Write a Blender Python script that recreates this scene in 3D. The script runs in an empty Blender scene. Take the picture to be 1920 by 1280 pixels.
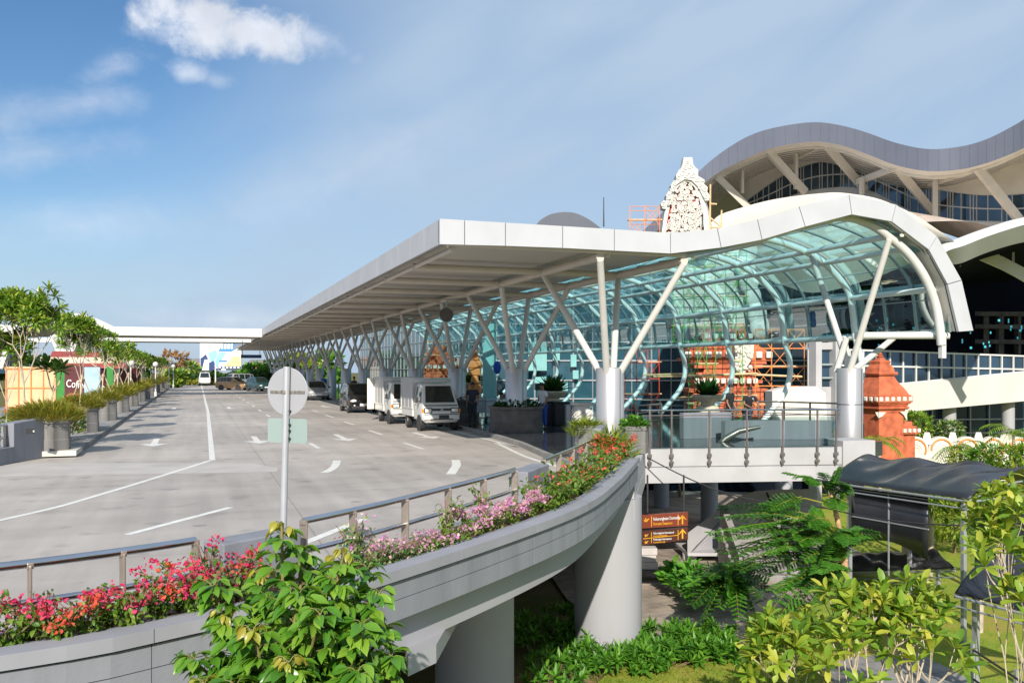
import bpy, bmesh, math, random
import numpy as np
from mathutils import Vector, Matrix, Quaternion
random.seed(7); R=math.radians; PI=math.pi
SC=bpy.context.scene; COL=SC.collection
F=1640.0; U0=960.0; VH=692.0; CH=2.4; CA,SA=.9406,.3395; CX,CY=-11.12,-22.56; ZL=-3.9
def P(u,v,Y):
    X=(u-U0)*Y/F
    return Vector((CX+X*CA+Y*SA, CY-X*SA+Y*CA, CH-(v-VH)*Y/F))
def G(u,v,z=0.0): return P(u,v,F*(CH-z)/(v-VH))
def CW(X,Y,z): return Vector((CX+X*CA+Y*SA, CY-X*SA+Y*CA, z))
def tag(o,label=None,cat=None,group=None,kind=None):
    if label: o['label']=label
    if cat: o['category']=cat
    if group: o['group']=group
    if kind: o['kind']=kind
    return o
def thing(name,label,cat,loc=(0,0,0),rz=0.0,group=None):
    o=bpy.data.objects.new(name,None); COL.objects.link(o); o.location=loc; o.rotation_euler=(0,0,rz); o.empty_display_size=.2
    return tag(o,label,cat,group)
def copy_tree(o,parent=None):
    c=o.copy(); COL.objects.link(c)
    if parent: c.parent=parent
    for ch in list(o.children): copy_tree(ch,c)
    return c
ORD=['first','second','third','fourth','fifth','sixth','seventh','eighth','ninth','tenth','eleventh','twelfth','thirteenth','fourteenth','fifteenth','sixteenth','seventeenth','eighteenth','nineteenth','twentieth','twenty-first','twenty-second','twenty-third','twenty-fourth','twenty-fifth']
class MB:
    def __init__(s): s.v=[]; s.f=[]; s.m=[]
    def add(s,vs,fs,mi=0):
        b=len(s.v); s.v+= [tuple(x) for x in vs]; s.f+=[tuple(i+b for i in f) for f in fs]; s.m+=[mi]*len(fs); return s
    def box(s,c,d,rz=0.0,mi=0,rot=None):
        x,y,z=[k/2 for k in d]; c=Vector(c)
        M=rot if rot is not None else Matrix.Rotation(rz,3,'Z')
        vs=[M@Vector((a*x,b*y,e*z))+c for e in(-1,1) for a,b in((-1,-1),(1,-1),(1,1),(-1,1))]
        return s.add(vs,[(3,2,1,0),(4,5,6,7),(0,1,5,4),(1,2,6,5),(2,3,7,6),(3,0,4,7)],mi)
    def bar(s,a,b,w,h,mi=0,up=(0,0,1)):
        a=Vector(a);b=Vector(b);d=(b-a);L=d.length
        if L<1e-6: return s
        d/=L; upv=Vector(up)
        if abs(d.dot(upv))>.99: upv=Vector((1,0,0))
        sx=d.cross(upv).normalized(); uz=sx.cross(d)
        vs=[p+sx*(i*w/2)+uz*(j*h/2) for p in(a,b) for i,j in((-1,-1),(1,-1),(1,1),(-1,1))]
        return s.add(vs,[(3,2,1,0),(4,5,6,7),(0,1,5,4),(1,2,6,5),(2,3,7,6),(3,0,4,7)],mi)
    def tube(s,pts,r,n=8,mi=0,cap=True):
        pts=[Vector(p) for p in pts]; k=len(pts)
        rs=list(r) if isinstance(r,(list,tuple)) else [r]*k
        T=[]
        for i in range(k):
            a=pts[max(i-1,0)];b=pts[min(i+1,k-1)]; d=b-a
            T.append(d.normalized() if d.length>1e-9 else Vector((0,0,1)))
        u=T[0].orthogonal().normalized(); vs=[];fs=[]
        for i in range(k):
            u=(u-T[i]*u.dot(T[i]))
            u=u.normalized() if u.length>1e-6 else T[i].orthogonal().normalized()
            w=T[i].cross(u)
            for j in range(n):
                a=2*PI*j/n; vs.append(pts[i]+(u*math.cos(a)+w*math.sin(a))*rs[i])
        for i in range(k-1):
            for j in range(n):
                q=(j+1)%n; fs.append((i*n+j,i*n+q,(i+1)*n+q,(i+1)*n+j))
        if cap: fs.append(tuple(range(n-1,-1,-1))); fs.append(tuple((k-1)*n+j for j in range(n)))
        return s.add(vs,fs,mi)
    def lathe(s,prof,n=20,c=(0,0,0),mi=0,axis='Z',ph=0.0,cap=True):
        c=Vector(c); vs=[];fs=[];k=len(prof)
        for r,z in prof:
            for j in range(n):
                a=2*PI*j/n+ph; x,y=r*math.cos(a),r*math.sin(a)
                q=Vector((x,y,z)) if axis=='Z' else (Vector((z,x,y)) if axis=='X' else Vector((y,z,x)))
                vs.append(c+q)
        for i in range(k-1):
            for j in range(n):
                q=(j+1)%n; fs.append((i*n+j,i*n+q,(i+1)*n+q,(i+1)*n+j))
        if cap: fs.append(tuple(range(n-1,-1,-1))); fs.append(tuple((k-1)*n+j for j in range(n)))
        return s.add(vs,fs,mi)
    def prism(s,poly,z0,z1,mi=0):
        n=len(poly); ar=sum(poly[i][0]*poly[(i+1)%n][1]-poly[(i+1)%n][0]*poly[i][1] for i in range(n))
        if ar<0: poly=poly[::-1]
        vs=[(p[0],p[1],z0) for p in poly]+[(p[0],p[1],z1) for p in poly]
        fs=[tuple(range(n-1,-1,-1)),tuple(range(n,2*n))]+[(i,(i+1)%n,n+(i+1)%n,n+i) for i in range(n)]
        return s.add(vs,fs,mi)
    def slab(s,pts,nrm,t,mi=0):
        """flat outline pts (3d, ordered) thickened by t along nrm"""
        n=len(pts); nv=Vector(nrm)*t; a=[Vector(p) for p in pts]
        s.add(a+[p+nv for p in a],[tuple(range(n)),tuple(range(2*n-1,n-1,-1))]+[(n+i,n+(i+1)%n,(i+1)%n,i) for i in range(n)],mi); return s
    def strip(s,A,B,mi=0):
        n=len(A); return s.add(list(A)+list(B),[(i,i+1,n+i+1,n+i) for i in range(n-1)],mi)
    def loft(s,rows,mi=0,closed=False,cap=False):
        n=len(rows[0]); vs=[p for r in rows for p in r]; fs=[]
        m=n if closed else n-1
        for i in range(len(rows)-1):
            for j in range(m):
                q=(j+1)%n; fs.append((i*n+j,i*n+q,(i+1)*n+q,(i+1)*n+j))
        if cap: fs.append(tuple(range(n-1,-1,-1))); fs.append(tuple((len(rows)-1)*n+j for j in range(n)))
        return s.add(vs,fs,mi)
    def sphere(s,c,r,n=10,m=7,mi=0,sc=(1,1,1)):
        c=Vector(c); vs=[c+Vector((0,0,-r*sc[2]))];fs=[]
        for i in range(1,m):
            t=-PI/2+PI*i/m
            for j in range(n):
                a=2*PI*j/n; vs.append(c+Vector((r*sc[0]*math.cos(t)*math.cos(a),r*sc[1]*math.cos(t)*math.sin(a),r*sc[2]*math.sin(t))))
        vs.append(c+Vector((0,0,r*sc[2]))); top=len(vs)-1
        for j in range(n):
            q=(j+1)%n; fs.append((0,1+q,1+j)); fs.append((top,1+(m-2)*n+j,1+(m-2)*n+q))
            for i in range(m-2): fs.append((1+i*n+j,1+i*n+q,1+(i+1)*n+q,1+(i+1)*n+j))
        return s.add(vs,fs,mi)
    def build(s,name,mats,parent=None,smooth=0,loc=None,bev=0,fixn=False):
        me=bpy.data.meshes.new(name); me.from_pydata(s.v,[],s.f)
        if not isinstance(mats,(list,tuple)): mats=[mats]
        for m in mats: me.materials.append(m)
        if len(mats)>1: me.polygons.foreach_set('material_index',s.m)
        if fixn:
            bm=bmesh.new(); bm.from_mesh(me); bmesh.ops.recalc_face_normals(bm,faces=bm.faces); bm.to_mesh(me); bm.free()
        if smooth:
            me.polygons.foreach_set('use_smooth',[True]*len(me.polygons)); me.set_sharp_from_angle(angle=R(smooth))
        me.update(); o=bpy.data.objects.new(name,me); COL.objects.link(o)
        if parent: o.parent=parent
        if loc is not None: o.location=loc
        if bev:
            b=o.modifiers.new('bevel','BEVEL'); b.width=bev; b.segments=2; b.limit_method='ANGLE'; b.angle_limit=R(40)
        return o
def text(name,s,mat,parent,loc,rot,size,ext=.004,align='LEFT',sx=1.0):
    c=bpy.data.curves.new(name,'FONT'); c.body=s; c.size=size; c.extrude=ext; c.align_x=align; c.resolution_u=3
    tmp=bpy.data.objects.new(name+'_t',c); COL.objects.link(tmp); dg=bpy.context.evaluated_depsgraph_get(); me=bpy.data.meshes.new_from_object(tmp.evaluated_get(dg))
    bpy.data.objects.remove(tmp); bpy.data.curves.remove(c); me.name=name; me.materials.clear(); me.materials.append(mat)
    o=bpy.data.objects.new(name,me); COL.objects.link(o); o.parent=parent; o.location=loc; o.rotation_euler=rot; o.scale=(sx,1,1); return o
# ---------------------------------------------------------------- leaves
LEAF={ # rows (t, halfwidth, droop)
 'long':[(0,.02,0),(.3,.10,.03),(.62,.165,.02),(.86,.135,-.03),(1,.015,-.09)],
 'ovate':[(0,.015,0),(.14,.13,.03),(.34,.225,.055),(.58,.235,.04),(.80,.14,-.02),(.92,.05,-.075),(1,.0,-.12)],
 'oblong':[(0,.02,0),(.3,.085,.03),(.62,.12,.01),(.87,.085,-.04),(1,.01,-.09)],
 'small':[(0,.05,0),(.45,.3,.04),(1,.0,-.05)],
 'blade':[(0,.05,0),(.5,.05,.0),(1,.0,-.08)],
 'round':[(0,.15,0),(.5,.45,.06),(1,.15,0)],
 'strip':[(0,.07,0),(.5,.13,.02),(1,.02,-.04)]}
def leaves(name,mat,parent,pos,dr,up,size,kind='ovate',fold=.25,loc=None):
    pos=np.asarray(pos,float);dr=np.asarray(dr,float);up=np.asarray(up,float);size=np.asarray(size,float)
    N=len(pos); dr=dr/(np.linalg.norm(dr,axis=1,keepdims=True)+1e-9)
    sd=np.cross(dr,up); sd/= (np.linalg.norm(sd,axis=1,keepdims=True)+1e-9); nn=np.cross(sd,dr)
    rows=LEAF[kind]; k=len(rows); V=np.zeros((N,k*3,3)); S=size[:,None]
    for i,(t,w,d) in enumerate(rows):
        for j,sg in enumerate((-1,0,1)):
            V[:,i*3+j]=pos+S*(dr*t+sd*(sg*w)+nn*(d+abs(sg)*w*fold))
    q=[]
    for i in range(k-1):
        for j in range(2):
            q.append((i*3+j,i*3+j+1,(i+1)*3+j+1,(i+1)*3+j))
    q=np.array(q); Fi=(q[None]+ (np.arange(N)*k*3)[:,None,None]).reshape(-1,4)
    me=bpy.data.meshes.new(name); me.vertices.add(N*k*3); me.vertices.foreach_set('co',V.reshape(-1))
    nf=len(Fi); me.loops.add(nf*4); me.loops.foreach_set('vertex_index',Fi.reshape(-1).astype(np.int32))
    me.polygons.add(nf); me.polygons.foreach_set('loop_start',np.arange(0,nf*4,4,dtype=np.int32)); me.polygons.foreach_set('use_smooth',np.ones(nf,bool))
    me.update(calc_edges=True); me.materials.append(mat)
    o=bpy.data.objects.new(name,me); COL.objects.link(o)
    if parent: o.parent=parent
    if loc is not None: o.location=loc
    return o
# ---------------------------------------------------------------- materials
MT={}
def nt(name):
    m=bpy.data.materials.new(name); m.use_nodes=True; t=m.node_tree; MT[name]=m
    b=t.nodes['Principled BSDF']; return m,t,b
def lk(t,a,b): t.links.new(a,b)
def M(name,col,rough=.6,metal=0.0,ns=3.0,na=.12,bump=0.0,bs=None,spec=.5,coat=0.0,dirt=0.0,streak=False,em=None):
    m,t,b=nt(name); N=t.nodes
    tc=N.new('ShaderNodeTexCoord'); n=N.new('ShaderNodeTexNoise'); n.inputs['Scale'].default_value=ns; n.inputs['Detail'].default_value=5
    src=tc.outputs['Object']
    if streak:
        mp=N.new('ShaderNodeMapping'); mp.inputs['Scale'].default_value=(1,1,.12); lk(t,src,mp.inputs[0]); src=mp.outputs[0]
    lk(t,src,n.inputs['Vector'])
    mx=N.new('ShaderNodeMix'); mx.data_type='RGBA'
    c=Vector(col[:3]); mx.inputs[6].default_value=(*[max(0,x*(1-na)) for x in c],1); mx.inputs[7].default_value=(*[min(1,x*(1+na)) for x in c],1)
    rp=N.new('ShaderNodeMapRange'); rp.inputs[1].default_value=.3; rp.inputs[2].default_value=.7; lk(t,n.outputs['Fac'],rp.inputs[0]); lk(t,rp.outputs[0],mx.inputs[0])
    out=mx.outputs[2]
    if dirt:
        n2=N.new('ShaderNodeTexNoise'); n2.inputs['Scale'].default_value=ns*(1.6 if streak else .35); n2.inputs['Detail'].default_value=8; lk(t,src if streak else tc.outputs['Object'],n2.inputs['Vector'])
        r2=N.new('ShaderNodeMapRange'); r2.inputs[1].default_value=.52; r2.inputs[2].default_value=.75; r2.inputs[4].default_value=dirt; lk(t,n2.outputs['Fac'],r2.inputs[0])
        m2=N.new('ShaderNodeMix'); m2.data_type='RGBA'; lk(t,out,m2.inputs[6]); m2.inputs[7].default_value=(c[0]*.45,c[1]*.42,c[2]*.38,1); lk(t,r2.outputs[0],m2.inputs[0]); out=m2.outputs[2]
    lk(t,out,b.inputs['Base Color'])
    b.inputs['Roughness'].default_value=rough; b.inputs['Metallic'].default_value=metal; b.inputs['Specular IOR Level'].default_value=spec
    if coat: b.inputs['Coat Weight'].default_value=coat; b.inputs['Coat Roughness'].default_value=.05
    if em: b.inputs['Emission Color'].default_value=(*em[:3],1); b.inputs['Emission Strength'].default_value=em[3]
    if bump:
        n3=N.new('ShaderNodeTexNoise'); n3.inputs['Scale'].default_value=bs or ns*6; n3.inputs['Detail'].default_value=4; lk(t,tc.outputs['Object'],n3.inputs['Vector'])
        bp=N.new('ShaderNodeBump'); bp.inputs['Strength'].default_value=bump; bp.inputs['Distance'].default_value=.02; lk(t,n3.outputs['Fac'],bp.inputs['Height']); lk(t,bp.outputs[0],b.inputs['Normal'])
    return m
def leafmat(name,cols,rough=.45,trans=.3,spec=.4):
    m,t,b=nt(name); N=t.nodes
    g=N.new('ShaderNodeNewGeometry'); r=N.new('ShaderNodeValToRGB'); cr=r.color_ramp
    while len(cr.elements)<len(cols): cr.elements.new(.5)
    for i,c in enumerate(cols): cr.elements[i].position=i/(max(1,len(cols)-1)); cr.elements[i].color=(*c,1)
    lk(t,g.outputs['Random Per Island'],r.inputs[0]); lk(t,r.outputs[0],b.inputs['Base Color'])
    b.inputs['Roughness'].default_value=rough; b.inputs['Specular IOR Level'].default_value=spec
    tr=N.new('ShaderNodeBsdfTranslucent'); ad=N.new('ShaderNodeMix'); ad.data_type='RGBA'; ad.blend_type='MULTIPLY'; ad.inputs[0].default_value=1; lk(t,r.outputs[0],ad.inputs[6]); ad.inputs[7].default_value=(1.25,1.15,.45,1)
    lk(t,ad.outputs[2],tr.inputs[0]); ms=N.new('ShaderNodeMixShader'); ms.inputs[0].default_value=trans
    lk(t,b.outputs[0],ms.inputs[1]); lk(t,tr.outputs[0],ms.inputs[2]); lk(t,ms.outputs[0],N['Material Output'].inputs[0])
    return m
def glassmat(name,tint,refl=1.0,rough=.0):
    m,t,b=nt(name); N=t.nodes; N.remove(b)
    tr=N.new('ShaderNodeBsdfTransparent'); tr.inputs[0].default_value=(*tint,1)
    gl=N.new('ShaderNodeBsdfGlossy'); gl.inputs['Roughness'].default_value=rough; gl.inputs[0].default_value=(.9,1,.98,1)
    fr=N.new('ShaderNodeFresnel'); fr.inputs[0].default_value=1.5
    mu=N.new('ShaderNodeMath'); mu.operation='MULTIPLY'; mu.inputs[1].default_value=refl; lk(t,fr.outputs[0],mu.inputs[0])
    ms=N.new('ShaderNodeMixShader'); lk(t,mu.outputs[0],ms.inputs[0]); lk(t,tr.outputs[0],ms.inputs[1]); lk(t,gl.outputs[0],ms.inputs[2]); lk(t,ms.outputs[0],N['Material Output'].inputs[0])
    return m
M('white_paint',(.60,.60,.585),.45,0,2,.05,dirt=.12); M('silver_panel',(.445,.455,.485),.6,.0,1.2,.05,spec=.25,dirt=.10); M('cylinder_metal',(.50,.49,.50),.36,.6,.8,.06,streak=True)
M('strut_paint',(.57,.555,.525),.45,0,2,.06,dirt=.1); M('beam_paint',(.55,.5,.44),.5,0,2,.06); M('soffit',(.5,.48,.45),.45,.15,1,.06)
M('dark_gap',(.03,.03,.035),.7); M('teal_steel',(.74,.80,.79),.42,.1,2,.05); M('mullion',(.34,.39,.40),.35,.5,2,.05)
M('grey_render',(.205,.215,.245),.75,0,2.6,.10,bump=.1,bs=25,dirt=.34,streak=True); M('grey_lip',(.26,.265,.295),.7,0,2,.08,dirt=.2); M('pier_paint',(.33,.33,.355),.6,0,.6,.06,dirt=.15,streak=True)
M('pale_concrete',(.39,.385,.40),.75,0,1.4,.07,dirt=.12); M('kerb_grey',(.24,.23,.22),.85,0,4,.2,bump=.2,dirt=.4)
M('planter_stone',(.17,.165,.16),.85,0,3,.3,bump=.3,bs=30,dirt=.5,streak=True); M('planter_dark',(.10,.09,.085),.85,0,3,.3,bump=.3,dirt=.5)
M('plinth',(.55,.52,.47),.8,0,5,.1); M('steel_rail',(.55,.55,.57),.16,1,3,.1); M('rail_dark',(.20,.18,.17),.35,.6,3,.15); M('post_bronze',(.33,.28,.24),.4,.5,3,.15)
M('soil',(.16,.085,.045),.95,0,14,.45,bump=.8,bs=30); M('bark',(.42,.35,.27),.9,0,6,.25,bump=.4); M('bark_brown',(.2,.13,.085),.9,0,6,.25,bump=.4); M('stem_green',(.20,.17,.06),.7,0,8,.2); M('stake',(.5,.4,.28),.8,0,6,.15)
M('bark_ring',(.50,.30,.16),.85,0,5,.25,bump=.4); M('brick',(.47,.118,.052),.8,0,2.6,.30,bump=.3,bs=22,dirt=.25); M('white_stone',(.60,.57,.51),.8,0,3,.1,bump=.25,dirt=.15)
M('lattice_white',(.58,.565,.525),.75,0,4,.08,bump=.2); M('red_panel',(.42,.03,.02),.7,0,3,.25); M('roof_metal',(.145,.155,.198),.42,.12,.5,.05); M('roof_white',(.60,.56,.52),.6,0,.6,.05,dirt=.1)
M('roof_brown',(.46,.38,.32),.85,0,.5,.2,dirt=.3); M('cream',(.74,.70,.62),.6,0,1,.06); M('soffit_cream',(.90,.87,.81),.6,0,1,.06)
M('dark_glass',(.035,.075,.12),.05,.4,.4,.4,spec=1.0); M('teal_glass',(.02,.10,.12),.08,0,.4,.4,spec=.8); M('void_shade',(.004,.006,.011),.9,0,.5,.3,spec=.05)  # near-black last entry: shade of roofed-over depths put into the colour
M('rubber',(.02,.02,.02),.85,0,8,.2); M('chrome',(.6,.6,.62),.15,1); M('rim',(.45,.45,.46),.35,.7); M('car_black',(.012,.012,.014),.22,0,2,.1,coat=.8); M('car_white',(.62,.61,.575),.3,0,1,.04,coat=.6)
M('car_silver',(.48,.5,.52),.28,.5,2,.05,coat=.6); M('car_gold',(.42,.25,.12),.3,.4,2,.06,coat=.6); M('car_blue',(.22,.27,.38),.3,.4,2,.06,coat=.6); M('car_teal',(.02,.07,.08),.3,.2,2,.06,coat=.6)
M('car_glass',(.012,.02,.018),.05,0,.6,.3,spec=.9); M('alu_box',(.46,.46,.47),.45,.45,1,.06,dirt=.15); M('headlamp',(.85,.83,.78),.12,.2,3,.05); M('amber',(.8,.25,.03),.25); M('tail_red',(.5,.03,.02),.25); M('plastic_dark',(.03,.03,.032),.5)
M('plate_white',(.75,.75,.75),.4); M('road_paint',(.66,.65,.62),.65,0,6,.10,dirt=.35); M('black_sheet',(.019,.020,.026),.28,0,2,.25,spec=.8); M('steel_grey',(.35,.37,.40),.4,.4,3,.1); M('sign_grey',(.345,.35,.375),.55,.1,2,.04); M('sign_mint',(.27,.345,.33),.5,.05,2,.03); M('pole_grey',(.5,.51,.55),.4,.4,4,.06); M('rust_strap',(.19,.17,.15),.7,.2,30,.5)
M('skin',(.25,.13,.08),.55,0,6,.1); M('hair',(.012,.01,.009),.6); M('cloth_black',(.015,.015,.017),.9); M('cloth_white',(.7,.72,.76),.9); M('cloth_blue',(.02,.08,.42),.9); M('cloth_dark',(.03,.035,.055),.9); M('cloth_grey',(.2,.2,.22),.9)
M('sign_brown',(.20,.045,.025),.45,0,3,.1); M('sign_brown_dark',(.085,.03,.022),.45,0,3,.1); M('sign_yellow',(.85,.42,.03),.5); M('sign_white',(.8,.8,.8),.5)
M('urn',(.48,.44,.33),.75,0,4,.12,bump=.2); M('scaf_green',(.05,.30,.05),.5); M('scaf_orange',(.72,.24,.06),.5); M('scaf_red',(.5,.06,.03),.5); M('bamboo',(.66,.44,.24),.7,0,6,.15); M('plank',(.62,.4,.24),.8,0,6,.2)
M('roof_red',(.30,.055,.045),.8,0,3,.15); M('tile_orange',(.48,.15,.07),.85,0,2,.2,bump=.3); M('tile_grey',(.17,.16,.15),.85,0,2,.2,bump=.3); M('house_cream',(.6,.52,.42),.85,0,2,.1); M('hoard_cream',(.60,.43,.25),.75,0,1.5,.08); M('hoard_green',(.03,.20,.03),.6); M('hoard_maroon',(.09,.018,.022),.5,0,2,.2); M('hoard_sky',(.32,.46,.56),.6,0,2,.15); M('cup_red',(.4,.05,.03),.5)
M('bill_white',(.75,.78,.82),.5,0,.4,.06); M('bill_blue',(.05,.22,.45),.5); M('bill_navy',(.02,.05,.16),.5); M('bill_sky',(.25,.6,.8),.5,0,.6,.2); M('bill_yellow',(.78,.72,.30),.5,0,.5,.15)
M('trolley_white',(.42,.47,.52),.4); M('bag_black',(.012,.012,.016),.6); M('lamp_glow',(.85,.8,.7),.3); M('aqua_panel',(.22,.48,.48),.4,0,1,.1); M('aqua_lit',(.05,.45,.5),.3); M('globe_white',(.62,.62,.62),.3); M('box_card',(.45,.42,.4),.8)
leafmat('leaf_frangi',[(.07,.17,.018),(.12,.26,.028),(.22,.34,.04),(.36,.39,.05)]); leafmat('leaf_frangi_bright',[(.09,.20,.018),(.18,.31,.03),(.32,.41,.045),(.48,.46,.065)],trans=.35)
leafmat('leaf_fore',[(.05,.16,.012),(.085,.23,.02),(.14,.29,.026),(.21,.35,.035)],rough=.3,trans=.28,spec=.55); leafmat('leaf_young',[(.26,.30,.03),(.36,.36,.05),(.40,.33,.06)],rough=.35,trans=.35)
leafmat('leaf_boug',[(.05,.13,.012),(.10,.2,.02),(.2,.28,.04)]); leafmat('bract_pink',[(.62,.03,.13),(.68,.06,.18),(.7,.10,.12)],trans=.4); leafmat('bract_orange',[(.75,.14,.05),(.72,.09,.07),(.78,.22,.12)],trans=.4); leafmat('bract_lilac',[(.55,.2,.55),(.65,.34,.5),(.72,.5,.55)],trans=.4); leafmat('bract_red',[(.75,.12,.06),(.75,.08,.10),(.8,.2,.12)],trans=.4)
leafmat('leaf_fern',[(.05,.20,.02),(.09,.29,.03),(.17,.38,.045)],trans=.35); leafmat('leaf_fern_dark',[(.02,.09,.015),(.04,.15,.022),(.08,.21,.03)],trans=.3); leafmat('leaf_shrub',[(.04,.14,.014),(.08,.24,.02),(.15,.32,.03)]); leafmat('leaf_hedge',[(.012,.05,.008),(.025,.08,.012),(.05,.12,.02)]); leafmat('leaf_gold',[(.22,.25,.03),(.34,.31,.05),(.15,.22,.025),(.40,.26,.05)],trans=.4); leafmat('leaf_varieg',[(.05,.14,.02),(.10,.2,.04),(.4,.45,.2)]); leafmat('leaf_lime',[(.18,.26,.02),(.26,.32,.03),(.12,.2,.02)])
leafmat('petal_white',[(.75,.72,.6),(.8,.78,.7)],trans=.2); leafmat('petal_red',[(.6,.06,.03),(.65,.2,.04)],trans=.2); leafmat('leaf_dry',[(.25,.13,.05),(.33,.2,.09),(.18,.09,.04)],trans=.1)
leafmat('grass_blade',[(.10,.17,.012),(.16,.22,.02),(.22,.25,.03)],trans=.3)
M('facade_glass',(.025,.085,.12),.06,.2,.4,.4,spec=1.0); glassmat('vault_glass',(.52,.87,.91),.42); glassmat('rail_glass',(.72,.82,.82),.9); glassmat('ramp_glass',(.30,.52,.55),.8)
# ---------------------------------------------------------------- special materials
def road_mat():
    m,t,b=nt('road_concrete'); N=t.nodes; tc=N.new('ShaderNodeTexCoord'); O=tc.outputs['Object']
    def noise(sc,scale=(1,1,1),det=6):
        mp=N.new('ShaderNodeMapping'); mp.inputs['Scale'].default_value=scale; lk(t,O,mp.inputs[0]); n=N.new('ShaderNodeTexNoise'); n.inputs['Scale'].default_value=sc; n.inputs['Detail'].default_value=det; lk(t,mp.outputs[0],n.inputs['Vector']); return n.outputs['Fac']
    def rng(x,a,b_,c,d):
        r=N.new('ShaderNodeMapRange'); r.inputs[1].default_value=a;r.inputs[2].default_value=b_;r.inputs[3].default_value=c;r.inputs[4].default_value=d; lk(t,x,r.inputs[0]); return r.outputs[0]
    def mul(x,y):
        q=N.new('ShaderNodeMath'); q.operation='MULTIPLY'; lk(t,x,q.inputs[0]); lk(t,y,q.inputs[1]); return q.outputs[0]
    v=mul(rng(noise(.14),.3,.7,.74,1.14),rng(noise(2.5,(1,.06,1)),.3,.75,1.06,.84))
    v=mul(v,rng(noise(.55,(.35,1.6,1)),.35,.75,1.06,.86)); v=mul(v,rng(noise(40),.3,.7,.93,1.07))
    v=mul(v,rng(noise(1.6,det=9),.58,.76,1.0,.66))
    br=N.new('ShaderNodeTexBrick'); br.offset=0; br.inputs['Color1'].default_value=(1,1,1,1); br.inputs['Color2'].default_value=(.95,.95,.95,1); br.inputs['Mortar'].default_value=(.68,.68,.68,1); br.inputs['Scale'].default_value=1; br.inputs['Mortar Size'].default_value=.012; br.inputs['Brick Width'].default_value=9.5; br.inputs['Row Height'].default_value=5.2
    lk(t,O,br.inputs['Vector'])
    mx=N.new('ShaderNodeMix'); mx.data_type='RGBA'; mx.blend_type='MULTIPLY'; mx.inputs[0].default_value=1; mx.inputs[6].default_value=(.43,.39,.357,1); lk(t,br.outputs['Color'],mx.inputs[7])
    m2=N.new('ShaderNodeVectorMath'); m2.operation='SCALE'; lk(t,mx.outputs[2],m2.inputs[0]); lk(t,v,m2.inputs['Scale']); lk(t,m2.outputs[0],b.inputs['Base Color']); b.inputs['Roughness'].default_value=.72; b.inputs['Specular IOR Level'].default_value=.35
    bp=N.new('ShaderNodeBump'); bp.inputs['Strength'].default_value=.15; bp.inputs['Distance'].default_value=.01; lk(t,noise(35),bp.inputs['Height']); lk(t,bp.outputs[0],b.inputs['Normal'])
road_mat()
def granite():
    m,t,b=nt('granite'); N=t.nodes; tc=N.new('ShaderNodeTexCoord'); br=N.new('ShaderNodeTexBrick'); br.offset=0; br.inputs['Color1'].default_value=(.045,.05,.06,1); br.inputs['Color2'].default_value=(.06,.066,.075,1); br.inputs['Mortar'].default_value=(.02,.02,.022,1); br.inputs['Scale'].default_value=1; br.inputs['Brick Width'].default_value=.8; br.inputs['Row Height'].default_value=.8; br.inputs['Mortar Size'].default_value=.008
    lk(t,tc.outputs['Object'],br.inputs['Vector']); lk(t,br.outputs['Color'],b.inputs['Base Color']); b.inputs['Roughness'].default_value=.07; b.inputs['Specular IOR Level'].default_value=.7
    n=N.new('ShaderNodeTexNoise'); n.inputs['Scale'].default_value=3; lk(t,tc.outputs['Object'],n.inputs['Vector']); bp=N.new('ShaderNodeBump'); bp.inputs['Strength'].default_value=.03; lk(t,n.outputs['Fac'],bp.inputs['Height']); lk(t,bp.outputs[0],b.inputs['Normal'])
granite()
def pavers(name,c1,c2,mort,w,h,rough=.8):
    m,t,b=nt(name); N=t.nodes; tc=N.new('ShaderNodeTexCoord'); br=N.new('ShaderNodeTexBrick'); br.inputs['Color1'].default_value=(*c1,1); br.inputs['Color2'].default_value=(*c2,1); br.inputs['Mortar'].default_value=(*mort,1); br.inputs['Scale'].default_value=1; br.inputs['Brick Width'].default_value=w; br.inputs['Row Height'].default_value=h; br.inputs['Mortar Size'].default_value=.01
    lk(t,tc.outputs['Object'],br.inputs['Vector']); n=N.new('ShaderNodeTexNoise'); n.inputs['Scale'].default_value=1.5; n.inputs['Detail'].default_value=8; lk(t,tc.outputs['Object'],n.inputs['Vector'])
    r=N.new('ShaderNodeMapRange'); r.inputs[1].default_value=.3;r.inputs[2].default_value=.7;r.inputs[3].default_value=.65;r.inputs[4].default_value=1.25; lk(t,n.outputs['Fac'],r.inputs[0]); sc=N.new('ShaderNodeVectorMath'); sc.operation='SCALE'; lk(t,br.outputs['Color'],sc.inputs[0]); lk(t,r.outputs[0],sc.inputs['Scale']); lk(t,sc.outputs[0],b.inputs['Base Color']); b.inputs['Roughness'].default_value=rough
pavers('lower_paving',(.36,.29,.23),(.30,.25,.21),(.15,.13,.12),1.2,.35); pavers('sidewalk_paving',(.27,.26,.25),(.24,.235,.23),(.12,.12,.12),.5,.5)
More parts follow.
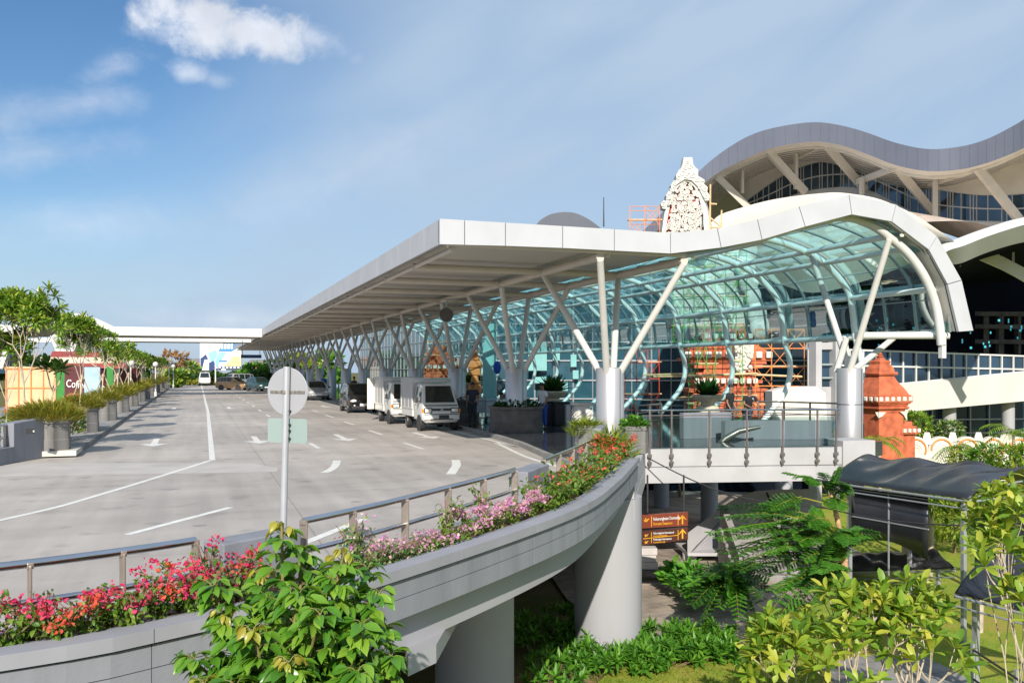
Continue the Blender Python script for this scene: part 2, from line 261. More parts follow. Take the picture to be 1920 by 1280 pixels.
def ground_mat(name,cs,scale):
    m,t,b=nt(name); N=t.nodes; tc=N.new('ShaderNodeTexCoord'); n=N.new('ShaderNodeTexNoise'); n.inputs['Scale'].default_value=scale; n.inputs['Detail'].default_value=9; n.inputs['Roughness'].default_value=.7; lk(t,tc.outputs['Object'],n.inputs['Vector'])
    r=N.new('ShaderNodeValToRGB'); cr=r.color_ramp
    while len(cr.elements)<len(cs): cr.elements.new(.5)
    for i,c in enumerate(cs): cr.elements[i].position=.32+.36*i/(len(cs)-1); cr.elements[i].color=(*c,1)
    lk(t,n.outputs['Fac'],r.inputs[0]); lk(t,r.outputs[0],b.inputs['Base Color']); b.inputs['Roughness'].default_value=.95; b.inputs['Specular IOR Level'].default_value=.15
    n2=N.new('ShaderNodeTexNoise'); n2.inputs['Scale'].default_value=22; lk(t,tc.outputs['Object'],n2.inputs['Vector']); bp=N.new('ShaderNodeBump'); bp.inputs['Strength'].default_value=.6; bp.inputs['Distance'].default_value=.05; lk(t,n2.outputs['Fac'],bp.inputs['Height']); lk(t,bp.outputs[0],b.inputs['Normal'])
ground_mat('lawn',[(.36,.24,.10),(.29,.29,.045),(.19,.27,.03),(.28,.33,.045)],.7); ground_mat('earth',[(.07,.10,.02),(.16,.12,.06),(.10,.12,.03),(.2,.15,.08)],.15); ground_mat('bare_soil',[(.34,.22,.13),(.25,.15,.08),(.40,.27,.16)],1.2)
# ---------------------------------------------------------------- curves
def spline(pts,n=8):
    pts=[Vector(p) for p in pts]; out=[]
    for i in range(len(pts)-1):
        p0=pts[max(i-1,0)];p1=pts[i];p2=pts[i+1];p3=pts[min(i+2,len(pts)-1)]
        for k in range(n):
            t=k/n; out.append(.5*((2*p1)+(p2-p0)*t+(2*p0-5*p1+4*p2-p3)*t*t+(-p0+3*p1-3*p2+p3)*t**3))
    out.append(pts[-1]); return out
def resample(pts,step):
    out=[pts[0]]; acc=0
    for a,b in zip(pts,pts[1:]):
        L=(b-a).length; d=step-acc
        while d<=L: out.append(a.lerp(b,d/L)); d+=step
        acc=(acc+L)%step if step else 0
        acc=L-(d-step)
    return out
def cw2(l): return [CW(x,y,0) for x,y in l]
OUT=spline(cw2([(-16,3.4),(-9.5,3.7),(-6,4.5),(-3.42,5.85),(-2.49,6.62),(-1.30,8.03),(.784,11.8),(1.77,14.9),(2.72,18.9)]),10)
RAIL=spline(cw2([(-16,4.6),(-9.5,4.75),(-6,5.4),(-3.89,6.65),(-2.67,7.80),(-1.69,9.3),(-.81,11.1),(.04,13.05),(1.03,16.1),(2.05,19.9)]),10)
def offs(c,d,z):
    o=[]
    for i,p in enumerate(c):
        t=(c[min(i+1,len(c)-1)]-c[max(i-1,0)]).normalized(); o.append(Vector((p.x-t.y*d,p.y+t.x*d,z)))
    return o
def S(name,mb,mat,label,cat,**k):
    o=mb.build(name,MT[mat] if isinstance(mat,str) else mat,**k); return tag(o,label,cat,kind='structure')
# ground
S('ground',MB().add([(-900,-900,ZL-.06),(900,-900,ZL-.06),(900,1500,ZL-.06),(-900,1500,ZL-.06)],[(0,1,2,3)]),'earth','wide ground of grass and earth below and beyond the raised road','ground')
lw=[CW(-2,4,0),CW(40,4,0),CW(60,60,0),CW(6,60,0),CW(3.5,21.5,0),CW(1,16,0)]
S('lawn',MB().prism([(p.x,p.y) for p in lw],ZL-.05,ZL),'lawn','sunny patchy lawn below the balcony and the covered walkway','lawn')
bs=[G(930,1280,ZL),G(1045,1245,ZL),G(1075,1262,ZL),G(1120,1280,ZL),G(1040,1330,ZL),G(930,1330,ZL)]
S('bare_soil_patch',MB().prism([(p.x,p.y) for p in bs],ZL+.002,ZL+.006),'bare_soil','bare sandy soil patch beside the pillar under the ramp','soil')
pv=[G(1195,1215,ZL),G(1395,1205,ZL),G(1400,1150,ZL),G(1520,1130,ZL),CW(12,30,0),CW(12,46,0),CW(-1,46,0),CW(1.5,24,0)]
S('lower_paving',MB().prism([(p.x,p.y) for p in pv],ZL+.004,ZL+.008),'lower_paving','brown stone paving at the lower entrance beneath the balcony','paving')
pw=[G(1600,1232,ZL),G(1720,1222,ZL),G(1830,1280,ZL),G(1890,1330,ZL),G(1600,1330,ZL),G(1540,1250,ZL)]
S('garden_path',MB().prism([(p.x,p.y) for p in pw],ZL+.004,ZL+.010),'sidewalk_paving','grey paved garden path below the black walkway shelters','path')
# road deck
inner=offs(OUT,.30,0)
KERB=[(-1.1,126),(-1.1,8),(-1.5,3),(-2.1,-.6),(-2.35,-3.2)]
dk=[(p.x,p.y) for p in inner]+[(-1.2,-3.9),(.6,-.6),(3,3),(9.2,4),(9.2,126),(-22,126),(-22,3.9),(-33,-3),(-33,-16)]
S('road_deck',MB().prism(dk,-.30,0),'road_concrete','pale grey concrete drop-off road curving past the terminal canopy','road')
con=[(-1.08,126),(-1.08,8),(-1.48,3),(-2.08,-.6),(-2.33,-3.2),(-2.2,-4.2),(-1.2,-3.2),(1.1,.02),(6.85,-1.28),(8.0,-1.0),(9.4,-.4),(9.4,126)]
S('concourse_floor',MB().prism(con,-.34,.12),'granite','polished dark granite concourse floor under the canopy','floor')
kb=[Vector((x,y,.065)) for x,y in KERB]; kl=MB()
A=offs(kb,.0,0);B=offs(kb,-.16,0)
kp=[(p.x,p.y) for p in A]+[(p.x,p.y) for p in B[::-1]]
S('concourse_kerb',MB().prism(kp,.004,.135),'kerb_grey','low stone kerb along the canopy side of the road','kerb')
S('sidewalk',MB().prism([(-14.45,4.3),(-14.45,126),(-22,126),(-22,4.3)],-.1,.145),'sidewalk_paving','grey sidewalk with round planters on the left of the road','sidewalk')
S('kerb',MB().prism([(-14.25,4.2),(-14.25,126),(-14.452,126),(-14.452,4.2)],.003,.155),'kerb_grey','dark worn kerb of the planted sidewalk','kerb')
# markings, 4 mm above the deck
def line(pts,w,z=.004):
    a=[Vector((p[0],p[1],z)) for p in pts]; return MB().strip(offs(a,-w/2,z),offs(a,w/2,z))
def mark(pts,w,label): S('lane_line',line(pts,w),'road_paint',label,'lane line')
g=lambda u,v:G(u,v)
mark(spline([(-18,-12.6,0),tuple(g(0,975)),tuple(g(201,923)),(-10.75,1.85,0)],8),.13,'long white edge line sweeping from the left to the bend')
mark([(-10.72,1.8,0),(-10.5,30,0),(-10.4,116,0)],.15,'long straight white line running away between the left lanes')
mark([g(238,1002),g(432,951)],.14,'single white dash nearest the railing, left of the sign pole')
mark([g(570,1018),g(682,973)],.15,'white line seen through the railing right of the sign pole')
mark(spline([g(608,886),g(622,879),g(629,872),g(632,863)],5),.2,'short curved white dash right of the sign plate')
mark(spline([g(845,889),g(851,880),g(856,871),g(854,862)],5),.22,'short curved white dash in front of the front truck')
mark(spline([(-1.75,75,0),(-1.75,9,0),(-1.95,4.5,0),(-2.6,0,0),(-2.75,-3,0)],8),.13,'thin white edge line beside the canopy kerb')
for i in range(19):
    y=3.1+6.1*i
    mark([(-4.7,y,0),(-4.75,y+2.4,0)],.13,f'white lane dash, {ORD[i]} from the front in the row nearest the trucks')
for i in range(19):
    y=4.4+6.25*i
    mark([(-7.62,y,0),(-7.65,y+2.0,0)],.13,f'white lane dash, {ORD[i]} from the front in the row passing behind the sign')
def arrow(x,y,label,L=3.2):
    m=MB(); z=.0045
    m.add([(x-.10,y+1.0,z),(x+.10,y+1.0,z),(x+.10,y+L,z),(x-.10,y+L,z)],[(0,1,2,3)]); m.add([(x,y,z),(x+.45,y+1.0,z),(x-.45,y+1.0,z)],[(0,1,2)])
    S('lane_arrow',m,'road_paint',label,'lane arrow')
for x,lane in((-3.35,'in front of the front truck'),(-6.3,'in the middle lane right of the sign'),(-9.2,'in the lane left of the sign'),(-12.4,'in the far left lane by the planters')):
    for k,y in enumerate((6.8,33,66)): arrow(x,y,f'white lane arrow {["nearest the camera","halfway down the road","far down the road"][k]} {lane}')
M('road_patch',(.43,.40,.375),.75,0,1.5,.08,dirt=.3)
S('concrete_patch',MB().prism([tuple(g(-150,868))[:2],tuple(g(470,868))[:2],tuple(g(522,877))[:2],tuple(g(519,884))[:2],tuple(g(-150,896))[:2]],.002,.0035),'road_patch','paler concrete repair strip across the left of the road','road patch')
for q,(u,v,r) in enumerate(((318,917,.16),(372,985,.10),(915,873,.22),(668,940,.1))):
    c=g(u,v); pts=[(c.x+r*(1+.3*math.sin(3*a+q))*math.cos(a),c.y+.8*r*math.sin(a)) for a in [2*PI*i/14 for i in range(14)]]
    S('road_stain',MB().prism(pts,.0015,.003),'kerb_grey',f'small dark stain on the concrete road, {["left of the sign pole near the edge line","left of the near white dash","just past the second parapet block","right of the sign pole"][q]}','stain')
# ---------------------------------------------------------------- curved ramp edge with planted trough
ramp=thing('ramp_bridge','curved grey concrete ramp edge with a planted trough, on round piers','bridge',(0,0,0))
seg=resample(OUT,1.9)
def sect(c,prof):  # prof list of (inward offset, z)
    return [[q for q in row] for row in zip(*[offs(c,d,z) for d,z in prof])]
# fascia panels with open joints
pm=MB()
fine=OUT
cum=[0]
for a,b in zip(fine,fine[1:]): cum.append(cum[-1]+(b-a).length)
def at_len(L):
    for i in range(len(fine)-1):
        if cum[i+1]>=L: return fine[i].lerp(fine[i+1],(L-cum[i])/(cum[i+1]-cum[i]))
    return fine[-1]
def piece(L0,L1,prof,mb):
    n=max(2,int((L1-L0)/.25)); c=[at_len(L0+(L1-L0)*k/n) for k in range(n+1)]
    t0=(c[1]-c[0]).normalized()
    mb.loft(sect(c,prof),closed=True,cap=True)
tot=cum[-1]; L=0.0; lip=MB(); low=MB()
while L<tot-.1:
    e=min(L+1.75,tot)
    piece(L+.004,e-.004,[(-.045,.50),(-.045,.395),(.02,.385),(.02,.34),(.16,.34),(.16,.50)],lip)
    piece(L+.004,e-.004,[(.0,.372),(.0,.20),(.06,.20),(.06,.372)],pm)
    piece(L+.004,e-.004,[(.0,.192),(.0,.0),(.06,.0),(.06,.192)],pm)
    L=e
lip.build('coping',MT['grey_lip'],ramp,fixn=True); pm.build('fascia_panel',MT['grey_render'],ramp,fixn=True)
bk=MB(); piece(.01,tot-.01,[(.055,.47),(.055,.03),(.30,.03),(.30,.47)],bk); bk.build('trough_wall',MT['grey_render'],ramp,fixn=True)
gd=MB(); piece(.01,tot-.3,[(.26,.04),(.26,-.42),(.75,-.42),(.75,.04)],gd)
gd.build('girder',MT['pier_paint'],ramp,fixn=True)
iw=MB(); RS=[p for p in RAIL]
iw.loft(sect(RS,[(-.07,-.01),(-.07,.40),(.07,.40),(.07,-.01)]),closed=True,cap=True); iw.build('inner_wall',MT['grey_render'],ramp,fixn=True)
so=MB(); oo=offs(OUT,.15,.42); ii=[Vector((p.x,p.y,.41)) for p in RAIL]
ii=offs(RAIL,-.06,.40)
so.strip(oo,ii); so.build('soil_bed',MT['soil'],ramp)
# piers and cross head
def pier(u,Y,r,top,zb=ZL-.02):
    c=P(u,VH,Y); mb=MB().lathe([(r,zb),(r,top)],40,(c.x,c.y,0)); mb.build('pier',MT['pier_paint'],ramp,smooth=40)
pier(1140,19.6,.75,-.43); pier(890,16.0,.72,-.31); pier(300,9.5,.78,-.43)
c0=P(792,VH,8.9); ch=MB(); d=(OUT[-20]-OUT[-45]).normalized(); 
pA=P(765,VH,8.55);pB=P(818,VH,8.95);pC=P(900,VH,12.4);pD=P(740,VH,12.6)
ch.prism([(p.x,p.y) for p in(pA,pB,pC,pD)],-.60,-.415); ch.build('cross_head',MT['pier_paint'],ramp)
# end block where the ramp meets the balcony
# parapet blocks along the railing
def block(u0,Y0,u1,Y1,z1,lamp,th=.3,name='parapet_block'):
    a=P(u0,VH,Y0);b=P(u1,VH,Y1); d=(b-a); d.z=0; d.normalize(); n=Vector((-d.y,d.x,0))
    m=MB(); q=[a-n*th/2,b-n*th/2,b+n*th/2,a+n*th/2]; m.prism([(p.x,p.y) for p in q],0.02,z1)
    o=m.build(name,MT['grey_render'],ramp,bev=.015,fixn=True); return o
block(400,7.8,546,8.5,.86,0); block(972,13.15,1013,14.3,.86,0); block(1119,19.9,1131,21.3,1.05,0,.2)
lb=MB(); pc=P(1122.5,834,19.75); lb.box(pc,(.16,.05,.12),-.35); lb.build('wall_lamp',MT['plastic_dark'],ramp)
# ---------------------------------------------------------------- railings
def railpts(u0,u1):
    o=[]
    for p in RAIL:
        dx,dy=p.x-CX,p.y-CY; X=CA*dx-SA*dy; Y=SA*dx+CA*dy
        if Y>1 and u0-.1<=U0+F*X/Y<=u1+.1: o.append(p)
    return o
def railing(u0,u1,posts,label,dark=False):
    t=thing('steel_railing',label,'railing',(0,0,0),group='steel railings along the ramp')
    c=railpts(u0,u1); up=[Vector((p.x,p.y,.90)) for p in c]; lo=[Vector((p.x,p.y,.60)) for p in c]
    MB().tube(up,.034,12).build('top_rail',MT['steel_rail'],t,smooth=50); MB().tube(lo,.027,10).build('lower_rail',MT['steel_rail'],t,smooth=50)
    for pu in posts:
        k=min(c,key=lambda p:abs(U0+F*(CA*(p.x-CX)-SA*(p.y-CY))/(SA*(p.x-CX)+CA*(p.y-CY))-pu)); i=c.index(k); d=(c[min(i+1,len(c)-1)]-c[max(i-1,0)]); a=math.atan2(d.y,d.x)
        m=MB(); m.box((k.x,k.y,.63),(.022,.10,.52),a); m.box((k.x,k.y,.885),(.05,.075,.05),a); m.build('post',MT['post_bronze'],t,bev=.008)
railing(-620,396,[-560,-320,-120,58,240,388],'steel railing at the left end of the ramp behind the pink bougainvillea')
railing(552,966,[556,660,755,840,907,962],'middle steel railing of the ramp between the two grey parapet blocks')
railing(1018,1133,[1024,1048,1075,1100,1128],'short far steel railing of the ramp ending at the first canopy column')
# ---------------------------------------------------------------- balcony with glass balustrade
bal=thing('balcony','pale grey balcony edge beam beside the first canopy column','balcony',(0,0,0))
be=[Vector((-2.15,-5.55,0)),Vector((1.1,-.07,0)),Vector((6.8,-1.42,0)),Vector((7.75,-1.5,0))]
def lofted(c,prof,mb): return mb.loft(sect(c,prof),closed=True,cap=True)
lofted(be,[(0,.10),(0,-.42),(.05,-.42),(.05,-.46),(.0,-.46),(.0,-.90),(.55,-.90),(.55,.10)],MB()).build('edge_beam',MT['pale_concrete'],bal,fixn=True)
pb=P(1590,864,26.6); MB().box((pb.x,pb.y,-.35),(1.1,1.1,1.25),-.1).build('column_pedestal',MT['pale_concrete'],bal,bev=.01)
sl=MB(); sl.prism([(-1.0,-2.6),(1.3,1.0),(6.9,-.4),(9,0),(9,8),(3,8)],-.62,-.345); sl.build('slab',MT['pale_concrete'],bal)
gr=thing('glass_balustrade','glass balustrade with dark steel posts on the balcony edge','railing',(0,0,0))
e0=Vector((1.1,-.10,0));e1=Vector((6.8,-1.45,0))
def bpt(t): return e0.lerp(e1,t)
def uu(u,a=e0,b=e1):
    lo,hi=0.,1.
    for _ in range(40):
        m=(lo+hi)/2;p=a.lerp(b,m);dx,dy=p.x-CX,p.y-CY
        if U0+F*(CA*dx-SA*dy)/(SA*dx+CA*dy)<u: lo=m
        else: hi=m
    return a.lerp(b,lo)
bp=[uu(u) for u in(1217,1258,1329,1399,1466,1531,1566)]; dv=(e1-e0).normalized(); nv=Vector((dv.y,-dv.x,0)); az=math.atan2(dv.y,dv.x)
MB().tube([e0+Vector((-.15,.03,1.21)),e1+Vector((.05,0,1.21))],.028,10).build('top_rail',MT['steel_rail'],gr,smooth=50)
MB().tube([e0+Vector((-.15,.03,1.06)),e1+Vector((.05,0,1.06))],.016,8).build('middle_rail',MT['rail_dark'],gr,smooth=50)
for k,p in enumerate(bp):
    q=p+nv*.06; m=MB(); m.box((q.x,q.y,.40),(.05,.05,1.62),az); m.box((q.x,q.y-.0,-.10),(.12,.07,.10),az); m.box((q.x,q.y,-.30),(.12,.07,.08),az); m.build('post',MT['rail_dark'],gr,bev=.006)
for a,b in zip(bp,bp[1:]):
    m=MB(); a2=a+dv*.06+nv*.05; b2=b-dv*.06+nv*.05; m.slab([a2+Vector((0,0,.14)),b2+Vector((0,0,.14)),b2+Vector((0,0,1.0)),a2+Vector((0,0,1.0))],nv,.012); m.build('glass_pane',MT['rail_glass'],gr)
# rear rails on the concourse, dark steel
def rail_line(label,pts,h=1.05,n=6,mat='rail_dark',mid=(.35,.62,.84)):
    t=thing('dark_railing',label,'railing',(0,0,0),group='dark railings on the concourse'); pts=[Vector(p) for p in pts]
    MB().tube([p+Vector((0,0,h)) for p in pts],.03,8).build('top_rail',MT[mat],t,smooth=50)
    for zz in mid: MB().tube([p+Vector((0,0,zz)) for p in pts],.014,6).build('middle_rail',MT[mat],t,smooth=50)
    tot=sum((b-a).length for a,b in zip(pts,pts[1:]))
    for a,b in zip(pts,pts[1:]):
        k=max(1,round(n*(b-a).length/tot))
        for i in range(k+1): 
            q=a.lerp(b,i/k); MB().box((q.x,q.y,q.z+h/2),(.05,.05,h)).build('post',MT[mat],t)
z0=.12
f=lambda u,v,Y:tuple(P(u,v,Y).xy)+(z0,)
rail_line('dark steel railing across the concourse behind the two men in black',[f(1192,VH,35),f(1330,VH,34.5),f(1470,VH,33),f(1570,VH,31.5)],n=9)
rail_line('short dark steel railing between the first column and the stone urn',[f(1195,VH,29.5),f(1240,VH,31)],n=2,mid=(.5,.8))
# stair parapets on the concourse behind the balustrade
def wallthing(label,pts,th,h,mat='grey_render',z=z0,name='low_wall',cat='wall'):
    pts=[Vector((p[0],p[1],0)) for p in pts]; m=MB(); m.loft(sect(pts,[(0,z),(0,z+h),(th,z+h),(th,z)]),closed=True,cap=True); o=m.build(name,MT[mat],bev=.01,fixn=True); return tag(o,label,cat)
wallthing('low grey wall behind the left half of the glass balustrade',[f(1282,VH,28.5),f(1372,VH,29.2)],.25,.85)
wallthing('low pale grey wall behind the right half of the glass balustrade',[f(1360,VH,28.0),f(1395,VH,28.4),f(1560,VH,28.4)],.2,.62,'aqua_panel' if 0 else 'grey_render')
cs=MB(); cs.tube([P(1345,838,27.6),P(1360,822,27.6),P(1385,808,27.6),P(1425,800,27.6)],[.10,.11,.10,.06],8); tag(cs.build('stair_handrail',MT['rail_dark'],smooth=50),'curved dark stair handrail rising behind the balustrade','handrail')
# ---------------------------------------------------------------- departures canopy with glazed vault
can=thing('terminal_canopy','long flat canopy on V columns with a glazed wavy vault on its right side','canopy',(0,0,0))
YE=118.0; Y0=-2.22
BOT=[(-5.62,5.40),(-3.95,5.44),(-2.42,5.46),(-.97,5.46),(.68,5.46),(2.24,5.69),(3.55,5.97),(4.99,6.41),(6.61,6.85),(8.06,6.73),(9.46,5.97),(10.19,4.96),(10.63,3.53)]
TOP=[(-5.62,6.01),(-3.95,6.01),(-2.42,6.01),(-.97,6.01),(.68,6.00),(2.12,6.19),(3.40,6.52),(4.78,6.96),(6.51,7.41),(8.22,7.23),(9.77,6.38),(10.73,5.10),(11.2,3.57)]
# short corner panel as in the photo
def panel(mb,a0,a1,b0,b1,y,t=.09,g=.012):
    A0=Vector((a0[0],y,a0[1]));A1=Vector((a1[0],y,a1[1]));B0=Vector((b0[0],y,b0[1]));B1=Vector((b1[0],y,b1[1]))
    d=(A1-A0).normalized()*g; q=[B0+d,B1-d,A1-d,A0+d]
    mb.slab([q[3],q[2],q[1],q[0]],(0,1,0),t)
ff=MB(); bl=list(BOT);tl=list(TOP); bl.insert(1,(-5.0,5.415)); tl.insert(1,(-5.0,6.01))
for i in range(len(bl)-1): panel(ff,tl[i],tl[i+1],bl[i],bl[i+1],Y0)
ff.build('front_fascia',MT['silver_panel'],can,fixn=True)
lf=MB(); y=Y0
while y<YE:
    e=min(y+1.55,YE); lf.box((-5.575,(y+e)/2,5.705),(.09,e-y-.012,.60)); y=e
lf.build('side_fascia',MT['silver_panel'],can)
bk=MB(); bk.box((-5.50,(Y0+YE)/2+.06,5.70),(.05,YE-Y0-.2,.56))
for i in range(len(bl)-1):
    A0=Vector((tl[i][0],Y0+.1,tl[i][1]-.03));A1=Vector((tl[i+1][0],Y0+.1,tl[i+1][1]-.03));B0=Vector((bl[i][0],Y0+.1,bl[i][1]+.03));B1=Vector((bl[i+1][0],Y0+.1,bl[i+1][1]+.03)); bk.slab([A0,A1,B1,B0],(0,1,0),.04)
bk.build('fascia_backing',MT['dark_gap'],can,fixn=True)
# fascia return (depth) following the wave
rt=MB(); rows=[]
for (xb,zb),(xt,zt) in zip(bl,tl): rows.append([(xb,Y0+.14,zb+.02),(xb,Y0+.95,zb+.10)])
rt.loft(rows); rt.build('fascia_return',MT['soffit'],can)
# flat roof and ribbed soffit
def ribbed():
    m,t,b=nt('soffit_ribbed'); N=t.nodes; tc=N.new('ShaderNodeTexCoord'); w=N.new('ShaderNodeTexWave'); w.bands_direction='Y'; w.inputs['Scale'].default_value=2.2; lk(t,tc.outputs['Object'],w.inputs['Vector'])
    b.inputs['Base Color'].default_value=(.50,.47,.43,1); b.inputs['Roughness'].default_value=.45; bp=N.new('ShaderNodeBump'); bp.inputs['Strength'].default_value=.5; bp.inputs['Distance'].default_value=.03; lk(t,w.outputs['Fac'],bp.inputs['Height']); lk(t,bp.outputs[0],b.inputs['Normal'])
ribbed()
MB().add([(-5.48,Y0+.1,5.56),(-5.48,YE,5.56),(1.35,YE,5.56),(1.35,Y0+.1,5.56)],[(0,1,2,3)]).build('soffit',MT['soffit_ribbed'],can)
MB().box((-2.06,(Y0+YE)/2+.07,5.90),(6.8,YE-Y0-.2,.06)).build('roof_deck',MT['roof_metal'],can)
# tubes
PROF=spline([(1.25,0,5.28),(2.5,0,5.52),(4,0,6.05),(5.2,0,6.52),(6.3,0,6.74),(7.17,0,6.66),(8.27,0,6.38),(9.1,0,6.0),(9.87,0,5.35),(10.2,0,4.75),(10.4,0,3.5),(10.62,0,2.8),(10.65,0,2.2),(10.42,0,1.5),(9.85,0,.85),(9.3,0,.3)],5)
kp=[i for i,p in enumerate(PROF) if p.z<3.55 and p.x>9][0]
YR=[-1.96+3.9*k for k in range(31)]
for k,y in enumerate(YR):
    zq=5.33 if k else 5.50
    MB().tube([(-5.3,y,zq),(1.25,y,zq)],.105,10).build('cross_beam',MT['beam_paint'],can,smooth=50)
    if y<62:
        pts=[Vector((p.x,y,p.z)) for p in (PROF[:kp+1] if k==0 else PROF)]
        if k==0: pts=spline([(1.25,-1.75,5.52),(2.24,-1.75,5.76),(3.55,-1.75,6.04),(5,-1.75,6.47),(6.6,-1.75,6.86),(7.7,-1.75,6.70),(8.5,-1.75,6.30),(9.2,-1.75,5.82),(9.8,-1.75,5.15),(10.18,-1.75,4.4),(10.35,-1.75,3.7),(10.43,-1.75,3.15)],4)
        MB().tube(pts,.11 if k else .14,10).build('vault_rib',MT['white_paint' if k==0 else 'teal_steel'],can,smooth=50)
MB().tube([(-5.22,Y0+.25,5.34),(-5.22,YE,5.34)],.07,8).build('edge_tube',MT['beam_paint'],can,smooth=50)
for x in(-1.25,1.25): MB().tube([(x,Y0+.25,5.32),(x,YE,5.32)],.115,10).build('long_beam',MT['beam_paint'],can,smooth=50)
for x,z in((4.0,6.03),(6.3,6.73),(8.3,6.36),(9.05,6.02),(10.17,4.85),(10.40,3.50)):
    MB().tube([(x,-1.72,z),(x,60.5,z)],.095,10).build('vault_pipe',MT['teal_steel'],can,smooth=50)
# glass bays with mullion frames
def outp(i,o,y):
    a=PROF[max(i-1,0)];b=PROF[min(i+1,kp)]; d=(b-a).normalized(); n=Vector((-d.z,0,d.x)); n=n if n.z>0 or n.x>0 else -n
    return Vector((PROF[i].x,y,PROF[i].z))+n*o
for k in range(16):
    ya,yb=YR[k],YR[k+1]; m=MB(); A=[outp(i,.20,ya+.03) for i in range(kp+1)]; B=[outp(i,.20,yb-.03) for i in range(kp+1)]
    m.strip(A,B); m.build('vault_glass',MT['vault_glass'],can,smooth=60)
    fr=MB()
    for q in range(0,3):
        for dd in((-.035,.035) if q else (0,)):
            yy=ya+(yb-ya)*q/3+dd; fr.tube([outp(i,.17,yy) for i in range(0,kp+1,1)],.024,4)
    for i in range(4,kp,7):
        fr.tube([outp(i,.17,ya),outp(i,.17,yb)],.02,4)
    fr.build('glazing_bar',MT['mullion'],can)
# front horizontal pipe from column to arch end
MB().tube([(8.6,-.05,3.47),(10.75,-1.75,3.44)],.12,10).build('arch_tie',MT['white_paint'],can,smooth=50)
MB().box((10.45,-1.76,3.05),(.16,.15,.62)).build('arch_foot',MT['white_paint'],can)
# columns
def column(x,y,main=True):
    c=MB().lathe([(.40,.0),(.40,2.32),(.385,2.34)],36,(0,0,0)); o=c.build('column',MT['cylinder_metal'],can,smooth=40,loc=(x,y,.1))
    s=MB().box((.405*math.cos(-1.75+.5),.405*math.sin(-1.75+.5),1.16),(.012,.012,2.30)); s.box((0,0,2.33),(.3,.3,.04)); s.build('seam',MT['dark_gap'],o)
    if main: ends=[(-1.25,-1.96,5.14),(1.25,-1.96,5.14),(-1.25,1.96,5.14),(1.25,1.96,5.14)]
    else: ends=[(-.2,-1.9,6.15),(.05,1.9,6.18),(1.9,.1,3.35),(1.75,2.3,3.4)]
    for i,e in enumerate(ends):
        b=Vector((.2 if e[0]>0 else -.2,.2 if e[1]>0 else -.2,2.18)); t=Vector(e)
        MB().tube([b,b.lerp(t,.04),t],[.12,.102,.094],12).build('strut',MT['strut_paint'],o,smooth=50)
    if not main:
        c2=MB().lathe([(.41,1.18),(.41,1.2)],36); c2.build('band',MT['dark_gap'],o)
    return o
for k in range(16): column(0,7.8*k)
column(8.48,.02,False)
MB().tube([(8.35,.5,2.3),(8.6,.3,3.4)],.1,8).build('stub',MT['strut_paint'],can)
# spotlights under the front edge
for u,v in((842,461),(1140,479),(1299,481),(1691,441)):
    p=P(u,v,21.6 if u<900 else 23.3 if u<1200 else 23.9 if u<1400 else 26.0); m=MB().lathe([(.0,-.06),(.05,-.05),(.07,.0),(.07,.05),(.04,.08)],14,p); m.build('spotlight',MT['lamp_glow'],can,smooth=40)
# hanging sign disc, seen from behind
hs=thing('hanging_round_sign','dark round sign disc hanging under the canopy from a pole bracket','sign',tuple(P(837,590,32)))
MB().lathe([(.245,-.015),(.26,-.01),(.26,.01),(.245,.015)],32,(0,0,0),axis='Y').build('disc',MT['planter_dark'],hs)
MB().tube([(.02,.05,-.2),(.02,.05,.55)],.03,8).build('hanger',MT['steel_grey'],hs); MB().tube([(.02,.05,.55),(.5,.05,.62)],.025,8).build('bracket',MT['steel_grey'],hs)
# pipe brackets (drain pipes) by columns: thin dark frames seen along the column row
# ---------------------------------------------------------------- cross canopies over the road
def cross(y0,y1,label,x0=-19,x1=-5.65):
    t=thing('cross_canopy',label,'canopy',(0,0,0),group='white canopies crossing the road')
    m=MB(); x=x0
    while x<x1-.1:
        e=min(x+1.9,x1); m.box(((x+e)/2,y0+.05,5.60),(e-x-.012,.1,.72)); x=e
    m.build('front_fascia',MT['white_paint'],t)
    MB().box(((x0+x1)/2,(y0+y1)/2+.1,5.80),(x1-x0,y1-y0-.2,.16)).build('roof_deck',MT['soffit'],t)
    MB().box(((x0+x1)/2,y1-.05,5.60),(x1-x0,.1,.72)).build('rear_fascia',MT['white_paint'],t)
    for yy in(y0+.8,(y0+y1)/2,y1-.8): MB().tube([(x0,yy,5.45),(x1+.4,yy,5.45)],.12,8).build('beam',MT['beam_paint'],t,smooth=50)
cross(57.5,63.5,'nearer white canopy crossing the road from the left to the main canopy',-26); cross(74,79,'farther white canopy crossing the road behind the first one',-20)
# band sign under the canopy, far
bs_=thing('hanging_band_sign','long dark blank sign band hanging under the far end of the canopy','sign',tuple(P(471,668,84)))
MB().box((0,0,0),(1.9,.12,.32)).build('panel',MT['bill_navy'],bs_); MB().tube([(-.8,0,.16),(-.8,0,1.6)],.03,6).build('hanger',MT['steel_grey'],bs_); MB().tube([(.8,0,.16),(.8,0,1.6)],.03,6).build('hanger',MT['steel_grey'],bs_)
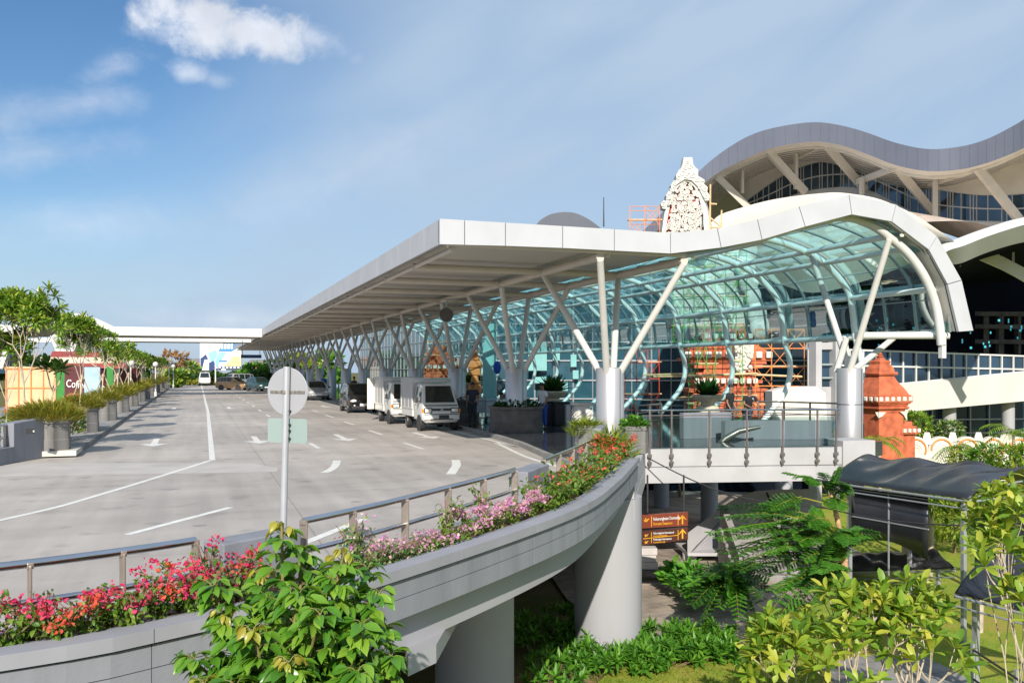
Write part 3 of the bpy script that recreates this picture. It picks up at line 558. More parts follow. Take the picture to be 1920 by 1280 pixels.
# ---------------------------------------------------------------- vehicles (front faces -Y)
def wheel(t,x,y,r,w=.19,side=1):
    m=MB().lathe([(r*.62,-w/2),(r*.93,-w/2),(r,-w*.3),(r,w*.3),(r*.93,w/2),(r*.62,w/2)],24,(0,0,0),axis='X')
    o=m.build('wheel',MT['rubber'],t,smooth=40,loc=(x,y,r))
    h=MB().lathe([(.02,.05),(r*.2,.05),(r*.26,.02),(r*.55,.035),(r*.63,.075),(r*.66,.02)],20,(side*.03,0,0),axis='X')
    if side<0: h=MB().lathe([(.02,-.05),(r*.2,-.05),(r*.26,-.02),(r*.55,-.035),(r*.63,-.075),(r*.66,-.02)],20,(side*.03,0,0),axis='X')
    for k in range(6):
        a=PI*k/3; h.box((side*(.03+.055),math.cos(a)*r*.4,math.sin(a)*r*.4),(.02,.05,.05))
    h.build('rim',MT['rim'],o,smooth=30)
def ring(st):
    y,zb,zs,zt,wb,ws,wt=st
    R_=[(wb*.86,zb),(wb,zb+.10),(ws,zs),(wt,zt-.05),(wt-.09,zt)]
    return [Vector((x,y,z)) for x,z in R_]+[Vector((-x,y,z)) for x,z in R_[::-1]]
def patch(A,B,ja,jb,s0,s1,t0,t1,off=.006):
    """quad between stations A,B on the ring span ja->jb, inset by params, lifted off the surface"""
    a0,a1,b0,b1=A[ja],A[jb],B[ja],B[jb]
    f=lambda s,t:(a0.lerp(b0,s)).lerp(a1.lerp(b1,s),t)
    q=[f(s0,t0),f(s1,t0),f(s1,t1),f(s0,t1)]; n=(q[1]-q[0]).cross(q[3]-q[0]).normalized()
    c=sum(q,Vector())/4
    if n.dot(c-Vector((0,c.y+ (0.0),.8)))<0: n=-n
    return q,n
def pane(mb,q,n,t=.008): mb.slab([p+n*.001 for p in q],n,t)
def tyre_arch(t,x,y,r):
    MB().lathe([(r*1.18,-.02),(r*1.18,.02)],20,(x,y,r),axis='X').build('wheel_arch',MT['plastic_dark'],t)
def make_car(name,label,loc,rz,L,W,H,paint,hood=.9,cowl=1.02,wr=.30,group=None,van=False,plate=True,lightcol='headlamp'):
    t=thing(name,label,'car' if not van else 'van',loc,rz,group); h=W/2
    wsz=.55 if van else .75; yh=hood; zc=cowl
    st=[(0,.36,.50,.62,h*.80,h*.86,h*.80),(.10,.27,.62,zc*.74,h*.90,h*.96,h*.88),(.55*yh,.22,.72,zc*.90,h*.95,h,h*.92),(yh,.22,.78,zc,h*.96,h,h*.93)]
    roof=[(yh+wsz,.22,zc,H-.05,h*.96,h,h*.76),(yh+wsz+.7,.22,zc,H,h*.96,h,h*.78),(L-.65,.22,zc,H-.02,h*.96,h,h*.77),(L-.16,.24,zc-.03,H-.13,h*.95,h*.97,h*.73),(L,.32,zc-.12,zc-.02,h*.9,h*.93,h*.85)]
    st+=roof; rows=[ring(s) for s in st]
    b=MB(); b.loft(rows,closed=True,cap=True); body=b.build('body',MT[paint],t,smooth=35,fixn=True,bev=.0)
    R3,R4,R5,R6,R7,R8=rows[3],rows[4],rows[5],rows[6],rows[7],rows[8]
    g=MB(); a0,a1=R3[4],R3[5]; b0,b1=R4[4],R4[5]
    q=[a0.lerp(a1,.03)+(b0-a0)*.08,a1.lerp(a0,.03)+(b1-a1)*.08,b1.lerp(b0,.02)+(a1-b1)*.06,b0.lerp(b1,.02)+(a0-b0)*.06]; n=Vector((0,-1,.7)).normalized(); pane(g,q,n,.01); g.build('windscreen',MT['car_glass'],t)
    for j in((2,3),(7,6)):
        for A,B,s0,s1 in((R4,R5,.06,.95),(R5,R6,.05,.47),(R5,R6,.53,.97),(R6,R7,.08,.85)):
            q,n=patch(A,B,j[0],j[1],s0,s1,.08,.92)
            m=MB(); pane(m,q,n); m.build('side_window',MT['car_glass'],t)
    q=[R7[4]+Vector((0,0,-.05)),R7[5]+Vector((0,0,-.05)),R8[5].lerp(R7[5],.15),R8[4].lerp(R7[4],.15)]; m=MB(); pane(m,q,Vector((0,1,.3)).normalized(),.01); m.build('rear_window',MT['car_glass'],t)
    for s in(-1,1):
        MB().sphere((s*h*.66,.06,zc*.66),.13,12,8,0,(1.25,.5,.75)).build('headlight',MT[lightcol],t,smooth=60); MB().sphere((s*h*.86,.12,zc*.64),.07,8,6,0,(.8,.8,1.1)).build('indicator',MT['amber'],t,smooth=60)
        MB().sphere((s*h*.62,.02,.42),.06,10,6,0,(1,.5,1)).build('fog_lamp',MT[lightcol],t,smooth=60)
        mm=MB(); mm.sphere((s*(h+.10),yh+.25,zc+.06),.09,10,7,0,(1,.6,.75)); mm.bar((s*(h-.02),yh+.28,zc),(s*(h+.08),yh+.26,zc+.04),.03,.03); mm.build('mirror',MT['plastic_dark'],t,smooth=60)
        for y in(.78*yh+.1 if not van else .62,L-.80):
            wheel(t,s*(h-.10),y,wr,.19,s); tyre_arch(t,s*(h-.02),y,wr)
        MB().box((s*h*.8,L-.04,zc*.8),(.16,.10,.30)).build('tail_light',MT['tail_red'],t,bev=.02)
    MB().box((0,.045,zc*.60),(h*.9,.06,.10)).build('grille',MT['plastic_dark'],t,bev=.01); MB().box((0,.02,.33),(W*.8,.06,.11)).build('lower_intake',MT['plastic_dark'],t,bev=.01)
    if plate: MB().box((0,-.008,.46),(.42,.02,.13)).build('number_plate',MT['plate_white'],t)
    for s in(-1,1):
        m=MB(); 
        for yy in(yh+wsz+.72,):
            m.box((s*(h*.985),yy,zc*.72),(.012,.012,zc*.7)); m.box((s*(h+.006),yy+.12,zc*.86),(.02,.14,.03)); m.box((s*(h+.006),yy-.85,zc*.86),(.02,.14,.03))
        m.build('door_handle',MT['plastic_dark'],t)
    return t
make_car('minivan','black minivan with lit headlamps parked under the canopy behind the trucks',(-2.5,25.2,0),0,3.75,1.60,1.62,'car_black',.85,1.0,.29,van=True)
make_car('silver_car','silver sedan parked under the canopy, partly behind the round sign',(-2.25,45.5,0),0,4.3,1.7,1.5,'car_silver',1.1,.95,.31)
make_car('dark_car','dark teal car parked under the canopy left of the round sign',(-4.0,75,0),.3,4.2,1.7,1.55,'car_teal',1.05,.95,.31)
make_car('white_van','white van driving towards the camera at the far end of the road',(-9.95,114,0),0,4.2,1.72,1.95,'car_white',.5,1.1,.31,van=True)
make_car('silver_van','silver grey van seen from the side behind the gold car',tuple(P(418,VH,112).xy)+(0,),-1.05,4.2,1.65,1.85,'car_silver',.6,1.05,.31,van=True)
make_car('gold_car','gold compact people carrier parked in front of the silver van',tuple(P(465,VH,100).xy)+(0,),-5.25 if 0 else .95,3.8,1.62,1.55,'car_gold',.9,.98,.30)
make_car('blue_car','blue grey car parked right of the gold car',tuple(P(479,VH,116).xy)+(0,),.75,4.1,1.65,1.75,'car_blue',.9,1.0,.31)
# ---------------------------------------------------------------- box trucks
def make_truck(label,loc,paint,rz=0,grp='small white box trucks at the kerb'):
    t=thing('box_truck',label,'truck',loc,rz,grp); W=1.52; h=W/2
    st=[(0.0,.40,.62,.74,h*.90,h*.95,h*.90),(.06,.34,.72,.96,h*.95,h,h*.93),(.16,.34,.80,1.06,h*.96,h,h*.93),(.58,.34,1.05,1.80,h*.96,h,h*.80),(.80,.34,1.05,1.86,h*.96,h,h*.82),(1.42,.34,1.05,1.86,h*.96,h,h*.82),(1.50,.36,1.05,1.80,h*.95,h*.99,h*.80)]
    rows=[ring(s) for s in st]; b=MB(); b.loft(rows,closed=True,cap=True); b.build('cab',MT[paint],t,smooth=35,fixn=True)
    g=MB(); a0,a1=rows[2][4],rows[2][5]; b0,b1=rows[3][4],rows[3][5]
    n=Vector((0,-1,.55)).normalized(); q=[a0.lerp(b0,.07)+Vector((-.02,0,0)),a1.lerp(b1,.07)+Vector((.02,0,0)),b1.lerp(a1,.08)+Vector((.02,0,0)),b0.lerp(a0,.08)+Vector((-.02,0,0))]
    pane(g,q,n,.012); g.build('windscreen',MT['car_glass'],t)
    wp=MB(); 
    for s in(-.25,.3): wp.bar(a0.lerp(a1,.5)+Vector((s,-.03,.06)),a0.lerp(a1,.5)+Vector((s+.3,.03,.22)),.018,.018)
    wp.build('wiper',MT['plastic_dark'],t)
    for j in((2,3),(7,6)):
        q,n=patch(rows[3],rows[5],j[0],j[1],.0,.82,.04,.9); q[0]=q[0]+Vector((0,-.18,0)); m=MB(); pane(m,q,n); m.build('side_window',MT['car_glass'],t)
    for s in(-1,1):
        MB().box((s*h*.70,-.004,.81),(.33,.04,.20)).build('headlight_bezel',MT['plastic_dark'],t,bev=.02); m=MB(); m.box((s*h*.70,-.022,.81),(.25,.05,.14)); m.sphere((s*h*.70,-.045,.81),.055,10,7); m.build('headlight',MT['headlamp'],t,bev=.02); MB().box((s*h*.95,.035,.80),(.09,.07,.14)).build('indicator',MT['amber'],t,bev=.02)
        mm=MB(); mm.box((s*(h+.13),.34,1.22),(.10,.05,.20)); mm.bar((s*(h-.02),.40,1.15),(s*(h+.12),.36,1.18),.025,.025); mm.build('mirror',MT['plastic_dark'],t,bev=.02)
        for y in(.55,2.65): wheel(t,s*(h-.11),y,.29,.19,s)
        tyre_arch(t,s*(h-.01),.55,.29)
        m=MB(); m.box((s*(h+.004),1.16,1.0),(.015,.12,.035)); m.box((s*(h-.004),1.36,1.05),(.01,.012,1.3)); m.build('door_handle',MT['plastic_dark'],t)
    gr=MB().box((0,-.012,.84),(.78,.05,.085)); gr.build('grille',MT['plastic_dark'],t,bev=.015)
    em=MB()
    for a in(0,2*PI/3,4*PI/3):
        d=Vector((math.sin(a),0,math.cos(a))); e=Vector((math.cos(a),0,-math.sin(a))); c=Vector((0,-.042,.835)); L=.085; w_=.036
        em.slab([c,c+d*L/2+e*w_,c+d*L,c+d*L/2-e*w_],(0,-1,0),.012)
    em.build('emblem',MT['chrome'],t,fixn=True)
    MB().box((0,-.03,.545),(1.42,.10,.20)).build('bumper',MT[paint],t,bev=.03); MB().box((0,-.012,.665),(1.40,.03,.018)).build('panel_gap',MT['plastic_dark'],t); MB().box((0,.075,1.0),(1.30,.05,.03)).build('cowl_trim',MT['plastic_dark'],t); MB().box((0,-.085,.475),(.9,.02,.035)).build('bumper_slot',MT['plastic_dark'],t); MB().box((.08,-.095,.565),(.40,.02,.13)).build('number_plate',MT['plastic_dark'],t)
    ch=MB(); ch.box((0,2.2,.42),(.7,3.2,.12)); ch.box((0,.9,.3),(.5,.5,.15)); ch.box((.0,2.65,.30),(1.2,.08,.08)); ch.build('chassis',MT['plastic_dark'],t)
    bd=MB(); bd.box((0,2.52,.66),(1.56,1.94,.30)); bd.build('cargo_bed',MT[paint],t,bev=.015)
    bx=MB(); bx.box((0,2.52,1.43),(1.58,1.96,1.20)); bx.build('cargo_box',MT['alu_box'],t,bev=.012)
    fr=MB(); x=.795; y0,y1,z0_,z1=1.54,3.50,.83,2.03
    for s in(-1,1):
        for yy in(y0,y1): fr.box((s*x,yy,(z0_+z1)/2),(.04,.04,z1-z0_+.03))
        for zz in(z0_,z1): fr.box((s*x,(y0+y1)/2,zz),(.03,y1-y0,.04))
        for yy in(2.2,2.85): fr.box((s*(x-.002),yy,(z0_+z1)/2),(.012,.03,z1-z0_-.05))
    for zz in(z0_,z1): fr.box((0,y0,zz),(1.55,.035,.04))
    fr.box((0,y0-.02,1.93),(1.5,.02,.12)); fr.build('box_frame',MT['car_white'],t)
    return t
make_truck('front white box truck with diamond badge and silver cargo box, first at the kerb',(-2.2,10.2,0),'car_white')
tr2=make_truck('second white box truck with silver cargo box, mostly hidden behind the front truck',(-2.42,14.9,0),'car_white')
dr=MB(); dr.box((-.96,3.62,1.25),(.34,.06,1.45),.25); dr.build('open_cargo_door',MT['cream'],tr2,bev=.01)
# ---------------------------------------------------------------- people
def skin_mesh(name,chains,mat,parent,sub=1,loc=None):
    """chains: list of [(pos, r), ...]; a chain whose first point equals an earlier point joins it"""
    V=[];Rr=[];Ed=[];key={}
    def idx(p,r):
        k=tuple(round(c,4) for c in p)
        if k not in key: key[k]=len(V); V.append(Vector(p)); Rr.append(r)
        return key[k]
    for ch in chains:
        ids=[idx(p,r) for p,r in ch]
        for a,b in zip(ids,ids[1:]): Ed.append((a,b))
    me=bpy.data.meshes.new(name+'_skel'); me.from_pydata(V,Ed,[]); o=bpy.data.objects.new(name,me); COL.objects.link(o)
    md=o.modifiers.new('skin','SKIN'); 
    if not me.skin_vertices: raise RuntimeError('no skin layer')
    for i,r in enumerate(Rr):
        rr=r if isinstance(r,tuple) else (r,r); me.skin_vertices[0].data[i].radius=rr; me.skin_vertices[0].data[i].use_root=(i==0)
    s=o.modifiers.new('sub','SUBSURF'); s.levels=sub; s.render_levels=sub
    dg=bpy.context.evaluated_depsgraph_get(); ev=o.evaluated_get(dg); nm=bpy.data.meshes.new_from_object(ev); nm.name=name
    o.modifiers.clear(); o.data=nm; bpy.data.meshes.remove(me); nm.materials.clear(); nm.materials.append(mat); nm.polygons.foreach_set('use_smooth',[True]*len(nm.polygons))
    if parent: o.parent=parent
    if loc is not None: o.location=loc
    return o
def person(label,loc,rz,shirt='cloth_black',legs='cloth_dark',pose='walk',badge=False,hgt=1.72,skin='skin',group=None):
    t=thing('person',label,'person',loc,rz,group); k=hgt/1.72; v=lambda x,y,z:(x*k,y*k,z*k)   # faces -Y
    if pose=='sit':
        hipz=.50; kn=[(.10,-.42,.50),(-.10,-.40,.48)]; an=[(.11,-.40,.08),(-.11,-.36,.08)]
    elif pose=='walk': hipz=.92; kn=[(.10,-.16,.50),(-.09,.03,.48)]; an=[(.10,-.10,.08),(-.09,.26,.12)]
    else: hipz=.92; kn=[(.10,-.02,.48),(-.10,.0,.48)]; an=[(.11,.0,.08),(-.11,.02,.08)]
    sh=hipz+.50; ln=-.06 if pose!='lean' else -.16; top=sh+.28
    hp=v(0,0,hipz); ch=v(0,ln*.6,sh-.14); nk=v(0,ln,sh+.06); hd=v(0,ln-.03,sh+.20)
    arms=[]
    for s in(1,-1):
        S_=v(s*.19,ln,sh-.02)
        if pose=='lean': E_=v(s*.27,ln-.10,sh-.26);H_=v(s*.16,ln-.30,sh-.36)
        elif pose=='walk': E_=v(s*.25,ln+.06*s,sh-.28);H_=v(s*.24,ln-.10-.08*s,sh-.50)
        elif pose=='sit': E_=v(s*.25,ln-.04,sh-.27);H_=v(s*.14,ln-.28,sh-.33)
        else: E_=v(s*.24,ln+.03,sh-.28);H_=v(s*.23,ln-.10,sh-.52)
        arms.append((S_,E_,H_))
    body=[[(hp,.12*k),(v(0,ln*.3,hipz+.2),.11*k),(ch,(.125*k)),(nk,.056*k),(hd,.088*k),(v(0,ln-.035,sh+.27),.080*k)]]
    for S_,E_,H_ in arms:
        hv=Vector(H_)-Vector(E_); hn=hv.normalized(); palm=Vector(H_)+hn*.07*k; sd=Vector((1,0,0)); 
        body.append([(ch,.125*k),(S_,.055*k),(E_,.040*k),(H_,.026*k),(tuple(palm),.030*k)])
        for q,o_ in enumerate((-.028,-.010,.010,.027)):
            tip=palm+hn*(.065+.012*(q in(1,2)))*k+Vector((0,o_*k,0))+Vector((0,-.012*k,0)); mid=palm+hn*.035*k+Vector((0,o_*k,0))
            body.append([(tuple(palm),.030*k),(tuple(mid),.009*k),(tuple(tip),.0075*k)])
        th=palm-hn*.03*k+Vector((0,-.045*k,0)); body.append([(tuple(palm),.030*k),(tuple(th),.010*k),(tuple(th+hn*.03*k),.008*k)])
    for s,(kk,aa) in zip((1,-1),zip(kn,an)):
        body.append([(hp,.12*k),(v(s*.09,-.01,hipz-.06),.085*k),(v(*kk),.055*k),(v(*aa),.035*k),(v(aa[0],aa[1]-.12,.035),.03*k)])
    b=skin_mesh('body',body,MT[skin],t,1)
    f_=MB(); c=Vector(hd)+Vector((0,0,.02*k)); f_.sphere(c+Vector((0,-.095*k,-.01*k)),.018*k,8,6,0,(.8,1,1.3))
    for s in(-1,1): f_.sphere(c+Vector((s*.088*k,0,0)),.026*k,8,6,0,(.4,.8,1.2))
    f_.build('nose_and_ears',MT[skin],t,smooth=60)
    e_=MB()
    for s in(-1,1): e_.sphere(c+Vector((s*.033*k,-.082*k,.022*k)),.012*k,8,6)
    e_.bar(c+Vector((-.025*k,-.088*k,-.05*k)),c+Vector((.025*k,-.088*k,-.05*k)),.01*k,.008*k); e_.build('face_features',MT['hair'],t,smooth=60)
    hm=MB(); hm.sphere(c+Vector((0,.022*k,.055*k)),.100*k,14,10,0,(.94,1.0,.82)); hm.build('hair',MT['hair'],t,smooth=60)
    sc=[[(v(0,0,hipz-.05),.150*k),(v(0,ln*.3,hipz+.2),.140*k),(ch,.155*k),(v(0,ln*.95,sh+.035),.075*k)]]
    for S_,E_,H_ in arms: sc.append([(ch,.155*k),(S_,.075*k),(tuple(Vector(S_).lerp(Vector(E_),.75)),.062*k)])
    skin_mesh('shirt',sc,MT[shirt],t,1)
    if badge: MB().box(Vector(ch)+Vector((.08*k,-.158*k,.06*k)),(.05*k,.012,.05*k)).build('badge',MT['hoard_sky'],t)
    tr=[]
    for s,(kk,aa) in zip((1,-1),zip(kn,an)): tr.append([(v(0,0,hipz+.01),.135*k),(v(s*.09,-.01,hipz-.06),.105*k),(v(*kk),.078*k),(v(aa[0],aa[1],aa[2]+.02),.062*k)])
    skin_mesh('trousers',tr,MT[legs],t,1)
    sm=MB()
    for aa in an: sm.sphere(v(aa[0],aa[1]-.06,.045),.06*k,10,7,0,(.75,1.9,.75))
    sm.build('shoes',MT['rubber'],t,smooth=60); return t
def atx(u,x,z=.12):
    t_=(u-U0)/F; dx=x-CX; dy=dx*(CA-t_*SA)/(SA+t_*CA); return (x,CY+dy,z)
def at(u,Y,z=.12): return tuple(P(u,VH,Y).xy)+(z,)
person('standing young man in a black T-shirt behind the glass balustrade, looking right',at(1367,30.5),.55,'cloth_black','cloth_dark','stand')
person('man in a black shirt with a pale badge leaning forward behind the balustrade',at(1401,29.6),-.1,'cloth_black','cloth_dark','lean',True,1.66)
person('standing man in a white shirt and blue cloth beside the round column planter, facing left',at(1019,33.5),-1.25,'cloth_white','cloth_blue','stand')
person('seated person in a white T-shirt behind the round column planter',at(938,36.0),.3,'cloth_white','cloth_dark','sit')
person('person in dark clothes standing beside the black minivan',atx(704,-.75),.8,'cloth_grey','cloth_dark','stand')
person('person in a dark jacket standing behind the black minivan near the columns',atx(663,-.6),.4,'cloth_dark','cloth_dark','stand')
person('person in a blue shirt standing by the silver sedan',atx(607,-.7),.2,'cloth_blue','cloth_dark','stand')
person('dark clothed person standing right of the front truck at the column',atx(886,-.55),-.3,'cloth_dark','cloth_dark','stand')
# ---------------------------------------------------------------- terminal building with wave roof
ter=thing('terminal_building','large airport terminal with a grey wavy metal roof over a curved window band','building',(0,0,0))
EAVE=[(1195,442,452,84.5),(1240,400,428,83),(1275,361,392,82),(1310,322,353,81),(1350,288,322,80),(1400,257,297,78.5),(1450,240,277,77),(1520,229.5,266,75),(1570,234,271,73.5),(1620,247,287,72),(1680,268,310,70),(1740,279.5,321,68),(1800,275,318,66.5),(1850,261,306,65),(1900,236,287,63.5),(1945,210,266,62),(2010,186,245,60),(2080,190,250,58)]
eT=spline([P(u,a,Y) for u,a,b,Y in EAVE],6); eB=spline([P(u,b,Y) for u,a,b,Y in EAVE],6)
BK=Vector((.669,.822,0))*.944
def sh(l,y,z=0,x=0): return [p+BK*y+Vector((x,0,z)) for p in l]
m=MB(); 
# roof fascia in panels with joints
for i in range(0,len(eT)-1,2):
    j=min(i+2,len(eT)-1); g_=.006
    a,b=eT[i],eT[j]; c,d=eB[i],eB[j]; dx=(b-a).normalized()*g_
    mid=(i+1 if i+1<len(eT) else i)
    m.add([a+dx,eT[mid],b-dx,d-dx,eB[mid],c+dx],[(0,1,4,5),(1,2,3,4)])
m.build('roof_fascia',MT['roof_metal'],ter,smooth=30)
MB().strip(sh(eT,.12,-.06),sh(eB,.12,.06)).build('fascia_backing',MT['dark_gap'],ter)
MB().strip(eT,sh(eT,42,.2)).build('wave_roof',MT['roof_white'],ter,smooth=50)
SD=8.5
m=MB(); m.strip(sh(eB,0,0),sh(eB,2.2,.12)); m.build('eave_soffit',MT['soffit_cream'],ter,smooth=50)
m=MB(); k=0; yy=2.2
while yy<SD+2:
    m.strip(sh(eB,yy+.20,.22),sh(eB,yy+.62,.22)); m.strip(sh(eB,yy+.62,.22),sh(eB,yy+.62,.42)); yy+=.72
m.build('soffit_slats',MT['soffit_cream'],ter,smooth=50); MB().strip(sh(eB,2.2,.45),sh(eB,SD+3,.45)).build('soffit_backing',MT['void_shade'],ter)
MB().tube(sh(eB,2.2,.05)[20:],.16,6).build('eave_beam',MT['cream'],ter,smooth=50)
# curved window band
WB=[(1385,380,392,89),(1400,375,389,88),(1440,346,384,86.5),(1480,322,369,85),(1520,307,358,83.5),(1560,301,353,82),(1600,302,353,80.5),(1640,313,363,79),(1680,328,384,77.5),(1720,345,403,76),(1760,356,411,74.5),(1800,362,414,73),(1850,366,416,71.5),(1925,362,417,69.5),(2000,340,415,67.5)]
wT=spline([P(u,a,Y) for u,a,b,Y in WB],8); wB=spline([P(u,b,Y) for u,a,b,Y in WB],8)
MB().strip(wT,wB).build('window_glass',MT['dark_glass'],ter,smooth=60)
fr=MB(); of=Vector((0,-.12,0))
pat=[0,3,4,6,8,11,12,14,16,19,20,21,24,27,28,29,32,35,36,38,40,43,44,46,48,51,52,53,56,59,60,61,64,67,68,69,72,75,76,77,80,83,84,85,88,91,92,93,96,99,100,101,104,107,108,109]
for i in pat:
    if i<len(wT): fr.bar(wT[i]+of,wB[i]+of,.065,.06)
for q in(0,.52,1.0):
    l=[a.lerp(b,q)+of for a,b in zip(wT,wB)]
    for a,b in zip(l,l[1:]): fr.bar(a,b,.08,.10)
fr.build('window_frame',MT['white_paint'],ter)
cx=[P(u,(a-3),Y-.05) for u,a,b,Y in WB]; MB().strip(sh(wT,-.2,0),[Vector((p.x,p.y-.2,q.z+.25)) if q.z>p.z else p for p,q in zip(sh(wT,0,0),[p+Vector((0,0,2.4)) for p in wT])]).build('clerestory_wall',MT['cream'],ter)
sill=[p+Vector((0,0,-.85)) for p in wB]; MB().strip(sh(wB,-.25,-.05),sh(sill,-.25,0)).build('sill_wall',MT['white_paint'],ter,smooth=50)
lr=[p+Vector((-1.2,-5.5,-2.0)) for p in sill]; lr2=[p+Vector((-4.5,-17,-5.2)) for p in sill]; MB().loft([sh(sill,-.3,.02),lr,lr2]).build('lower_roof',MT['roof_brown'],ter,smooth=50)
for a,b in(((1343,330,81.5),(1402,388,84)),((1436,279,79),(1510,360,81)),((1545,267,76),(1622,356,79)),((1680,312,71.5),(1752,402,75)),((1832,314,67),(1915,417,70))):
    p,q=P(*a),P(*b); MB().bar(p,q,.42,.62,up=(1,0,0)).build('roof_strut',MT['cream'],ter)
    pm_=p.lerp(q,.55); pm2=p+Vector((1.6,6.2,.1)); MB().bar(p+Vector((0,.3,-.1)),pm2,.3,.5).build('roof_beam',MT['cream'],ter)
    MB().bar(pm2+Vector((-.9,-1.5,.0)),pm2+Vector((-.9,-1.5,-3.2)),.3,.3).build('roof_post',MT['cream'],ter)
# cream bowl canopy in front of the hall
BW=[(1262,446,470,50),(1300,440,478,50),(1330,420,489,50),(1350,403,497,49.8),(1385,391,507,49.4),(1420,381,517,49),(1456,373,530,48.6),(1503,366,546,48),(1534,363,548,47.6),(1566,361,543,47.3),(1600,364,533,47),(1650,374,517,46.7),(1710,400,494,46.4),(1760,432,486,46),(1800,460,500,45.6)]
bT=spline([P(u,a,Y) for u,a,b,Y in BW],5); bB=spline([P(u,b,Y+2.2) for u,a,b,Y in BW],5); bM=[a.lerp(b,.5)+Vector((-.25,-.7,0)) for a,b in zip(bT,bB)]
sh_=MB(); rows=[]
for a,mm,b in zip(bT,bM,bB): rows.append([a,a.lerp(mm,.5)+Vector((-.1,-.25,0)),mm,mm.lerp(b,.5)+Vector((0,-.2,0)),b])
sh_.loft(rows); sh_.build('entrance_shell',MT['roof_white'],ter,smooth=60)
MB().strip(bT,sh(bT,24,1.0)).build('entrance_roof',MT['roof_white'],ter,smooth=60)
MB().strip(bB,sh(bB,7,1.5)).build('entrance_soffit',MT['roof_metal'],ter,smooth=60)
# dark glass facade of the hall and its white mullions
fz=MB(); A=P(930,VH,72);B=P(1560,VH,69); A.z=ZL;B.z=ZL; hh=Vector((0,0,14.5)); C_=P(2050,VH,74); C_.z=ZL
fz.slab([A,B,B+hh,A+hh],(0,1,0),.2); fz2=MB(); fz2.slab([B,C_,C_+hh*.95,B+hh],(0,1,0),.2); fz2.build('dark_hall_wall',MT['void_shade'],ter); fz.build('glass_facade',MT['facade_glass'],ter)  # right-hand wall is coloured near-black to imitate the shaded hall interior
mu=MB(); n=17
for i in range(n+1):
    p=A.lerp(B,i/n)+Vector((0,-.12,0)); mu.bar(p,p+hh,.07 if i%2 else .12,.1,up=(0,1,0))
for zz in (.8,2.4,3.9,5.4,7.0,8.5,10,11.5):
    mu.bar(A+Vector((0,-.12,zz+.0)),B+Vector((0,-.12,zz)),.07,.10)
mu.build('facade_mullions',MT['steel_grey'],ter)
sf=MB(); sf.box((12.7,79,2.2),(.2,66,12.2)); sf.build('side_facade',MT['facade_glass'],ter); sm_=MB()
for i in range(34): sm_.box((12.55,46.5+i*1.95,2.2),(.08,.06 if i%2 else .11,12.2))
for zz in(.9,2.4,3.9,5.4,7.0): sm_.box((12.54,79,zz),(.07,66,.09))
sm_.build('side_mullions',MT['mullion'],ter)
# lit aqua panels inside the hall
for u,v,w,h in((1005,668,1.6,2.3),(1040,664,.6,1.0),(1072,676,.5,1.0),(1076,702,.5,.7),(1010,712,1.0,.5),(1056,725,.5,.8)):
    p=P(u,v,71); p.y-=.35; MB().box(p,(w,.05,h)).build('display_panel',MT['aqua_panel'],ter)
# right wing: second curved fascia, white arch, concrete frames, glazed ramp
W2=[(1752,482,498,46),(1771,463,496,45.8),(1800,451,494,45.5),(1841,435,477,45),(1880,422,464,44.6),(1920,410,454,44.2),(1990,396,444,43.5),(2060,390,440,43)]
gT=spline([P(u,a,Y) for u,a,b,Y in W2],4); gB=spline([P(u,b,Y+.6) for u,a,b,Y in W2],4)
gM=[a.lerp(b,.28)+Vector((-.25,-.5,0)) for a,b in zip(gT,gB)]
MB().loft([[p+Vector((0,.6,.05)),p,m_] for p,m_ in zip(gT,gM)]).build('wing_coping',MT['white_paint'],ter,smooth=60)
MB().strip(gM,gB).build('wing_fascia',MT['silver_panel'],ter,smooth=60)
MB().strip(sh(gT,.5),sh(gT,22,-.5)).build('wing_roof',MT['roof_white'],ter,smooth=60); MB().strip(gB,sh(gB,22,-.3)).build('wing_soffit',MT['void_shade'],ter)  # soffit takes the near-black colour in place of real shade
ar=[P(1825,472,49),P(1850,481,48.7),P(1880,494,48.4),P(1905,507,48.1),P(1930,521,47.8),P(1990,552,47)]
am=MB()
for a,b in zip(ar,ar[1:]): am.bar(a,b,.35,.62)
for u in(1872,1900): am.bar(P(u,455,48.6),P(u,500,48.4),.12,.12)
am.build('arch_beam',MT['cream'],ter)
vb=MB(); q=[P(1480,VH,80),P(2080,VH,76)]; vb.slab([Vector((q[0].x,q[0].y,ZL)),Vector((q[1].x,q[1].y,ZL)),Vector((q[1].x,q[1].y,12)),Vector((q[0].x,q[0].y,12))],(0,1,0),.3); vb.build('hall_back_wall',MT['void_shade'],ter)  # near-black colour imitates the shade deep in the hall
cf=MB(); Yc=72
for u in(1822,1846,1874,1908,1940): cf.bar(P(u,586,Yc),P(u,665,Yc),.55 if u in(1846,1874) else .3,.4,up=(0,1,0))
for v in(588,612,640): cf.bar(P(1812,v,Yc),P(1960,v+1,Yc-1.5),.4,.35)
cf.build('concrete_frame',MT['planter_dark'],ter)
M('pane_glint',(.05,.35,.42),.3,em=(.06,.40,.5,.45)); r2_=random.Random(4)  # emission imitates cyan glints scattered over the dark frames
for i in range(40):
    u=r2_.choice([r2_.uniform(1620,1720),r2_.uniform(1800,1920),r2_.uniform(1545,1620)]); v=r2_.uniform(596,652); MB().box(P(u,v,65.5),(.09*r2_.choice([1,1,2]),.04,.16*r2_.choice([1,1,2]))).build('glint_pane',MT['pane_glint'],ter)
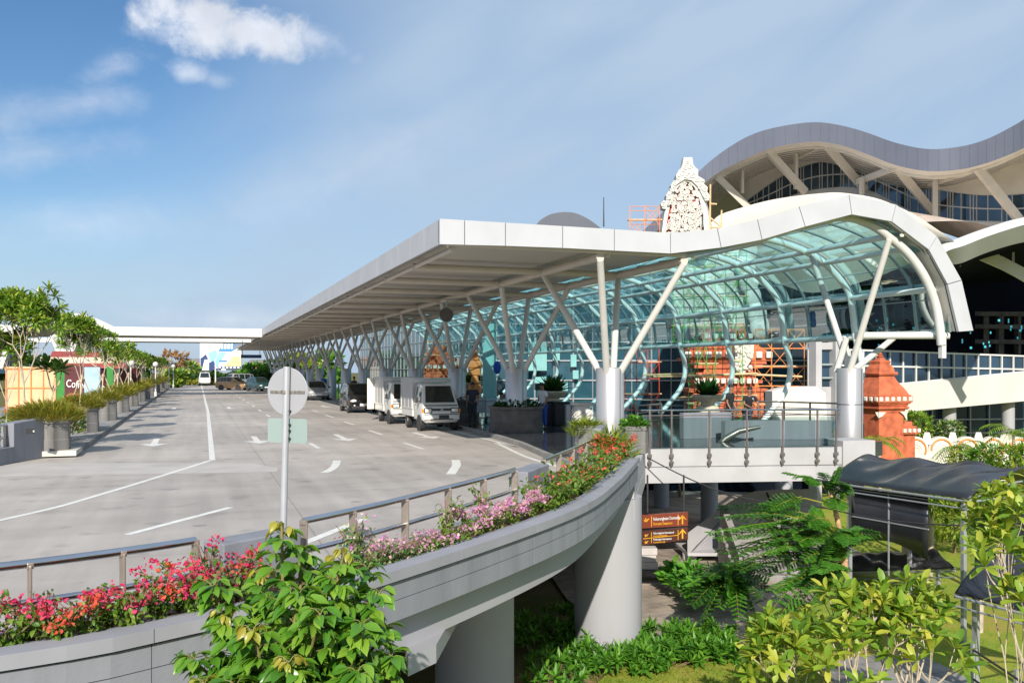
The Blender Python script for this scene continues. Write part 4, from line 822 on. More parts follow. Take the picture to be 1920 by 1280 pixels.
# glazed ramp
rp=thing('glazed_ramp','white elevated ramp with a band of square windows leading to the terminal','ramp',(0,0,0))
def YR_(u): return 52+(u-1540)*.022
def rq(u,v): return P(u,v,YR_(u))
us=[1515]+[1540+i*26.3-(i*i)*.16 for i in range(17)]; us=[u for u in us]+[1975]
topv=lambda u:654+(u-1545)*.036; midv=lambda u:684+(u-1545)*.022
botv=lambda u:(723 if u<1650 else 723-(u-1650)*.098)
gl=MB(); gl.strip([rq(u,topv(u)) for u in us],[rq(u,botv(u)+2) for u in us]); gl.build('ramp_glass',MT['dark_glass'],rp)
fr=MB(); o_=Vector((-.05,-.1,0))
for u in us: fr.bar(rq(u,topv(u))+o_,rq(u,botv(u))+o_,.09,.1,up=(0,1,0))
for fn in(topv,midv,botv):
    for a,b in zip(us,us[1:]): fr.bar(rq(a,fn(a))+o_,rq(b,fn(b))+o_,.1,.11)
fr.build('ramp_frame',MT['white_paint'],rp)
so_=MB(); ub=[1545,1600,1650,1700,1760,1820,1880,1925,1975]; bb=lambda u:(790 if u<1660 else 775-(u-1660)*.092)
tp=[rq(u,botv(u)+.5)+Vector((-.1,-.25,0)) for u in ub]; bt=[rq(u,bb(u))+Vector((-.1,-.25,0)) for u in ub]
rows=[[a,b,b+Vector((.6,1.6,0)),a+Vector((.6,1.6,0))] for a,b in zip(tp,bt)]; so_.loft(rows,closed=True,cap=True); so_.build('ramp_parapet',MT['roof_white'],rp)
for u,Y in((1780,58.5),(1890,61)): 
    c=P(u,VH,Y); MB().lathe([(.42,ZL),(.42,P(u,752,Y).z+.4)],20,(c.x,c.y,0)).build('ramp_column',MT['pier_paint'],rp,smooth=40)
ud=MB(); a=P(1600,VH,64);b=P(2060,VH,66); ud.slab([Vector((a.x,a.y,ZL)),Vector((b.x,b.y,ZL)),Vector((b.x,b.y,.8)),Vector((a.x,a.y,.8))],(0,1,0),.2); ud.build('undercroft_wall',MT['dark_glass'],rp)
uf=MB()
for i in range(14): p=a.lerp(b,i/13)+Vector((0,-.15,0)); uf.bar(Vector((p.x,p.y,ZL)),Vector((p.x,p.y,.7)),.1,.1,up=(0,1,0))
for zz in(ZL+1.6,ZL+2.6): uf.bar(Vector((a.x,a.y-.15,zz)),Vector((b.x,b.y-.15,zz)),.1,.1)
uf.build('undercroft_frame',MT['steel_grey'],rp)
# white stair block and grey bay left of the ramp
wb_=MB(); pts=[P(u,v,39) for u,v in((1448,790),(1448,733),(1475,726),(1530,724),(1548,736),(1552,792))]; wb_.slab(pts,(.3,1,0),.9); tag(wb_.build('stair_block',MT['roof_white'],bev=.02,fixn=True),'white stepped wall block beyond the concourse, left of the right column','wall')
bay=thing('entrance_bay','grey framed glass bay with stacked dark windows beside the white ramp','building',(0,0,0))
pc=MB(); 
for u0,u1 in((1530,1541),(1567,1575)): a,b=P(u0,652,40),P(u1,652,40); a.z=ZL;b.z=ZL; z1=P(u0,640,40).z; pc.slab([a,b,Vector((b.x,b.y,z1)),Vector((a.x,a.y,z1))],(0,1,0),.5)
pc.slab([P(1524,655,40.2),P(1575,655,40.2),P(1575,642,40.2),P(1528,642,40.2)],(0,1,0),.6); pc.slab([P(1541,790,40.3),P(1567,790,40.3),P(1567,725,40.3),P(1541,725,40.3)],(0,1,0),.3); pc.build('bay_frame',MT['pale_concrete'],bay,fixn=True)
MB().slab([P(1541,725,40.4),P(1567,725,40.4),P(1567,655,40.4),P(1541,655,40.4)],(0,1,0),.2).build('bay_glass',MT['dark_glass'],bay,fixn=True)
for v in(683,708): MB().bar(P(1541,v,40.2),P(1567,v,40.2),.06,.08).build('bay_bar',MT['mullion'],bay)
# distant roof arch and antenna
dr=thing('distant_hall_roof','distant dark arched roof end with a white roof slope, above the canopy edge','building',(0,0,0))
arc=[(985,450),(1008,418),(1020,408),(1035,401),(1058,397.5),(1080,400),(1100,409),(1118,421),(1135,436),(1150,455)]
at_=spline([P(u,v,110) for u,v in arc],4); 
base=[Vector((p.x,p.y,5)) for p in at_]; M('slate_metal',(.055,.065,.09),.5,.1,.5,.06); MB().strip(at_,base).build('gable_wall',MT['slate_metal'],dr); MB().strip(at_,[p+Vector((22,26,-3.2)) for p in at_]).build('roof',MT['roof_white'],dr,smooth=50)
wl=MB(); p0=at_[0];p1=at_[-1]; wl.slab([Vector((p0.x,p0.y,ZL)),Vector((p1.x,p1.y,ZL)),Vector((p1.x,p1.y,5)),Vector((p0.x,p0.y,5))],(0,1,0),.4); wl.build('wall',MT['house_cream'],dr)
an=MB().tube([P(1132,425,100),P(1132,390,100),P(1132,370,100)],[.09,.06,.05],6); tag(an.build('antenna_mast',MT['plastic_dark']),'thin dark antenna mast above the distant arched roof','antenna')
# ---------------------------------------------------------------- brick gate with scaffolding
gate=thing('brick_gate','tall orange brick Balinese gate with white carved blocks, seen through the vault','gate',(0,0,0))
YG=47.0
def tier(mb,u0,u1,v0,v1,dep=2.6,ins=0.0,Y=YG,v0b=None):
    a,b=P(u0,v1,Y),P(u1,v1,Y); c,d=P(u1-ins,v0,Y),P(u0+ins,v0,Y); fw=Vector((SA,CA,0))
    fr_=[a,b,c,d]; bk_=[p+fw*dep for p in fr_]; 
    mb.add(fr_+bk_,[(0,1,2,3),(7,6,5,4),(1,5,6,2),(4,0,3,7),(3,2,6,7),(4,5,1,0)])
m=MB(); uc=1366
for hw,v0,v1,ins in((66,735,860,0),(74,728,735,0),(58,718,728,2),(64,712,718,0),(52,704,712,6),(60,698,704,0),(47,690,698,3),(64,682,690,0),(72,676,682,2),(80,670,676,0),(72,656,670,0),(70,643,656,22),(44,636,643,0),(40,612,636,8),(30,606,612,0)):
    tier(m,uc-hw,uc+hw,v0,v1,2.6,ins,YG-.0+ (80-hw)*.006)
m.build('brick_tiers',MT['brick'],gate,fixn=True)
ax=MB()
for u in range(uc-76,uc+78,19): ax.box(P(u,665,YG-.1),(.34,.22,.36),-.35)
for u in range(uc-58,uc+62,12): ax.box(P(u,714,YG-.05),(.26,.2,.30),-.35)
for u in range(uc-40,uc+42,16): ax.box(P(u,630,YG-.05),(.3,.2,.28),-.35)
ax.build('white_blocks',MT['white_stone'],gate,bev=.05)
cv=MB(); pts=[(1376,645),(1384,638),(1404,637),(1414,645),(1413,662),(1408,676),(1400,688),(1396,703),(1386,703),(1380,690),(1378,668)]
cv.slab([P(u,v,YG-.35) for u,v in pts],(SA,CA,0),.4)
rnd=random.Random(3)
for i in range(40):
    u=rnd.uniform(1379,1409);v=rnd.uniform(642,696); cv.sphere(P(u,v,YG-.36),rnd.uniform(.05,.13),7,5)
cv.build('carving',MT['white_stone'],gate,fixn=True,smooth=30)
tw=MB(); tier(tw,1256,1402,430,508,2.4,4,YG+1.2); tier(tw,1262,1400,508,612,2.4,2,YG+1.2); tw.build('white_tower',MT['white_stone'],gate,fixn=True)
lobe=MB()
for u,v,r in((1398,500,.62),(1404,528,.62),(1412,556,.52),(1420,590,.62),(1424,612,.62),(1404,470,.55)): lobe.sphere(P(u,v,YG+.9),r,16,10,0,(1,.45,1.15))
lobe.build('scroll_wing',MT['lattice_white'],gate,smooth=60)
# white pierced ornament on top
orn=thing('carved_white_crest','tall white pierced crest with red backing rising above the canopy roof','ornament',(0,0,0))
YO=46.0; fwd=Vector((SA,CA,0))
outl=[(1240,445),(1243,420),(1248,390),(1256,362),(1268,343),(1283,334),(1296,336),(1308,348),(1318,368),(1326,395),(1332,425),(1335,445)]
inn=[(1247,445),(1250,420),(1255,392),(1262,367),(1272,350),(1284,341),(1294,343),(1304,354),(1311,372),(1317,397),(1320,425),(1321,445)]
o3=spline([P(u,v,YO) for u,v in outl],3); i3=spline([P(u,v,YO) for u,v in inn],3)
m=MB(); m.loft([[a,b,b+fwd*.5,a+fwd*.5] for a,b in zip(o3,i3)],closed=True,cap=True); m.build('frame',MT['lattice_white'],orn,fixn=True)
side=MB(); side.loft([[a+fwd*.0,a+fwd*1.0+Vector((.35,-.1,0))] for a in o3[18:]]); side.build('side_face',MT['lattice_white'],orn)
bp_=MB(); bp_.add([p+fwd*.28 for p in i3],[tuple(range(len(i3)))]); bp_.build('red_backing',MT['red_panel'],orn)
lt=MB(); rnd=random.Random(11)
def inside(u,v):
    c=False; n=len(inn)
    for i in range(n):
        (x1,y1),(x2,y2)=inn[i],inn[(i+1)%n]
        if (y1>v)!=(y2>v) and u<(x2-x1)*(v-y1)/(y2-y1)+x1: c=not c
    return c
cnt=0
for v in range(346,446,7):
    for u in range(1246,1322,7):
        uu_,vv_=u+rnd.uniform(-1.6,1.6)+(4 if (v//7)%2 else 0),v+rnd.uniform(-1.4,1.4)
        if not inside(uu_,vv_): continue
        c=P(uu_,vv_,YO+.05); r=rnd.uniform(.10,.145); a0=rnd.uniform(0,6.28); e1=Vector((CA,-SA,0)); sp_=[]
        for k in range(13): 
            a=a0+k*.72; rr=r*(1-.068*k); sp_.append(c+e1*(rr*math.cos(a))+Vector((0,0,rr*math.sin(a))))
        lt.tube(sp_,.034,5); lt.sphere(c,.04,6,4)
lt.build('pierced_scrollwork',MT['lattice_white'],orn,smooth=50)
cr=MB()
otl=[(1249,392),(1242,391),(1239,383),(1244,376),(1250,377),(1249,366),(1254,358),(1259,357),(1258,347),(1263,339),(1268,339),(1268,328),(1273,319),(1277,316),(1280,308),(1282,295),(1298,295),(1300,309),(1304,314),(1309,318),(1309,330),(1314,333),(1321,337),(1320,345),(1327,351),(1326,360),(1331,366),(1329,376),(1322,376),(1317,366),(1309,350),(1297,338),(1284,336),(1270,345),(1258,364)]
cr.slab([P(u,v,YO-.12) for u,v in otl],fwd,.62); cr.build('cresting',MT['lattice_white'],orn,fixn=True)
cs_=MB(); rnd=random.Random(21)
for u,v,r in((1244,384,.15),(1253,368,.17),(1254,380,.12),(1262,354,.17),(1266,344,.13),(1272,334,.16),(1280,326,.2),(1290,328,.2),(1300,328,.18),(1286,314,.14),(1294,314,.14),(1290,303,.12),(1308,336,.15),(1316,344,.16),(1312,352,.12),(1322,355,.15),(1324,368,.16)):
    c=P(u,v,YO-.14); e1=Vector((CA,-SA,0)); a0=rnd.uniform(0,6.28)
    cs_.tube([c+e1*(r*(1-.07*k)*math.cos(a0+k*.6))+Vector((0,0,r*(1-.07*k)*math.sin(a0+k*.6))) for k in range(13)],.035,5)
cs_.build('cresting_scrolls',MT['lattice_white'],orn,smooth=50)
# ---------------------------------------------------------------- right brick shrine pillar, copies of its shape nowhere else
shr=thing('brick_pillar','orange brick Balinese gate pillar with a stepped spire right of the large column','gate pillar',(0,0,0))
YS=46.0; ctr=P(1650,VH,YS+1.0)
def oct_(mb,prof,mat=None,rz=0.0):
    # square tiers rotated with the building, prof=[(half,v)]
    rows=[]
    for hw,v in prof:
        z=P(1653,v,YS).z; hw*=.86; rows.append([(ctr.x+a*hw,ctr.y+b*hw,z) for a,b in((-1,-1),(1,-1),(1,1),(-1,1))])
    mb.loft(rows,closed=True,cap=True)
m=MB(); oct_(m,[(.95,870),(.95,775),(1.0,772),(1.02,768)]); oct_(m,[(1.10,768),(1.18,766),(1.18,763),(1.08,762),(1.14,760),(1.14,758),(1.24,757),(1.24,755),(1.32,754),(1.32,743)]); oct_(m,[(1.26,743),(1.26,741),(1.17,740),(1.10,735),(.98,728),(.80,720),(.66,712),(.58,706),(.56,703)])
oct_(m,[(.70,703),(.74,700),(.70,697)]); oct_(m,[(.60,697),(.56,690),(.42,683),(.38,681)]); oct_(m,[(.42,681),(.44,677),(.36,675)]); oct_(m,[(.24,675),(.16,671),(.13,669)])
m.build('brick_shaft',MT['brick'],shr,fixn=True)
f_=MB(); zz=lambda v:P(1653,v,YS).z; f_.lathe([(.16,zz(669)),(.2,zz(667)),(.10,zz(665)),(.16,zz(663)),(.05,zz(660)),(.01,zz(656))],12,(ctr.x,ctr.y,0)); f_.build('finial',MT['brick'],shr,smooth=40)
w_=MB()
for i in range(6):
    x=-.97+i*.388
    w_.box((ctr.x+x,ctr.y-1.14,zz(748)),(.24,.1,.24)); w_.box((ctr.x-1.14,ctr.y+x,zz(748)),(.1,.24,.24))
w_.build('white_blocks',MT['white_stone'],shr,bev=.06)
cl_=MB()
for s in(-1,1): cl_.add([(ctr.x+s*.5,ctr.y-.86,zz(772)),(ctr.x+s*1.1,ctr.y-.86,zz(772)),(ctr.x+s*.95,ctr.y-.86,zz(781))],[(0,1,2)])
cl_.slab([(ctr.x-.92,ctr.y-.88,zz(772)),(ctr.x-.45,ctr.y-.88,zz(772)),(ctr.x-.7,ctr.y-.88,zz(780)),(ctr.x-.95,ctr.y-.88,zz(783))],(0,-1,0),.06); cl_.slab([(ctr.x+.45,ctr.y-.88,zz(772)),(ctr.x+.92,ctr.y-.88,zz(772)),(ctr.x+.95,ctr.y-.88,zz(790)),(ctr.x+.72,ctr.y-.88,zz(778))],(0,-1,0),.06)
cl_.build('white_corner_carving',MT['white_stone'],shr,fixn=True)
st=MB()
for hw,v0,v1 in((.62,862,815),(.85,815,806),(.7,806,800),(.5,800,792)): z0_,z1_=zz(v0),zz(v1); st.box((ctr.x+1.25,ctr.y-.2,(z0_+z1_)/2),(hw*1.5,hw*1.6,z1_-z0_))
for i in range(4): st.box((ctr.x+.8+i*.32,ctr.y-.92,zz(808)),(.18,.08,.2),0,1)
st.build('side_buttress',[MT['brick'],MT['white_stone']],shr)
# white scalloped garden wall with orange rings
fn=thing('scalloped_wall','white garden wall of round arches outlined in orange, right of the brick pillar','wall',(0,0,0))
m=MB(); rg=MB(); pk=MB(); Yf=47.5
def fpt(u,v): return P(u,v,Yf+(u-1690)*.004)
for i in range(6):
    u=1717+i*48.5; c=fpt(u,842); zb=ZL; e1=Vector((CA,-SA,0)); R0=.70
    arcp=[c+e1*(R0*math.cos(a))+Vector((0,0,R0*math.sin(a))) for a in [PI*k/14 for k in range(15)]]
    pts=[Vector((arcp[0].x,arcp[0].y,zb))]+arcp+[Vector((arcp[-1].x,arcp[-1].y,zb))]; m.slab(pts,fwd,.35)
    rg.tube([p-fwd*.02 for p in [c+e1*(.56*math.cos(a))+Vector((0,0,.56*math.sin(a)-.02)) for a in [PI*(k-2)/14 for k in range(19)]]],.055,6)
    for rr in(.36,.22): rg.tube([c-fwd*.01+e1*(rr*math.cos(a))+Vector((0,0,rr*math.sin(a)-.1)) for a in [2*PI*k/16 for k in range(17)]],.025,5,1)
    q=fpt(u+24,815); pk.lathe([(.36,q.z-.55),(.26,q.z-.1),(.17,q.z+.12),(.15,q.z+.12)],4,(q.x+.2,q.y+.3,0))
    m.slab([fpt(u-26,868),fpt(u+26,868),fpt(u+26,845),fpt(u-26,845)],fwd,.3)
m.build('arch_panels',MT['white_stone'],fn,fixn=True); rg.build('ring_trim',[MT['scaf_orange'],MT['white_stone']],fn,smooth=50); pk.build('pinnacles',MT['white_stone'],fn,fixn=True)
# ---------------------------------------------------------------- scaffolds
def scaffold(label,u0,u1,v0,v1,Y,mat,nx,nz,dep=1.2,ax='sc'):
    t=thing('scaffold',label,'scaffold',(0,0,0),group='scaffolding around the gate'); m=MB(); r=.021
    for d in(0,dep):
        X=[P(u0+(u1-u0)*i/nx,VH,Y+d) for i in range(nx+1)]; zt=P(u0,v0,Y).z; zb=P(u0,v1,Y).z
        for p in X: m.tube([(p.x,p.y,zb),(p.x,p.y,zt)],r,5)
        for k in range(nz+1):
            z=zb+(zt-zb)*k/nz; m.tube([(X[0].x,X[0].y,z),(X[-1].x,X[-1].y,z)],r*.8,5)
        for i in range(nx):
            for k in range(nz):
                za=zb+(zt-zb)*k/nz; zc=zb+(zt-zb)*(k+1)/nz
                if (i+k)%2==0: m.tube([(X[i].x,X[i].y,za),(X[i+1].x,X[i+1].y,zc)],r*.6,4); m.tube([(X[i+1].x,X[i+1].y,za),(X[i].x,X[i].y,zc)],r*.6,4)
    m.build('frame',MT[mat],t); pl=MB()
    for k in range(1,nz):
        z=zb+(zt-zb)*k/nz; a,b=P(u0-4,VH,Y+.2),P(u1+4,VH,Y+.2); 
        if k%2: pl.bar((a.x,a.y,z+.06),(b.x,b.y,z+.06),.3,.05)
    if nz>1: pl.build('plank',MT['plank'],t)
    return t
scaffold('green scaffold standing left of the orange gate',1291,1342,646,795,42.5,'scaf_green',3,4)
scaffold('light green scaffold standing before the white carving of the gate',1372,1392,640,790,42,'scaf_green',1,4)
scaffold('orange scaffold standing right of the orange gate',1416,1508,617,795,42,'scaf_orange',3,5)
scaffold('red scaffold standing before the dark glass facade left of the gate',1172,1236,650,770,48,'scaf_red',3,4)
scaffold('tall green scaffold round the white tower of the gate, behind the vault glass',1262,1400,474,640,44,'scaf_green',7,6)
scaffold('small orange scaffold on the roof left of the white crest',1181,1237,387,440,44,'scaf_orange',2,2)
scaffold('orange scaffold frames at the second gate further along the vault',800,842,640,745,62,'scaf_orange',2,4)
bm_=MB(); 
for a,b in(((1322,398,44),(1331,372,44)),((1331,372,44),(1331,398,44))): pass
for a,b in(((1331,432,44),(1332,346,44)),((1352,428,44),(1353,394,44)),((1331,382,44),(1344,383,44)),((1331,408,44),(1352,425,44)),((1330,425,44),(1353,428,44))): bm_.tube([P(*a),P(*b)],.045,5)
tag(bm_.build('bamboo_poles',MT['bamboo']),'bamboo poles lashed together right of the white crest','poles')
bb_=MB()
for a,b in(((1205,703,43),(1300,700,43)),((1225,706,43),(1345,704,43)),((1270,745,43),(1420,741,43)),((1290,704,41),(1420,700,41)),((1410,702,41.5),(1505,706,41.5))): bb_.tube([P(*a),P(*b)],.05,5)
tag(bb_.build('bamboo_planks',MT['bamboo']),'long bamboo poles lying across the scaffolds at the gate','poles')
# second gate further down the vault, sun lit
g2=thing('brick_shrine','small orange brick shrine seen between the columns behind the trucks','shrine',(0,0,0)); m=MB()
for hw,v0,v1 in((30,690,760),(36,684,690),(28,676,684),(33,671,676),(22,660,671),(12,648,660)): tier(m,820-hw,820+hw,v0,v1,2.5,0,66)
m.build('brick_tiers',MT['brick'],g2,fixn=True); m=MB()
for hw,v0,v1 in((9,738,762),(13,720,738),(8,704,720),(12,690,704),(14,676,690),(9,664,676),(5,650,664)): tier(m,890-hw,890+hw,v0,v1,.8,2,50)
tag(m.build('guardian_statue',MT['scaf_orange'],fixn=True,bev=.08),'orange carved guardian statue left of the third column','statue'); m=MB()
for u in range(798,846,9): m.box(P(u,687,65.7),(.25,.2,.25),-.35)
m.build('white_blocks',MT['white_stone'],g2)
ps=MB(); pts=[P(u,v,46) for u,v in((906,760),(905,660),(913,610),(926,606),(926,762))]; ps.slab(pts,(.6,.8,0),.4); tag(ps.build('pale_pylon',MT['aqua_panel'],fixn=True),'pale aqua slanted pylon beside the third column','pylon')
bl_=MB().sphere(P(932,689,40),.24,16,12,0,(.75,.75,1.25)); tag(bl_.build('blue_lantern',MT['cloth_blue'],smooth=60),'blue oval lantern hanging beside the pale pylon','lantern')
# ---------------------------------------------------------------- left background
lt=thing('arched_hall','white arched roof hall on V props behind the left trees','building',(0,0,0))
m=MB(); Ya=66
aT=spline([P(u,v,Ya) for u,v in((-70,636),(-20,622),(30,606),(80,595),(115,588.5),(140,587),(165,592),(190,601),(225,618))],4)
aB=spline([P(u,v,Ya) for u,v in((-70,652),(-20,638),(30,622),(80,609),(115,602.5),(140,601),(165,605),(190,613),(225,629))],4)
m.loft([[a,b,b+Vector((-2,7,0)),a+Vector((-2,7,0))] for a,b in zip(aT,aB)],closed=True,cap=True); m.build('arched_roof',MT['white_paint'],lt,smooth=40,fixn=True)
m=MB(); m.bar(P(-60,645,Ya+1),P(190,632,Ya+1),.4,.35); m.build('tie_beam',MT['white_paint'],lt)
for a,b in(((101,628),(124,690)),((152,612),(125,690)),((104,630),(140,690)),((20,640),(2,690)),((-20,640),(0,690))): MB().bar(P(a[0],a[1],Ya+1),P(b[0],b[1],Ya+1),.42,.42).build('prop',MT['white_paint'],lt)
m=MB(); m.slab([P(128,686,Ya+3),P(152,686,Ya+3),P(150,618,Ya+3),P(130,620,Ya+3)],(0,1,0),.3); m.build('glazing',MT['dark_glass'],lt,fixn=True); m=MB(); m.slab([P(-40,700,Ya+3),P(22,700,Ya+3),P(22,642,Ya+3),P(-40,646,Ya+3)],(0,1,0),.3); m.build('glazing',MT['dark_glass'],lt,fixn=True)
rr=thing('red_roof_building','low building with a dull red sheet roof behind the left trees','building',(0,0,0))
m=MB(); a,b,c,d=P(86,690,58),P(238,690,58),P(222,664,62),P(98,662,62); m.slab([a,b,c,d],(0,.3,1),.15); m.build('roof',MT['roof_red'],rr,fixn=True)
m=MB(); m.box((P(162,700,60)),(5.0,2.5,2.2),-.35); m.build('wall',MT['house_cream'],rr)
# hoardings (flat panels with posts)
def hoard(name,label,u0,u1,v0,v1,Y,mat,cat='hoarding',dY=0,bars=0,barm='scaf_orange'):
    t=thing(name,label,cat,(0,0,0)); m=MB(); a,b=P(u0,v1,Y),P(u1,v1,Y+dY); z0_=.12; z1=P(u0,v0,Y).z; n=Vector((-(b-a).y,(b-a).x,0)).normalized()
    a.z=b.z=z0_; up=Vector((0,0,z1-z0_)); m.slab([a,b,b+up,a+up],n,.12); m.build('panel',MT[mat],t,fixn=True)
    if bars:
        g=MB()
        for i in range(bars+1): p=a.lerp(b,i/bars)-n*.04; g.bar(p,p+up,.05,.05,up=(0,1,0))
        for q in(.05,.5,.95): g.bar(a+up*q-n*.04,b+up*q-n*.04,.05,.05)
        g.build('frame_bars',MT[barm],t)
    return t,a,b,up,n
hoard('construction_hoarding','cream construction hoarding with thin orange frame bars behind the nearest trees',12,105,687,746,50,'hoard_cream',bars=4)
hoard('green_hoarding','bright green hoarding end between the cream hoarding and the coffee banner',106,121,685,746,50,'hoard_green')
t,a,b,up,n=hoard('coffee_banner','dark maroon coffee banner with white script behind the trees',121,186,686,748,50,'hoard_maroon')
yaw=math.atan2((b-a).y,(b-a).x)
text('lettering','Coffee Shop',MT['sign_white'],t,tuple(a+(b-a)*.04+up*.52-n*.03),(PI/2,.10,yaw),.62,.004,'LEFT',.72)
m=MB(); c=a.lerp(b,.30)+up*.30-n*.05; m.sphere(c,.40,14,8,0,(1.1,.12,.5)); m.build('cup',MT['cup_red'],t,smooth=60)
hoard('sky_blue_panel','pale blue billboard panel above the coffee banner script',158,187,688,716,49.7,'hoard_sky')
hoard('maroon_hoarding','long maroon hoarding with a green top edge, farther left of the road',186,262,690,735,58,'hoard_maroon','hoarding',3)
hoard('green_edge_hoarding','small green hoarding panel above the maroon hoarding',200,212,686,700,57.5,'hoard_green')
# left parapet wall of the ramp entry
pa,pb_=G(90,858),G(-160,905)
def lw_(u0v0,u1v1,h,th,mat='grey_render'):
    a=Vector((*G(*u0v0).xy,0));b=Vector((*G(*u1v1).xy,0)); d=(b-a).normalized(); n=Vector((d.y,-d.x,0)); 
    if n.y<0: n=-n
    return a,b,n
lp=thing('left_parapet','grey parapet block with a small wall lamp left of the first planter','wall',(0,0,0))
a,b,n=lw_((91,857),(26,868),1,0); m=MB(); m.slab([a,b,b+Vector((0,0,1.02)),a+Vector((0,0,1.10))],n,.35); m.build('block',MT['grey_render'],lp,bev=.015,fixn=True)
a2,b2,_=lw_((26,868),(-160,905),1,0); m=MB(); m.slab([a2,b2,b2+Vector((0,0,.42)),a2+Vector((0,0,.42))],n,.35); m.build('low_wall',MT['grey_render'],lp,fixn=True)
q=P(56,808,22.6); m=MB(); m.box(q,(.20,.06,.13),-.5); m.build('wall_lamp',MT['plastic_dark'],lp); MB().box(q-n*.055,(.13,.04,.055),-.5).build('lamp_lens',MT['headlamp'],lp)
lr_=thing('left_railing','short steel railing at the far left with flowers behind it','railing',(0,0,0))
for zz in(.98,.66): MB().tube([a2+n*.2+Vector((0,0,zz)),b2+n*.2+Vector((0,0,zz))],.035,8).build('rail',MT['steel_rail'],lr_,smooth=50)
for q in(.02,.5,.95): p=a2.lerp(b2,q)+n*.2; MB().box((p.x,p.y,.7),(.06,.06,.6)).build('post',MT['post_bronze'],lr_)
# globe lamps
for i,(u,v,Y,lb_) in enumerate(((245,682,56,'white globe lamp post among the planters, nearest of the row'),(291.5,684,73,'white globe lamp post among the planters, second of the row'),(317,684,98,'white globe lamp post near the far planters, left of a pair'),(325,687,106,'white globe lamp post near the far planters, right of a pair'))):
    c=P(u,v,Y); t=thing('globe_lamp',lb_,'street lamp',(c.x,c.y,.14),0,'globe lamp posts on the sidewalk'); h=c.z-.14
    MB().tube([(0,0,0),(0,0,h)],.045,8).build('post',MT['white_paint'],t,smooth=50); MB().sphere((0,0,h+.05),.22,14,10).build('globe',MT['globe_white'],t,smooth=60); MB().lathe([(.12,0),(.12,.35),(.06,.4)],10).build('base',MT['white_paint'],t)
# billboards
def billboard():
    t=thing('large_billboard','large billboard with a blue figure graphic above the far hedge','billboard',(0,0,0)); Y=142
    fwd_=Vector((SA,CA,0)); f=lambda u,v,o=0:P(u,v,Y)-fwd_*o
    m=MB(); m.slab([f(375,694),f(452,694),f(452,642),f(375,642)],fwd_,.5); m.build('panel',MT['bill_white'],t,fixn=True)
    def sh2(nm,pts,mat,o): x=MB(); x.slab([f(u,v,o) for u,v in pts],fwd_,.03); x.build(nm,MT[mat],t,fixn=True)
    sh2('graphic',[(408,660),(420,642),(447,642),(440,655),(430,662)],'bill_blue',.06); sh2('graphic',[(390,662),(405,655),(410,672),(402,685),(394,675)],'bill_sky',.06); sh2('graphic',[(376,672),(386,664),(390,672),(384,694),(376,694)],'bill_navy',.05); sh2('graphic',[(379,694),(384,674),(390,674),(391,694)],'bill_white',.09); sh2('graphic',[(392,694),(392,680),(400,676),(410,694)],'bill_navy',.07)
    for i,u in enumerate((415,421,427,433)): sh2('graphic',[(u,654),(u,645),(u+4,644),(u+4,654)],'bill_white',.12)
    for u in(385,400,437,444): 
        p=P(u,700,Y+.6); MB().bar((p.x,p.y,-3),(p.x,p.y,P(u,690,Y).z),.5,.4,up=(0,1,0)).build('leg',MT['white_paint'],t)
    t2=thing('small_billboard','smaller yellow and sky blue billboard in front of the large one','billboard',(0,0,0)); Y2=138; f2=lambda u,v,o=0:P(u,v,Y2)-fwd_*o
    m=MB(); m.slab([f2(401,691.5),f2(452.5,691.5),f2(452.5,659),f2(409,659)],fwd_,.3); m.build('panel',MT['bill_white'],t2,fixn=True)
    def sh3(pts,mat,o): x=MB(); x.slab([f2(u,v,o) for u,v in pts],fwd_,.03); x.build('graphic',MT[mat],t2,fixn=True)
    sh3([(402,686),(410,660),(425,660),(408,686)],'bill_sky',.05); sh3([(420,686),(436,668),(452,668),(452,686)],'bill_yellow',.05); sh3([(401,691),(401,686.5),(452,686.5),(452,691)],'bill_navy',.07)
    for u in(404,410,417,424,431,438,445): sh3([(u,690),(u,687.6),(u+4.5,687.6),(u+4.5,690)],'bill_white',.10)
    sh3([(411,678),(411,675),(427,675),(424,678)],'bill_blue',.08)
    for u in(412,447): p=P(u,700,Y2+.4); MB().bar((p.x,p.y,-3),(p.x,p.y,P(u,690,Y2).z),.4,.3,up=(0,1,0)).build('leg',MT['steel_grey'],t2)
billboard()
# houses far beyond the hedge
def house(label,u0,u1,vr,ve,vb,Y,roof,wall='house_cream'):
    t=thing('house',label,'house',(0,0,0),group='houses beyond the far hedge'); a,b=P(u0,ve,Y),P(u1,ve,Y); w=(b-a); d=Vector((SA,CA,0))*7; r=P((u0+u1)/2,vr,Y+3.5).z; o=Vector((0,0,0)); e=w*.10
    ra=a+w*.12+d*.5; rb=b-w*.12+d*.5; ra.z=rb.z=r
    m=MB(); m.add([a-e,b+e,b+e+d,a-e+d,ra,rb],[(0,1,5,4),(2,3,4,5),(1,2,5),(3,0,4),(3,2,1,0)]); m.build('roof',MT[roof],t)
    m=MB(); c=(a+b)/2+d*.5; zb=-3.9; m.box((c.x,c.y,(zb+a.z)/2-.02),(w.length*.92,6.2,a.z-zb),-math.atan2(SA,CA)); m.build('wall',MT[wall],t)
house('grey tiled house roof behind the far hedge left of the billboard',338,372,672,690,700,175,'tile_grey'); house('house with an orange roof just left of the billboard',362,384,677,691,700,165,'tile_orange'); house('low house with an olive roof behind the far hedge',350,366,684,693,700,155,'tile_grey'); house('dark brown house roof right of the billboards',456,488,674,690,700,165,'tile_grey'); house('house with an orange roof right of the billboards',466,494,682,693,700,150,'tile_orange'); house('pale house with an orange roof seen between the farthest columns',545,585,668,684,700,150,'tile_orange'); house('tall pinkish house seen between the columns, right of the other',590,612,655,668,700,160,'tile_orange','house_cream')
